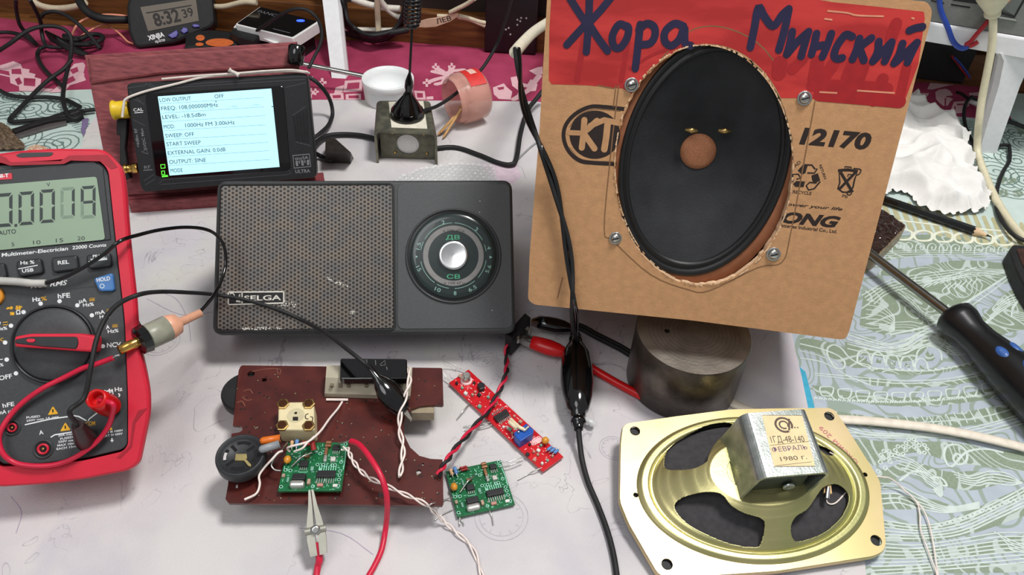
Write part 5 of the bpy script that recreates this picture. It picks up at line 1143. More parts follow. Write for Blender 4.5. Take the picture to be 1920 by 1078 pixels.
    mb = MB(); mb.tube([pl.w(*U(262,664), .0012), pl.w(*U(380,590), .0040), pl.w(*U(492,520), .0032)], .0005, ST, 6); mb.build('jumper_wire', root)
    return pl, U
g1 = thing('receiver_module', 'small green circuit module mounted on the reddish-brown board', 'circuit module', P(580, 875, BPZ))
m1, U1 = green_module(g1, z1('p1', 140, 946), z1('p1', 942, 941), z1('p1', 148, 335), BP.at(580, 875, .0).z+.0032)
mb = MB(); mb.box(m1, .018, .014, .02, .018, -.0036, -.0014, pd); mb.build('spacer', g1)
mm_ = bpy.data.materials
mb = MB(); A_, B_ = BP.at(*z1('p1', 572, 312), .0085), BP.at(*z1('p1', 598, 430), .006); mb.tube([A_, B_], [.0013,.0014], mm_['diode_red'], 12, 0); mb.build('diode', g1, label='upright red diode')
g2 = thing('receiver_module', 'small green circuit module lying on the white cloth beside the red board', 'circuit module', P(898, 918, 0))
m2, U2 = green_module(g2, z1('p2', 310, 990), z1('p2', 1205, 790), z1('p2', 105, 285), .0030)
for pts in ([(245,685,.0032),(100,725,.002),(-60,770,.019),(-160,820,.0185)], [(250,860,.0015),(60,960,.0008),(-40,1040,.0008)], [(330,960,.003),(380,1050,.001),(410,1120,.001)], [(795,850,.003),(840,960,.001),(870,1110,.001)], [(360,930,.003),(340,1080,.001),(350,1130,.001)], [(985,130,.0035),(1100,135,.004),(1230,90,.004),(1330,60,.0035)], [(960,210,.003),(1100,190,.004),(1230,150,.004),(1330,120,.003)]):
    mb = MB(); mb.tube([P(*z1('p2', x, y), h_) for x, y, h_ in pts], .00032, pin, 6); mb.build('lead_wire', g2)

g3 = thing('tuner_module', 'long narrow red circuit module lying askew on the white cloth', 'circuit module', P(948, 785, 0))
RB = Pl(P(*z1('p3', 60, 186), .0030), -38, 0); red_ = M('pcb_red', (196,24,34), .3, var=.1, scale=300, coat=.2); skw = M('silkscreen_pink', (238,196,196), .5)
mb = MB(); mb.pp(RB, z('p3', (58,184),(238,62),(1108,862),(922,998)), -.0014, 0, red_, .0001)
rr_ = random.Random(21); rp_ = [Vector(p) for p in z('p3', (66,186),(238,70),(1098,862),(924,988))]
for _ in range(150):
    t, s_ = rr_.random(), rr_.random(); p = rp_[0].lerp(rp_[3], t).lerp(rp_[1].lerp(rp_[2], t), s_); l_ = rr_.uniform(1.2,5)
    d_ = Vector((.79,.61)) if rr_.random() < .5 else Vector((-.8,.6)); q = p+d_*l_
    if inside(q, rp_): mb.rp(RB, [tuple(p), tuple(q)], .0004, 5e-5, skw, 0)
for k in range(3):
    for j in range(5): q = RB.uv(*z1('p3', 818+j*16+k*12, 724-j*9+k*10)); mb.rib(RB, circ(q[0], q[1], .0009, n=8), .0004, 6e-5, skw, 0, True)
mb.build('board', g3)
def qd(nm, pts, h1_, m_, bev=.0003, lab=None, h0=0, r=0):
    mx_ = MB(); mx_.pp(RB, z('p3', *pts), h0, h1_, m_, bev, r=r); return mx_.build(nm, g3, label=lab)
mb = MB(); mb.pp(RB, z('p3', (466,492),(582,420),(614,468),(502,540)), .0003, .0020, chip, .0003)
for k in range(8):
    x, y = 512+k*13.5, 538-k*9; mb.pp(RB, z('p3', (x,y),(x+7,y-4),(x+22,y+24),(x+14,y+28)), .0001, .0006, pin)
    x, y = 460+k*14, 486-k*9; mb.pp(RB, z('p3', (x,y),(x+7,y-4),(x-5,y-20),(x-12,y-16)), .0001, .0005, pin)
mb.build('chip', g3)
q = RB.uv(*z1('p3', 218, 168)); mb = MB(); mb.lathe(RB.w(q[0], q[1], 0), RB.n, [(0,.0036),(.0008,.0036),(.0010,.0030)], skw, 24); mb.lathe(RB.w(q[0], q[1], .001), RB.n, [(0,.0026),(.0045,.0024),(.005,.0018)], pin, 20); mb.build('can_capacitor', g3, label='small silver can capacitor')
qd('transistor', [(318,196),(345,170),(388,190),(382,232),(340,246)], .0030, chip, .0005)
mb = MB(); bl_ = M('trimmer_blue', (30,84,170), .35); mb.pp(RB, z('p3', (655,640),(768,556),(838,612),(828,650),(714,722),(664,672)), 0, .0060, bl_, .0006); mb.build('trimmer', g3, label='blue trimmer block')
mb = MB()
for pts in ([(625,520,.006),(700,590,.0078),(745,612,.0070)], [(612,545,.006),(680,605,.0075)]): mb.tube([RB.at(*z1('p3', x, y), h_) for x, y, h_ in pts], .0011, M('lead_cream', (226,214,180), .35) if pts[0][0] == 625 else bpy.data.materials['lead_cream'], 8)
mb.tube([RB.at(*z1('p3', x, y), .0068) for x, y in ((735,608),(750,622),(775,600),(788,588))], .0009, pin, 8); mb.tube([RB.at(*z1('p3', x, y), .0066) for x, y in ((690,640),(700,634))], .0008, pin, 8, 0); mb.build('trimmer_leads', g3)
q = RB.at(*z1('p3', 942, 716), .003); mb = MB(); mb.lathe(q-RB.v*.002, RB.v, [(0,.0005),(.0008,.0018),(.002,.0022),(.0034,.0018),(.0042,.0005)], mm_['tantalum_orange'], 16); mb.build('tantalum_capacitor', g3, label='orange tantalum capacitor')
for k in range(3):
    A_, B_ = RB.at(*z1('p3', 962+k*30, 802+k*14), .0020), RB.at(*z1('p3', 1002+k*30, 772+k*14), .0020); d_ = B_-A_; L_ = d_.length; mb = MB()
    mb.lathe(A_, d_, [(0,.0003),(.0002,.0009),(L_*.5,.0008),(L_-.0002,.0009),(L_,.0003)], mm_['resistor_blue'], 12); mb.tube([A_-d_*.4, B_+d_*.4], .00022, pin, 6, 0); mb.build('resistor', g3)
for i, (x, y) in enumerate(((160,118),(130,180),(180,225),(212,275),(300,262),(275,288),(335,290),(420,310),(440,412),(475,380),(495,360),(400,440),(620,605),(600,590),(660,485),(715,535),(800,745),(905,752),(880,800),(840,812),(875,840),(780,835),(965,892),(915,918),(845,885),(1010,850),(290,180),(340,395),(560,585),(640,640))):
    a = Vector((10,7)); b_ = Vector((-6,8)); s_ = (1.3 if i % 3 == 0 else .9); c_ = Vector((x, y)); pts = [tuple(c_-a*s_-b_*s_), tuple(c_+a*s_-b_*s_), tuple(c_+a*s_+b_*s_), tuple(c_-a*s_+b_*s_)]
    qd('chip_capacitor', pts, .0012+.0004*(i % 2), (mm_['cap_tan'], chip, mm_['cap_teal'], mm_['pad_white'], mm_['cap_pink'])[i % 5], .0002)
for pts in ([(205,62,.003),(120,28,.004),(40,-2,.006),(-20,-18,.008)], [(70,172,.003),(30,130,.004),(5,100,.005)], [(250,372,.002),(190,440,.003),(130,520,.001)], [(455,545,.002),(340,565,.003),(190,588,.001)], [(450,572,.002),(330,592,.003),(200,622,.001)], [(910,965,.003),(850,990,.003),(790,1022,.001),(690,1075,.001)]):
    mb = MB(); mb.tube([P(*z1('p3', x, y), h_) for x, y, h_ in pts], .00034, pin, 6); mb.build('lead_wire', g3)
# ================= antenna on its steel bracket =================
hb_ = height(z1('B', 835, 970), 0, z1('B', 828, 776)); B0 = Pl((0,0,0))
dull = M('dull_steel', (132,130,112), .45, .55, var=.2, scale=120, col2=(96,96,86))
th = thing('steel_bracket', 'small dull steel yoke with a white sticker, carrying the magnetic antenna', 'bracket', P(760, 290, 0))
c4 = [Vector(B0.uv(*z1('B', x, y), hb_)) for x, y in ((840,599),(1165,599),(1202,790),(826,776))]
mb = MB(); yoke(mb, c4, B0, .0002, hb_, .0018, dull, .0042); mb.build('yoke', th)
mb = MB(); fl, fr = c4[3]+Vector((.003,.008)), c4[2]+Vector((-.003,.008)); wd_ = (fr-fl).length; VP_ = Pl((fl.x, fl.y, 0), math.degrees(math.atan2(fr.y-fl.y, fr.x-fl.x)), 90)
mb.plate(VP_, [(0,.0004),(wd_,.0004),(wd_,hb_-.002),(0,hb_-.002)], [circ(wd_/2, hb_*.45, wd_*.21, n=32)], -.0015, 0, M('bracket_inner', (104,104,88), .5, .4, var=.2)); mb.build('inner_plate', th)
mb = MB(); mb.lathe(VP_.w(wd_/2, hb_*.45, -.004), VP_.n, [(0,wd_*.215),(.002,wd_*.215)], WH, 28); mb.build('lit_cloth_disc', th, label='white round insert')  # added white disc stands in for lit cloth seen through the hole
for x, y in ((.14,.8),(.72,.8),(.17,.2),(.76,.2)):
    mb = MB(); mb.lathe(VP_.w(wd_*x+.004, hb_*y, 0), VP_.n, [(0,.0013),(.0008,.0012),(.0012,.0006)], BR, 14); mb.build('rivet', th)
mb = MB(); mb.prism(B0, B0.uvs(z('B', (915,606),(1122,602),(1145,766),(932,758)), hb_), hb_, hb_+.0002, M('sticker_white', (222,216,198), .6)); mb.build('sticker', th)
th = thing('magnetic_antenna', 'black magnetic-base whip antenna with a coil, standing on the small steel bracket', 'antenna', P(*z1('B', 1027, 690), hb_+.0002))
def zv(base, px, py):
    d = ray(px, py); t = (base.y-CAM.y)/d.y; return CAM+d*t
bs = P(*z1('B', 1027, 688), hb_+.0003); rb = (P(*z1('B', 1129, 688), hb_)-P(*z1('B', 1027, 688), hb_)).length
tp = zv(bs, *z1('B', 1041, 428)); axv = tp-bs; La = axv.length
mb = MB(); mb.lathe(bs, (0,0,1), [(0,rb),(.002,rb*1.0),(.006,rb*.93)], KG, 40); mb.lathe(bs+Vector((0,0,.002)), axv, [(0,rb*.96),(La*.12,rb*.88),(La*.28,rb*.6),(La*.42,rb*.32),(La*.52,rb*.2),(La*.55,rb*.2),(La*.62,rb*.25),(La*.75,rb*.22),(La*.97,rb*.03)], KG, 32); mb.build('base', th)
t2 = zv(bs, *z1('b', 1240, 385)); t3 = zv(bs, 778, -60)
mb = MB(); mb.tube([bs+axv*.9, t2, t3], .0010, KM, 8, 0); mb.build('rod', th)
mb = MB(); nt_ = 15; pts = []; dd_ = t3-t2
for i in range(nt_*12+1):
    a = i/12*6.283; rr_3 = .0058*min(1, .45+i/30); pts.append(t2+dd_*(i/(nt_*12))*.98+Vector((math.cos(a), math.sin(a), 0))*rr_3)
mb.tube(pts, .0009, M('coil_black', (30,30,32), .25, coat=.5), 6, 0); mb.build('coil', th)
mb = MB(); mb.tube([bs+Vector((rb*.85,0,.004))]+[P(*z1('B', x, y), h_) for x, y, h_ in ((1130,655,hb_+.004),(1200,632,hb_),(1290,575,.03),(1380,500,.03),(1480,395,.04),(1560,260,.055),(1600,150,.075),(1640,20,.10),(1660,-80,.12))], .0015, KM); mb.build('cable', th)

# ================= tub, jar, rod and other things behind the radio =================
wt = M('tub_white', (236,238,238), .35, var=.01, sss=.1)
hz_ = height((735,207), 0, (735,166)); tc_ = P(727, 145, hz_); rt_ = (P(776,145,hz_)-tc_).length
mb = MB(); mb.lathe((tc_.x, tc_.y, 0), (0,0,1), [(.0003,rt_*.92),(.001,rt_*.94),(hz_*.72,rt_*.98),(hz_*.74,rt_),(hz_-.0006,rt_*1.0),(hz_,rt_*.985),(hz_,rt_*.93),(hz_*.7,rt_*.90),(.0016,rt_*.82),(.0015,.0001)], wt, 64)
for k in range(28):
    a = -2.2+k*.045; p = Vector((tc_.x+rt_*.935*math.cos(a), tc_.y+rt_*.935*math.sin(a), hz_*.2)); mb.tube([p, Vector((tc_.x+rt_*.965*math.cos(a), tc_.y+rt_*.965*math.sin(a), hz_*.66))], .0004, wt, 5, 0)
tag(mb.build('plastic_tub'), 'round white open plastic tub behind the antenna bracket', 'tub')
jr = .0225; jA, jB = P(*z1('B', 1290, 600), jr), P(*z1('B', 1450, 560), jr); jA.z = jB.z = jr+.0004; jd = (jB-jA).normalized(); jL = (jB-jA).length
th = thing('toothpick_jar', 'pinkish translucent jar with a red sticker lying on its side, toothpicks spilling out', 'jar', ((jA+jB)/2).to_2d().to_3d())
jm = M('pink_plastic', (232,176,160), .18, var=.06, scale=60, alpha=.5)
mb = MB(); mb.lathe(jA, jd, [(0,jr*.86),(.002,jr*.92),(.006,jr*.92),(.0065,jr),(jL*.6,jr),(jL*1.02,jr*.97),(jL*1.12,jr*.86),(jL*1.15,.0002),(jL*1.13,.0001),(jL*1.10,jr*.8),(jL*.9,jr*.93),(.007,jr*.95),(.002,jr*.84),(0,jr*.84)], jm, 48, False); mb.build('jar_body', th)
sdv = jd.cross(Vector((0,0,1))).normalized(); mb = MB(); rs = []
for x in (.42, 1.0):
    rs.append([jA+jd*(jL*x)+(sdv*math.cos(a)+Vector((0,0,1))*math.sin(a))*(jr*1.012) for a in [math.radians(50+8*i) for i in range(11)]])
mb.loft(rs, M('sticker_red', (214,50,46), .5), False, False, True, closed=False)
mb.loft([[v+(v-(jA+jd*((v-jA).dot(jd)))).normalized()*.0003 for v in [rs[0][i].lerp(rs[1][i], t) for i in range(4, 8)]] for t in (.35,.75)], M('sticker_print', (236,190,176), .6), False, False, True, closed=False); mb.build('sticker', th, label='red sticker')
tpk = M('toothpick_wood', (206,160,104), .7, var=.1)
for a, b_, ha, hb2 in (((1205,803),(1310,690),.002,.012),((1236,822),(1345,650),.002,.018),((1222,790),(1300,700),.004,.013),((1330,640),(1420,600),.012,.014)):
    mb = MB(); mb.tube([P(*z1('B', *a), ha), P(*z1('B', a[0]*.9+b_[0]*.1, a[1]*.9+b_[1]*.1), ha*.9+hb2*.1), P(*z1('B', *b_), hb2)], [.0003,.0011,.0012], tpk, 8, 0)
    t_ = tag(mb.build('toothpick'), 'thin wooden toothpick sticking out of the pink jar', 'toothpick', 'toothpicks at the pink jar')
mb = MB(); b4 = [P(*z1('B', x, y), .0002) for x, y in ((545,965),(690,972),(708,940),(640,880),(560,860))]; t4 = [P(*z1('B', x, y), .020) for x, y in ((538,905),(640,900),(690,905),(600,825),(540,820))]
mb.loft([b4, t4], M('dark_case', (46,42,38), .4, var=.2), True, True)
tag(mb.build('dark_case'), 'dark wedge-shaped case lying right of the analyser', 'case')
# bubble wrap
mb = MB(); bw_ = [Vector(p) for p in [(735,340),(790,318),(862,307),(925,313),(936,345),(915,372),(780,372)]]
bm_ = M('bubble_film', (226,228,228), .12, var=.03, alpha=.5, bump=.5, bscale=500, coat=.5); uvp = [Vector(B0.uv(p.x, p.y)) for p in bw_]
xs, ys = [p.x for p in uvp], [p.y for p in uvp]; nx, ny = 90, 56; gv, ok = [], []
for j in range(ny+1):
    for i in range(nx+1):
        x, y = min(xs)+(max(xs)-min(xs))*i/nx, min(ys)+(max(ys)-min(ys))*j/ny; s_ = .0048
        r_ = round(y/(s_*.866)); yy = r_*s_*.866; xo = (s_/2 if r_ % 2 else 0); xx = round((x-xo)/s_)*s_+xo; d_ = math.hypot(x-xx, y-yy)/(s_*.46)
        gv.append(Vector((x, y, .0014+.0016*math.sqrt(max(0, 1-d_*d_))+.001*MN.noise(Vector((x*60, y*60, 3)))))); ok.append(inside((x, y), uvp))
mb.add(gv, [[j*(nx+1)+i, j*(nx+1)+i+1, (j+1)*(nx+1)+i+1, (j+1)*(nx+1)+i] for j in range(ny) for i in range(nx) if ok[j*(nx+1)+i] and ok[(j+1)*(nx+1)+i+1]], bm_, True)
tag(mb.build('bubble_wrap'), 'piece of clear bubble wrap lying behind the radio', 'bubble wrap')
# thin chrome rod with black grip
th = thing('small_screwdriver', 'thin chrome rod with a short black grip, between the wooden stand and the white tub', 'screwdriver', P(560, 118, 0))
mb = MB(); mb.tube([P(564,119,.026), P(684,143,.017)], .0022, ST, 12, 0); mb.build('shaft', th)
mb = MB(); ga_, gb_ = ST0.at(557,84,.009), ST0.at(553,122,.009); mb.lathe(gb_, ga_-gb_, [(0,.005),(.001,.0062),((ga_-gb_).length*.9,.0062),((ga_-gb_).length,.0045)], KG, 20); mb.build('grip', th)

def wire(name, label, pts, r, m, catg='cable', group=None, k=None, seg=8, **kw):
    mb = MB(); mb.tube([P(*z1(k or 'px', *p[:2]), p[2]) for p in pts], r, m, seg, **kw); return tag(mb.build(name), label, catg, group)
def twist(mb, pts, r, d, m1_, m2_, turns, k='px'):
    c = cat([P(*z1(k, *p[:2]), p[2]) for p in pts], 14); N_ = len(c)
    for s_, m in ((0, m1_), (math.pi, m2_)):
        o = []
        for i, p in enumerate(c):
            t = (c[min(i+1, N_-1)]-c[max(i-1, 0)]).normalized(); a = t.cross(Vector((0,0,1))); a.normalize(); b = t.cross(a); w_ = i/(N_-1)*turns*6.283+s_
            o.append(p+a*(d*math.cos(w_))+b*(d*math.sin(w_)))
        mb.tube(o, r, m, 8, 0)
wire('black_cable', 'black cable leaving the right side of the analyser in a loop', [(436,455,.04),(500,500,.034),(560,580,.02),(582,670,.008),(560,740,.006),(510,790,.008),(470,820,.016)], .0018, KM, k='B')
wire('black_cable', 'long black cable running across the front of the steel bracket', [(465,868,.014),(500,835,.006),(560,805,.004),(650,798,.003),(760,806,.003),(850,830,.004),(960,872,.003),(1100,890,.003),(1300,875,.002),(1450,920,.002),(1560,965,.002),(1640,978,.003),(1675,940,.004),(1700,790,.006),(1740,660,.010),(1800,580,.014),(1850,520,.02)], .0021, KM, k='B')
wire('black_cable', 'short black cable between the analyser and the dark case', [(468,905,.01),(505,925,.004),(545,945,.004),(575,950,.006)], .0019, KM, k='B'); 
wire('pale_cable', 'thin grey cable lying left of the cardboard box', [(1640,990,.001),(1700,930,.001),(1770,865,.001),(1840,820,.001)], .0008, M('cable_pale', (150,150,152), .5), k='B')

# power bank, adapter under it, usb cable
th = thing('power_bank', 'black-topped white power bank with a lit blue lamp, behind the wooden stand', 'power bank', P(530, 50, .018))
PBK = Pl((0, 0, .030)); pq = z('B', (150,38),(503,128),(348,226),(2,142)); mb = MB(); mb.prism(PBK, rpoly(PBK.uvs(pq), .002), -.011, 0, WH, .001); mb.build('case', th)
mb = MB(); cq = sum((Vector(p) for p in pq), Vector((0,0)))/4; mb.prism(PBK, rpoly(PBK.uvs([tuple(cq+(Vector(p)-cq)*.95) for p in pq]), .002), 0, .0004, KG)
write(mb, 'ONVd', PBK, z1('B', 262, 88), z1('B', 150, 60), 5, M('bank_print', (110,112,118), .5), h=5e-4); mb.rp(PBK, z('B', (228,170),(330,196)), .0009, 5e-4, bpy.data.materials['bank_print'], 0); mb.build('top_panel', th)
mb = MB(); mb.face(PBK, circ(*PBK.uv(*z1('B', 392, 126)), .0042, .0028, n=16), .0006, M('lamp_blue', (40,70,255), .3, emit=4)); mb.build('status_lamp', th, label='glowing blue lamp')
mb = MB(); bx_ = [P(*z1('B', x, y), .0178) for x, y in ((60,150),(300,90),(470,190),(380,250))]; mb.loft([[Vector((v.x, v.y, 0)) for v in bx_], bx_], KM); tag(mb.build('adapter'), 'flat black adapter underneath the power bank', 'adapter')
th = thing('usb_cable', 'black cable with white-edged plug arching over to the wooden stand', 'cable', P(470, 60, 0))
mb = MB(); a_, b_ = P(*z1('B', 20, 178), .024), P(*z1('B', 110, 205), .020); PB2 = Pl((0,0,.024)); mb.prism(PB2, PB2.uvs(z('B', (0,158),(60,165),(150,205),(110,240),(10,215),(-30,190))), -.008, 0, KM, .001); mb.build('plug', th)
mb = MB(); mb.tube([P(*z1('B', *p[:2]), p[2]) for p in ((110,195,.022),(180,150,.040),(260,95,.055),(350,55,.065),(430,60,.065),(490,110,.06),(518,190,.055),(508,265,.050),(470,345,.045),(440,405,.04))], .0016, KM); mb.build('cord', th)
mb = MB(); mb.prism(PB2, PB2.uvs(z('B', (150,208),(170,200),(260,240),(240,248))), -.004, -.002, WH); mb.prism(PB2, PB2.uvs(z('B', (5,155),(40,160),(20,172),(-5,168))), .0002, .001, WH); mb.build('plug_trim', th, label='white plug edges')
# clock
CK = Pl(P(300, 92, .0), 15, 58)
th = thing('digital_clock', 'black digital clock reading 8:32 39 behind the wooden stand', 'clock', P(320, 88, 0))
mb = MB(); mb.pp(CK, z('A', (850,40),(870,-25),(1400,-60),(1430,-20),(1446,150),(1425,185),(1180,290),(935,325),(905,310),(865,230)), -.022, 0, KM, .003, r=.006); mb.build('case', th)
mb = MB(); lcd2 = M('clock_lcd', (96,86,72), .3, var=.03); mb.pp(CK, z('A', (945,48),(1320,-8),(1340,140),(998,210)), 0, .0005, lcd2); ik = M('clock_digit', (30,22,18), .5)
write(mb, '8:32', CK, z1('A', 1048, 178), z1('A', 1222, 140), 25, ik, h=6e-4, bold=.03); write(mb, '39', CK, z1('A', 1238, 122), z1('A', 1310, 104), 17, ik, h=6e-4, bold=.02)
mb.rp(CK, z('A', (985,88),(1290,36)), .0012, 6e-4, ik, 0); mb.build('display', th)
mb = MB(); write(mb, 'XINJIA', CK, z1('A', 1002, 272), z1('A', 1110, 244), 9, INW, h=1e-4, bold=.04); write(mb, 'XJ-0739', CK, z1('A', 1046, 290), z1('A', 1114, 276), 4.5, INW, h=1e-4, bold=.02); mb.build('lettering', th)
vb = M('button_violet', (74,66,150), .3, coat=.4)
for pts in ([(1128,238),(1190,200),(1200,225),(1190,248),(1160,258)], [(1216,208),(1235,182),(1262,190),(1266,212),(1240,228)], [(1292,172),(1305,160),(1340,165),(1345,182),(1310,185)]):
    mb = MB(); mb.pp(CK, z('A', *pts), 0, .0022, vb, .0006); mb.build('button', th)
mb = MB(); SP_ = Pl((0,0,.016)); mb.prism(SP_, SP_.uvs(z('A', (1250,215),(1400,195),(1560,205),(1640,240),(1600,300),(1240,318))), -.0158, 0, KM, .003)
org = M('pad_orange', (206,104,54), .5)
for cx, cy, rx, ry in ((1350,256,30,20),(1480,288,95,28),(1345,300,28,12)): mb.face(SP_, SP_.uvs(circ(*z1('A', cx, cy), rx/3.594, ry/3.594, n=20)), 2e-4, org)
tag(mb.build('control_pad'), 'black remote-like pad with orange marks behind the wooden stand', 'control pad')

# black cables heaped at the rear left
G_ = 'black cables heaped at the rear left'
LC = [('a', 'coming down from the top edge, leftmost of the heap', [(214,-20,.05),(218,120,.035),(262,320,.018),(340,430,.008),(420,520,.004),(492,600,.003)]),
 ('a', 'with a bright sheen dropping steeply behind the loops', [(400,-10,.06),(500,180,.04),(548,300,.028),(560,420,.016),(590,560,.008),(640,625,.006),(780,640,.005),(920,640,.005)]),
 ('a', 'sweeping in a wide arch and down to the pale oilcloth', [(-40,700,.02),(150,575,.03),(330,440,.036),(500,370,.038),(700,352,.036),(860,392,.032),(950,490,.026),(965,620,.02),(945,800,.014),(900,980,.010),(870,1120,.008),(850,1300,.007),(870,1440,.006),(930,1560,.005),(1010,1600,.004),(1080,1560,.004),(1100,1500,.004)]),
 ('a', 'arching right towards the wooden stand', [(555,230,.03),(600,180,.034),(720,155,.036),(850,185,.034),(1000,280,.03),(1130,400,.024),(1250,525,.018),(1350,660,.012)]),
 ('a', 'forming the small pointed loop on the red cloth', [(620,625,.006),(540,660,.004),(505,740,.003),(560,880,.002),(660,1000,.002),(760,1085,.002),(840,1160,.003)]),
 ('a', 'ending straight at the left edge', [(-40,440,.006),(120,436,.006),(260,465,.005),(360,500,.004),(470,590,.004)]),
 ('A', 'stretched across the border of the two cloths', [(-20,600,.004),(60,640,.003),(180,656,.003),(320,655,.003),(440,672,.003),(540,720,.003)]),
 ('A', 'folded into a sharp corner on the pale oilcloth', [(482,405,.016),(430,465,.012),(350,522,.008),(270,590,.005),(190,672,.004),(120,745,.003),(68,802,.002),(80,820,.002),(180,814,.002),(320,800,.002),(450,780,.003),(540,752,.003),(640,738,.003)])]
for k, lab, pts in LC: wire('black_cable', 'black cable '+lab, pts, .0019, KM, group=G_, k=k)
mb = MB()
for i in range(6): mb.tube([P(*z1('a', 620+i*14, 430+i*22), .010-.001*i), P(*z1('a', 800+i*16, 520+i*24), .012-.001*i), P(*z1('a', 960+i*18, 620+i*20), .010-.001*i), P(*z1('a', 1110+i*16, 690+i*12), .007-.0006*i)], .0018, KG if i < 2 else KM)
for i in range(2): mb.tube([P(*z1('a', x, y), .006+i*.004) for x, y in ((860,480+i*40),(1040,520+i*20),(1220,470),(1340,470),(1385,510),(1330,560),(1200,580+i*20),(1040,600),(900,600))], .0024, KM)
tag(mb.build('cable_bundle'), 'bundle of parallel black cables left of the wooden stand', 'cable')
wp = M('wire_salmon', (226,148,120), .5)
wire('salmon_wire', 'thin salmon wire, upper one of the two left of the clock', [(975,465,.006),(1010,380,.012),(1075,300,.016),(1200,240,.02),(1400,200,.024),(1600,205,.024),(1760,225,.02)], .0012, wp, 'wire', k='a')
wire('salmon_wire', 'thin salmon wire bending down beside the black clock', [(1085,495,.006),(1180,430,.01),(1300,365,.012),(1410,332,.014),(1520,380,.01),(1640,480,.006),(1720,560,.004),(1800,590,.003)], .0010, wp, 'wire', k='a')
wire('thick_cable', 'thick black cable running into the back of the clock', [(1040,-60,.035),(1110,80,.03),(1220,190,.025),(1400,255,.022),(1600,262,.02),(1740,262,.018)], .0042, KM, k='a')
wire('white_cable', 'short pale cable lying against the rear board, rear left', [(440,20,.012),(560,80,.008),(720,112,.006),(900,108,.006),(1060,78,.008),(1150,30,.012)], .0034, M('cable_ivory', (200,186,160), .5), k='a')
wire('white_cable', 'pale cable lying at the rear right of the clock', [(1430,45,.02),(1520,42,.02),(1640,15,.024),(1730,18,.026)], .0028, bpy.data.materials['cable_ivory'], k='A')
# coil of black cable in the middle
mb = MB()
for (k_, rr_4) in ((0,.0023),(1,.0022),(2,.0023),(3,.0021)):
    mb.tube([P(*z1('b', x+k_*dx_+14, y-k_*dy_), .006+.0045*k_+dz_) for x, y, dx_, dy_, dz_ in ((290,-80,8,0,.03),(300,120,10,4,.02),(318,300,14,8,.01),(400,420,18,14,.002),(540,515,10,22,0),(700,550,0,24,0),(880,520,-8,22,0),(1010,440,-12,12,.002),(1100,310,-14,6,.01),(1140,150,-10,2,.02),(1150,-80,-6,0,.03))], rr_4, KG if k_ in (0,2) else KM)
mb.tube([P(*z1('b', x, y), h_) for x, y, h_ in ((340,430,.004),(500,480,.006),(700,480,.014),(900,450,.018),(1080,420,.02),(1180,400,.02))], .0036, KM)
tag(mb.build('cable_coil'), 'coiled black cable hanging in a loop right of the white shelf leg', 'cable')
iv = bpy.data.materials['cable_ivory']
wire('white_cable', 'pale cable lying level behind the black coil', [(335,388,.004),(500,394,.004),(700,398,.004),(880,402,.004),(1010,396,.004)], .0034, M('cable_white2', (214,208,196), .5), k='b', seg=10, flat=.6)
wire('white_cable', 'pale cable curving down inside the black coil', [(790,-40,.03),(840,40,.02),(920,130,.01),(1010,200,.006),(1090,240,.005)], .0030, bpy.data.materials['cable_white2'], k='b')
wire('white_cable', 'pale cable bending along the top of the black coil', [(430,-20,.02),(560,30,.014),(720,75,.01),(900,105,.008),(1080,118,.006)], .0034, bpy.data.materials['cable_white2'], k='b')
wire('tan_strap', 'upright tan strap crossing the black coil', [(770,-60,.04),(775,150,.03),(782,300,.022),(788,430,.016)], .0030, iv, 'strap', k='b', seg=8, flat=.3)
mb = MB(); LT = WB.off(.014); tgm = M('tag_paper', (206,176,150), .8, var=.08, scale=200)
mb.pp(LT, z('b', (1322,366),(1336,290),(1440,258),(1600,235),(1860,170),(1866,215),(1760,290),(1560,362),(1420,372)), -.001, 0, tgm, .0002); write(mb, '\u041b\u0415\u0412', LT, z1('b', 1578, 322), z1('b', 1776, 272), 9, INK, h=6e-5, bold=.01)
tag(mb.build('paper_tag'), 'folded pale paper tag with black letters behind the antenna', 'tag')
mb = MB()
for pts in ([(0,230,.012),(150,235,.012),(300,230,.01),(450,262,.008),(600,310,.005),(700,330,.004)], [(300,245,.008),(450,275,.006),(600,335,.004),(690,375,.003)], [(180,180,.02),(300,120,.025),(420,60,.03),(540,-20,.04)]): mb.tube([P(*z1('c', *p[:2]), p[2]) for p in pts], .0022, iv)
tag(mb.build('cord_bunch'), 'bunch of pale cords between the paper tag and the black box', 'cord')
# black box at the rear
bl0, br0 = P(908, 98, 0), P(1004, 104, 0); BBX = Pl(bl0, math.degrees(math.atan2((br0-bl0).y, (br0-bl0).x)), 90); wq = (br0-bl0).length
mb = MB(); mb.prism(BBX, [(0,.0003),(wq,.0003),(wq,.075),(0,.075)], -.04, 0, M('box_maroon_black', (22,14,18), .35, var=.3, scale=40), .002)
for x, y in ((990,425),(1030,403),(1055,495),(1197,305),(1210,258),(1285,262),(1157,285),(1155,358)): q = BBX.uv(*z1('c', x, y)); mb.face(BBX, circ(q[0], q[1], .0010, n=10), 1e-4, M('speck_white', (190,190,190), .6) if x == 990 else bpy.data.materials['speck_white'])
tag(mb.build('black_box'), 'glossy black box with a few white specks standing at the rear', 'box')

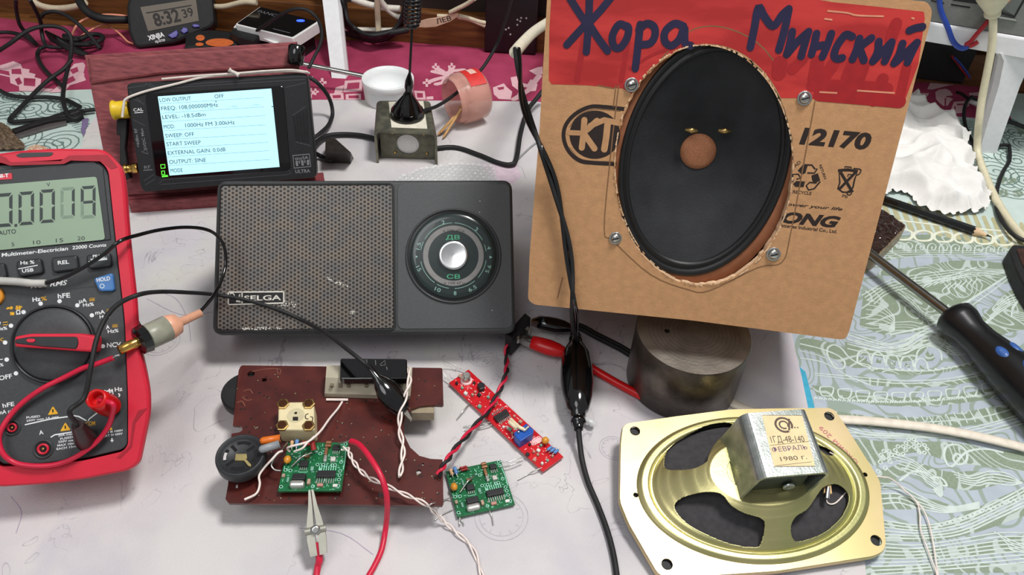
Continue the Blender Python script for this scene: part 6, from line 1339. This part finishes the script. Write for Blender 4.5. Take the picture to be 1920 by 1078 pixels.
# white sleeve and twin lead with ferrite, running down over the cardboard box
th = thing('sleeved_lead', 'black twin lead with a ferrite core hanging from a white sleeve over the cardboard box', 'cable', P(1085, 720, 0))
mb = MB(); sl0 = [P(x, y, h_) for x, y, h_ in ((1110,0,.040),(1062,20,.062),(1030,40,.088),(1001,60,.110),(979,82,.128),(966,98,.138))]
mb.tube(sl0, .0040, M('sleeve_ivory', (226,218,196), .45), 16); mb.build('sleeve', th, label='white sleeve')
def over(px, py, h_=.003): return BX.at(px, py, h_)
mb = MB(); base_ = [(969,92,.140),(974,140,.142),(980,185,.146),(992,225,.150)]
c_pts = [P(*p) for p in base_]+[over(1012,272,.0060), over(1034,330,.0035), over(1050,390,.0035), over(1062,450,.0035), over(1070,510,.004), over(1075,565,.006), P(1077,600,.052), P(1079,628,.026), P(1080,640,.017)]
cpl = cat(c_pts, 8); 
for s_ in (-1, 1):
    o = []
    for i, p in enumerate(cpl):
        a = i*.16; sd_ = Vector((math.cos(a), math.sin(a)*.25, math.sin(a)*.4)); q = p+sd_*(.0013*s_)
        o.append(q+Vector((0,-.0004,.0004)))
    mb.tube(o, .0013, KG if s_ > 0 else KM, 8, 0)
mb.build('twin_lead', th)
fa, fb = P(1079,622,.0135), P(1085,803,.0135); fa.z = fb.z = .0125; fd = fb-fa; FL = fd.length; rm = .0098
mb = MB(); mb.lathe(fa, fd, [(0,.0026),(.002,.0036),(.0025,.0028),(.0045,.0028),(.005,.0042),(.007,.0042),(.0075,.0036),(.009,.0044),(.0125,rm*.62),(.019,rm*.88),(FL*.42,rm),(FL*.55,rm),(FL*.70,rm*.88),(FL*.82,rm*.62),(FL*.84,.0044),(FL*.88,.0042),(FL*.885,.0034),(FL*.91,.0034),(FL*.915,.0044),(FL*.94,.0044),(FL*.945,.0032),(FL,.0026)], KG, 40, e=.9); mb.build('ferrite_core', th)
mb = MB(); mb.tube([fb-fd*.02]+[P(x, y, h_) for x, y, h_ in ((1087,830,.008),(1092,865,.004),(1103,905,.0025),(1122,950,.002),(1140,1000,.002),(1152,1050,.002),(1160,1110,.002))], .0016, KM); mb.build('lower_cord', th)
mb = MB(); mb.lathe(P(1093,782,.006), P(1112,795,.004)-P(1093,782,.006), [(0,.0008),(.001,.0016),(.004,.0016),(.006,.0024),(.008,.0016)], M('glue_clear', (220,222,222), .1, alpha=.7), 14); tag(mb.build('glue_blob'), 'small clear blob beside the lower end of the ferrite core', 'blob')

# dc plug with two alligator clips
th = thing('power_socket', 'small black plug block with a red and black twisted pair, beside the radio corner', 'connector', P(975, 608, 0))
PS = Pl((0,0,.018)); mb = MB(); mb.prism(PS, PS.uvs(z('p8', (340,198),(425,262),(150,565),(62,505))), -.016, 0, KM, .001); mb.build('housing', th)
mb = MB(); mb.prism(PS, PS.uvs(z('p8', (345,405),(375,370),(425,385),(395,440))), -.006, -.002, ST); mb.prism(PS, PS.uvs(z('p8', (222,500),(260,480),(265,540),(230,552))), -.006, -.003, ST); mb.build('contact', th)
mb = MB(); twist(mb, [(962,628,.013),(950,650,.008),(950,680,.006),(948,705,.006),(935,735,.006),(915,770,.008),(885,805,.012),(855,840,.018),(835,868,.022),(822,890,.0215)], .0009, .0009, RW, KM, 7); mb.build('twisted_pair', th)
def clip(name, lab, tipp, bootA, bootB, m_, cab, r_, flip=1, cm=None, dbl=False):
    t_ = thing(name, lab, 'clip', Vector((bootA.x, bootA.y, 0)))
    dn_ = (bootB-bootA); L_ = dn_.length; dn_.normalize(); sd_ = Vector((0,0,1)).cross(dn_).normalized(); mb = MB()
    rr = lambda c, w_, t2_: [c+sd_*(w_*x)+Vector((0,0,t2_*y)) for x, y in ((-1,-1),(1,-1),(1,1),(-1,1))]
    for s_ in (-1, 1): mb.loft([rr(tipp+sd_*(.0006*s_), .0009, .0016), rr(bootA+sd_*(.0026*s_)+dn_*.001, .0008, .0026)], ST)
    mb.build('jaws', t_)
    mb = MB(); mb.lathe(bootA, dn_, [(0,.0040),(.0005,.0046),(L_*.25,.0052),(L_*.5,.0054),(L_*.72,.0048),(L_*.9,.0034),(L_,.0026)], m_, 24, e=.85); mb.build('boot', t_)
    mb = MB()
    if dbl:
        for s_ in (-1, 1): mb.tube([bootB-dn_*.004]+[p+Vector((.0004,.0012,0))*s_ for p in cab], r_, cm or m_)
    else: mb.tube([bootB-dn_*.004]+cab, r_, cm or m_)
    mb.build('cable', t_); return t_
clip('alligator_clip', 'black-booted alligator clip gripping the power plug, lead running under the cardboard box', P(*z1('p8', 430, 340), .013), P(*z1('p8', 528, 335), .010), P(*z1('p8', 1030, 432), .008), KG, [P(1085,612,.006), P(1120,630,.004), P(1160,650,.003), P(1195,668,.003), P(1240,668,.003)], .0016, dbl=True, cm=KM)
clip('alligator_clip', 'red-booted alligator clip hooked to the lower side of the power plug', P(*z1('p8', 210, 560), .010), P(*z1('p8', 435, 625), .009), P(*z1('p8', 960, 790), .008), RP, [P(1080,672,.006), P(1120,697,.004), P(1160,720,.003), P(1205,744,.003)], .0026)
# probe assembly by the meter
th = thing('probe_adapter', 'probe adapter with gold pin, grey barrel and pink sleeve resting on the meter edge', 'adapter', MM.at(262, 640, .006))
def mz(x, y, h_): return MM.at(x, y, h_)
pA, pB, pC, pD, pE = mz(223,657,.0085), mz(264,644,.0085), mz(270,641,.0085), None, None
dr = (pB-pA).normalized(); dr = (P(377,586,pA.z-.006)-pA).normalized()
tt = lambda x, y: None
def along(px, py): # point of the adapter axis seen at a photo point
    best = None
    for i in range(600):
        q = pA+dr*(i*.0002); u_, v_ = Q(q); e = math.hypot(u_-px, v_-py)
        if best is None or e < best[0]: best = (e, i*.0002)
    return best[1]
s1, s2, s3, s4, s5 = along(262,645), along(275,636), along(314,615), along(332,606), along(376,586)
mb = MB(); mb.lathe(pA, dr, [(0,.0004),(.0002,.0024),(s1*.8,.0026),(s1,.0026)], GO, 20); mb.build('pin', th)
mb = MB(); mb.lathe(pA, dr, [(s1-.001,.0048),(s1,.0072),(s2,.0078),(s2+.001,.0062)], KG, 12, smooth=False); mb.build('ring', th)
mb = MB(); mb.lathe(pA, dr, [(s2,.0062),(s2+.001,.0066),(s3,.0068),(s3+.0005,.006)], M('barrel_grey', (150,150,134), .35, var=.1, alpha=.95), 28); mb.build('barrel', th)
hs = M('shrink_pink', (226,166,136), .35, var=.08)
mb = MB(); mb.lathe(pA, dr, [(s3-.001,.0062),(s3+.001,.0066),(s4,.0055),(s4+.002,.0024),(s5,.0021),(s5+.0004,.0010)], hs, 24); mb.build('heat_shrink', th)
mb = MB(); mb.fp(MM, [(0,0),(1,0),(1,1)], 0, K) if False else None
e0 = pA+dr*s5
mb.tube([e0-dr*.002, P(388,570,.064), P(402,552,.062), P(414,528,.062), P(423,495,.066), P(420,462,.074), P(405,440,.08), P(382,429,.086), P(345,426,.093), P(300,431,.100), P(262,440,.108)]+[mz(x, y, h_) for x, y, h_ in ((225,452,.012),(190,480,.010),(150,505,.008),(115,522,.006),(84,531,.005))], .0010, KG); mb.build('thin_lead', th)
mb = MB(); mb.tube([mz(86,531,.005), mz(60,531,.005), mz(30,528,.005), mz(-10,526,.005), mz(-60,524,.006)], .0019, M('sleeve_grey', (186,184,178), .5)); mb.build('grey_sleeve', th)
# folding antenna beside the analyser
mb = MB(); AN = ST0.off(.010)
mb.pp(AN, z('A', (783,815),(800,795),(858,800),(852,905),(842,1000),(856,1100),(880,1200),(842,1215),(806,1100),(806,915),(783,905)), -.006, 0, KM, .0008)
tag(mb.build('folding_antenna'), 'black flat folding antenna leaning beside the left edge of the analyser', 'antenna')

# wires around the brown board
def zw(p): return p
mb = MB(); twist(mb, [(1160,160,.036),(1166,230,.037),(1140,330,.034),(1112,430,.030),(1108,530,.026),(1128,620,.024),(1122,720,.0225),(1108,806,.0215)], .0006, .0009, WW, WW, 3.2, 'I'); tag(mb.build('twisted_wire'), 'twisted pale pink wire pair hanging from the slide switch over the brown board', 'wire')
wire('pink_wire', 'pale pink wire running diagonally from the slide switch to the green module', [(770,352,.021),(740,400,.024),(690,460,.027),(640,530,.030),(590,578,.031),(560,600,.031),(530,635,.030),(480,655,.027)], .0006, WW, 'wire', k='I')
wire('pink_wire', 'pale pink wire crossing over the top of the green module to its left side', [(600,565,.031),(565,595,.030),(520,610,.030),(470,622,.030),(440,635,.028),(455,655,.026)], .0006, WW, 'wire', k='I')
wire('pink_wire', 'pale pink wire curling from the volume wheel down to the board edge', [(410,652,.030),(385,662,.031),(350,700,.030),(300,755,.026),(272,800,.024),(276,850,.022),(255,905,.021),(185,940,.0205)], .0006, WW, 'wire', k='I')
wire('grey_wire', 'thin grey wire looping at the left edge of the green module', [(440,600,.026),(400,650,.029),(365,690,.028),(345,735,.026),(365,762,.025),(400,768,.025)], .0005, ST, 'wire', k='I')
th = thing('red_power_wire', 'red wire soldered to the mounted green module, running down and forward', 'wire', P(700, 860, BPZ))
mb = MB(); mb.tube([P(*z1('I', *p[:2]), p[2]) for p in ((745,605,.026),(775,600,.028),(800,592,.030),(822,592,.031))], .0005, SILV, 6); mb.build('bare_end', th)
mb = MB(); mb.tube([P(*z1('I', *p[:2]), p[2]) for p in ((818,592,.031),(860,608,.033),(905,655,.035),(960,735,.035),(1000,810,.033),(1025,890,.029),(1034,970,.022),(1030,1060,.010),(1020,1140,.004),(1000,1240,.002),(960,1330,.0016),(920,1400,.0016))], .0015, RW); mb.build('insulation', th)
mb = MB(); twist(mb, [(765,636,.026),(800,640,.028),(820,690,.028),(860,750,.027),(920,805,.026),(1010,850,.025),(1130,905,.023),(1240,955,.0215),(1310,1010,.012),(1370,1070,.004),(1440,1130,.002),(1540,1230,.0015),(1600,1400,.0015)], .0005, .0008, WW, WW, 7, 'I'); tag(mb.build('twisted_wire'), 'twisted pale pink wire pair leaving the mounted green module to the lower right', 'wire')
th = thing('crocodile_clip', 'bare silver crocodile clip biting the lower edge of the mounted green module', 'clip', P(590, 1000, 0))
tipc, ec = P(583, 918, .0255), P(598, 1040, .008); dn_ = (ec-tipc).normalized(); sd_ = Vector((0,0,1)).cross(dn_).normalized(); up_ = dn_.cross(sd_); up_ = up_ if up_.z > 0 else -up_
cs = M('clip_silver', (168,166,154), .38, .6, var=.06)
for s_ in (-1, 1):
    mb = MB(); rs = []
    for t, w_, g_ in ((0,.0008,.0007),(.25,.0016,.0012),(.5,.0026,.0022),(.75,.0032,.0026),(1,.0028,.0022)):
        c_ = tipc.lerp(ec, t)+sd_*(g_*s_); rs.append([c_+sd_*(w_*x*.6)+up_*(.0030*(t*.8+.25)*y) for x, y in ((-1,-1),(1,-1),(1,1),(-1,1))])
    mb.loft(rs, cs); mb.build('jaw', th)
mb = MB(); pv = tipc.lerp(ec, .62); mb.lathe(pv-sd_*.005+up_*.0018, sd_, [(0,.0018),(.010,.0018)], cs, 16); mb.lathe(pv+up_*.0030, up_, [(0,.0024),(.0006,.0024),(.0007,.0012)], ST, 18); mb.build('pivot', th)
mb = MB(); mb.tube([ec-dn_*.006, ec+dn_*.002, P(596,1062,.004), P(592,1090,.002), P(588,1140,.0016)], [.0018,.0018,.0016,.0016], RW); mb.build('lead', th)

# ================= right side =================
# hi-fi unit on the shelf
DV = Pl(SH.w(0, .0015, SHZT+.0004), yaw, 90)
u0 = DV.uv(*z1('d', 300, 180))[0]; th = thing('hifi_unit', 'silver-grey audio unit standing on the white shelf', 'audio unit', DV.w(u0+.06, 0, 0))
dm = M('device_grey', (128,128,124), .4, .3, var=.06, scale=300)
mb = MB(); mb.prism(DV, [(u0-.02,0),(u0+.22,0),(u0+.22,.075),(u0-.02,.075)], -.12, 0, dm, .001); mb.build('case', th)
mb = MB()
for pts in ([(380,0),(580,40),(582,60),(380,18)], [(690,60),(990,108),(985,132),(690,84)], [(720,-60),(1130,-20),(1110,66),(720,10)]): mb.pp(DV, z('d', *pts), -.0005, .0004, K)
mb.build('vent_slot', th)
mb = MB(); mb.pp(DV, z('d', (1420,95),(1680,255),(1830,-30),(1500,-60)), 0, .0012, M('device_panel', (110,114,112), .3, .4), .0004); mb.rp(DV, z('d', (1420,190),(1675,262),(1850,-50)), .0018, .0014, K, 0); mb.build('door_panel', th)
mb = MB(); mb.pp(DV, z('d', (1400,240),(1710,300),(1725,335),(1400,280)), 0, .0022, ST, .0006); mb.build('chrome_strip', th)
th = thing('cream_cable', 'cream cable with flared plug hanging from the audio unit down to the right edge', 'cable', P(1840, 300, 0))
crm = M('cream_rubber', (214,206,176), .4, var=.04)
mb = MB(); p0, p1 = DV.at(1866, -30, .016), DV.at(1861, 24, .010); mb.lathe(p0, p1-p0, [(0,.013),((p1-p0).length*.45,.0125),((p1-p0).length*.8,.0075),((p1-p0).length*.97,.0055),((p1-p0).length,.0062),((p1-p0).length+.002,.0060)], crm, 28); mb.build('plug', th)
mb = MB(); mb.tube([p1-(p1-p0).normalized()*.003]+[DV.at(x, y, h_) for x, y, h_ in ((1862,48,.010),(1860,85,.010),(1852,130,.011),(1842,180,.012),(1836,225,.016))]+[P(x, y, h_) for x, y, h_ in ((1833,258,.020),(1834,290,.008),(1848,330,.0035),(1868,375,.0035),(1895,418,.0035),(1925,452,.0035),(1960,490,.0035))], .0031, crm, 12); mb.build('cord', th)
mb = MB(); mb.tube([DV.at(*z1('d', x, y), .006) for x, y in ((1380,110),(1430,70),(1520,10),(1580,-30))], .0035, M('orange_red', (206,92,66), .5)); tag(mb.build('red_stub'), 'orange-red cable end beside the cream plug', 'cable')
th = thing('signal_wires', 'blue and red wire pair hanging in front of the white shelf', 'wire', P(1800, 110, 0))
bw2 = M('blue_wire', (36,66,156), .4)
mb = MB(); mb.tube([DV.at(*z1('d', *p[:2]), .006) for p in ((505,-40,.12),(520,120,.108),(560,250,.098),(640,430,.085),(710,620,.070),(790,720,.062),(880,750,.060),(960,715,.060))], .0022, bw2, 10); mb.build('blue_wire', th)
mb = MB(); mb.tube([DV.at(*z1('d', *p[:2]), .006) for p in ((1270,320,.092),(1180,430,.082),(1080,540,.070),(1000,640,.060),(930,690,.058),(1000,710,.056),(1110,650,.06))], .0018, M('dull_red_wire', (164,34,44), .4), 10); mb.build('red_wire', th)
mb = MB(); mb.tube([P(*z1('d', *p[:2]), p[2]) for p in ((700,870,.02),(780,970,.012),(860,1078,.008),(960,1200,.004))], .0012, bpy.data.materials['dull_red_wire'], 8); mb.tube([P(*z1('d', *p[:2]), p[2]) for p in ((740,890,.02),(840,1000,.012),(930,1120,.008),(980,1210,.003))], .0012, bw2, 8); mb.build('lower_pair', th)
mb = MB(); q0 = P(1742, 148, ZR); BQ = Pl(Vector((q0.x-.035, q0.y+.01, ZR)), -4, 90)
mb.prism(BQ, [(0,.0004),(.075,.0004),(.075,.05),(0,.05)], -.05, 0, KM, .004); tag(mb.build('black_case'), 'black case in the shade under the shelf, right of the cardboard box', 'case')
for lab, pts in (('with a hooked end lying on the crimson cloth', [(830,232,.006),(880,250,.008),(940,290,.010),(985,285,.012),(1040,315,.008),(1060,345,.004)]),
                 ('bowing left of the cream cable', [(985,275,.014),(930,330,.012),(903,430,.008),(915,560,.003),(960,680,.002),(1030,820,.002)]),
                 ('crossing the right shelf leg to the edge', [(1090,400,.004),(1180,438,.012),(1290,490,.016),(1400,540,.014),(1560,600,.008)]),
                 ('zigzagging down beside the cream cable', [(1230,772,.002),(1340,765,.003),(1362,790,.003),(1362,920,.002),(1310,1010,.002),(1270,1100,.002),(1235,1230,.002),(1230,1390,.002),(1290,1540,.003),(1400,1670,.004),(1530,1740,.004)]),
                 ('dropping behind the shelf leg', [(1190,440,.010),(1160,530,.006),(1120,620,.003),(1090,700,.002)])):
    wire('black_cable', 'black cable '+lab, pts, .0020 if 'crossing' in lab else .0016, KM, k='e')
wire('white_stub', 'short white plug end lying on the crimson cloth behind the cream cable', [(960,320,.006),(1000,335,.006),(1050,358,.005)], .0026, WH, 'plug', k='e')
# crumpled paper towel
def crumple(name, lab, catg, px, hmax, m_, n=110, f=60, seed=1, ridge=1.0, pw=4, base=0.0):
    poly = [Vector(B0.uv(*p)) for p in px]; poly = [Vector((p.x, p.y)) for p in cat(poly, 4, True)]
    xs, ys = [p.x for p in poly], [p.y for p in poly]; x0, x1, y0, y1 = min(xs), max(xs), min(ys), max(ys); vs_, ok_ = [], []
    for j in range(n+1):
        for i in range(n+1):
            x, y = x0+(x1-x0)*i/n, y0+(y1-y0)*j/n; d_ = min((Vector((x, y))-p).length for p in poly[::2]); e_ = min(1, d_/.012)
            v_ = Vector((x*f, y*f, seed)); w_ = MN.noise_vector(v_*.6)*.9
            a_ = 1-abs(MN.noise(v_+w_)); b2 = 1-abs(MN.noise(v_*2.1+w_*1.5+Vector((5,0,0)))); c2 = MN.noise(v_*5)
            h_ = math.tanh(1.5*(a_**pw*.6+b2**pw*.3*ridge+c2*.05))*.6*hmax*(.25+.75*e_)*min(1, .15+e_)
            vs_.append(Vector((x, y, base+.0006+max(0, h_)))); ok_.append(inside((x, y), poly))
    W_ = n+1; fs_ = [[j*W_+i, j*W_+i+1, (j+1)*W_+i+1, (j+1)*W_+i] for j in range(n) for i in range(n) if sum((ok_[j*W_+i], ok_[j*W_+i+1], ok_[(j+1)*W_+i+1], ok_[(j+1)*W_+i])) >= 2]
    mb = MB(); mb.add(vs_, fs_, m_, True); return tag(mb.build(name), lab, catg)
tw = M('paper_towel', (232,230,226), .9, var=.02, bump=.4, bscale=1600)
crumple('paper_towel', 'crumpled white paper towel lying to the right of the cardboard box', 'paper towel', [(1640,300),(1660,230),(1690,190),(1705,183),(1724,190),(1740,203),(1748,214),(1760,227),(1779,217),(1790,236),(1806,260),(1816,300),(1828,340),(1849,364),(1846,396),(1800,402),(1770,404),(1722,388),(1706,368),(1680,362),(1640,366),(1610,340)], .040, tw, 140, 21, 3.3, .8, 3.2)
crumple('steel_wool', 'dark brown clump of rosin crumbs behind the multimeter at the left edge', 'clump', z('g', (-120,430),(0,455),(100,500),(180,560),(240,640),(300,720),(380,790),(430,890),(300,915),(0,925),(-120,900)), .022, M('brown_clump', (74,58,44), .5, var=.5, scale=500, bump=.6, bscale=900, col2=(120,100,78)), 80, 160, 8.1)
crumple('rosin_crumbs', 'small reddish and cream crumbs lying behind the upper edge of the multimeter', 'crumbs', z('g', (470,890),(540,850),(620,830),(700,850),(800,890),(760,960),(520,960)), .008, M('rosin_crumb', (176,110,80), .6, var=.3, scale=500, col2=(220,206,180)), 50, 260, 2.1)['kind'] = 'stuff'
# pliers
th = thing('tweezers', 'dark grey tweezers lying on the pale oilcloth behind the multimeter', 'tweezers', P(90, 235, 0))
mb = MB(); TZ = Pl((0,0,.004)); dkm = M('tool_dark', (52,50,50), .45, .4, var=.15)
mb.prism(TZ, TZ.uvs(z('g', (190,552),(540,440),(800,345),(1080,255),(1330,190),(1400,320),(1290,345),(1100,372),(800,420),(520,500),(250,600))), -.0035, 0, dkm, .0004); mb.build('upper_arm', th)
mb = MB(); mb.prism(TZ, TZ.uvs(z('g', (230,612),(540,505),(820,425),(1100,378),(1100,412),(700,512),(480,585),(260,642))), -.0045, -.0020, M('tool_grey', (120,112,112), .35, .6), .0003); mb.build('lower_arm', th)
# rosin block, pencil, screwdriver, dark case
th = thing('rosin_block', 'small open tin of dark glossy rosin between the cardboard box and the pencil', 'tin', P(1650, 440, 0))
RBK = Pl((0,0,.012+ZG)); tin = M('tin_tan', (150,130,104), .4, .3, var=.15)
pts = z('L', (500,318),(528,322),(636,396),(628,414),(500,545),(440,560),(420,400)); mb = MB(); mb.prism(RBK, rpoly(RBK.uvs(pts), .002), -.0118, 0, tin, .0008); mb.build('tray', th)
c_ = sum((Vector(p) for p in pts), Vector((0,0)))/len(pts); uv_ = [Vector(RBK.uv(*tuple(c_+(Vector(p)-c_)*.93))) for p in pts]; xs, ys = [p.x for p in uv_], [p.y for p in uv_]; n = 60; vs_, ok_ = [], []
for j in range(n+1):
    for i in range(n+1):
        x, y = min(xs)+(max(xs)-min(xs))*i/n, min(ys)+(max(ys)-min(ys))*j/n; vs_.append(Vector((x, y, .012+ZG+.0005+.0024*abs(MN.noise(Vector((x*190, y*190, 1))))))); ok_.append(inside((x, y), uv_))
mb = MB(); mb.add(vs_, [[j*(n+1)+i, j*(n+1)+i+1, (j+1)*(n+1)+i+1, (j+1)*(n+1)+i] for j in range(n) for i in range(n) if ok_[j*(n+1)+i] and ok_[(j+1)*(n+1)+i+1]], M('rosin_dark', (44,26,20), .08, var=.3, coat=.6), True); mb.build('rosin', th, label='glossy dark brown rosin')
th = thing('pencil', 'black sharpened pencil lying on the oilcloth below the paper towel', 'pencil', P(1750, 400, ZG))
pr = .0036; a_, b_ = P(1640, 366, pr), P(1829, 431, pr); a_.z = b_.z = pr+ZG; d_ = b_-a_; L_ = d_.length
mb = MB(); mb.lathe(a_, d_, [(0,pr*.98),(L_,pr)], KG, 6, smooth=False); mb.build('barrel', th)
mb = MB(); mb.lathe(b_, d_, [(-.0008,pr*.9),(.0001,pr*.93),(.0085,.0011)], M('pencil_wood', (222,190,152), .7, var=.08), 24); mb.build('sharpened_wood', th)
mb = MB(); mb.lathe(b_, d_, [(.0085,.0011),(.0125,.0002)], M('graphite', (60,60,64), .35, .5), 14); mb.build('lead_tip', th)
th = thing('screwdriver', 'long screwdriver with a black and blue handle lying at the right edge', 'screwdriver', P(1860, 660, ZG))
hr = .0165; sa, sb = P(1600, 448, .014), P(1795, 597, hr); he = P(2010, 800, hr); sa.z = .0125; sb.z = he.z = hr+ZG
mb = MB(); mb.tube([sa, sb], .0033, M('shaft_steel', (150,148,142), .2, 1.0), 16, 0)
wp_ = sa.lerp(sb, .33)+Vector((0,0,.0033)); mb.build('shaft', th)
hd = (he-sb).normalized(); HL = (he-sb).length
mb = MB(); mb.lathe(sb-hd*.006, hd, [(0,.0055),(.001,.0100),(.004,.0132),(.010,.0130),(.018,.0108),(.028,.0110),(.040,.0128),(.055,.0148),(.075,.0160),(.095,.0158),(HL+.006,.0125),(HL+.010,.006)], M('handle_black', (20,20,22), .3, coat=.2), 40); mb.build('handle', th)
hb3 = M('handle_blue', (54,92,160), .35); hp = Pl(Vector((0,0,hr*1.78)))
side = hd.cross(Vector((0,0,1))).normalized()
for t, s_, l_, w_, rr_5 in ((.046,-.0052,.0050,.0030,.0134),(.046,.0052,.0050,.0030,.0134),(.069,0,.0125,.0058,.0157)):
    ce = sb-hd*.006+hd*t; ang = math.asin(max(-1, min(1, s_/rr_5)))+.12; nr = (Vector((0,0,1))*math.cos(ang)+side*math.sin(ang)); tv = nr.cross(hd)
    mb = MB(); ring_ = lambda k, hh: [ce+nr*(rr_5+hh)+hd*(l_*k*math.cos(a))+tv*(w_*k*math.sin(a))-nr*((w_*k*math.sin(a))**2/(2*rr_5)) for a in [6.283*i/24 for i in range(24)]]
    mb.loft([ring_(1,-.002), ring_(1,.0001), ring_(.8,.0007), ring_(.4,.0010)], hb3, False, True, True); mb.build('grip_inlay', th, label='blue inlay')
th = thing('dark_holder', 'black-rimmed dark brown box at the right edge above the screwdriver', 'box', P(1915, 490, ZG))
HP_ = Pl((0,0,.012)); mb = MB(); mb.prism(HP_, rpoly(HP_.uvs(z('f', (800,690),(830,650),(880,655),(1100,680),(1200,1100),(1000,1100),(912,960),(850,830))), .003), -.0115, 0, KM, .002); mb.build('case', th)
mb = MB(); mb.prism(HP_, rpoly(HP_.uvs(z('f', (850,700),(880,690),(1060,710),(1120,1000),(990,1000),(900,820))), .002), 0, .0006, M('brown_glass', (60,36,30), .15, coat=.4, var=.3)); mb.build('window', th)
bpy.context.view_layer.update()
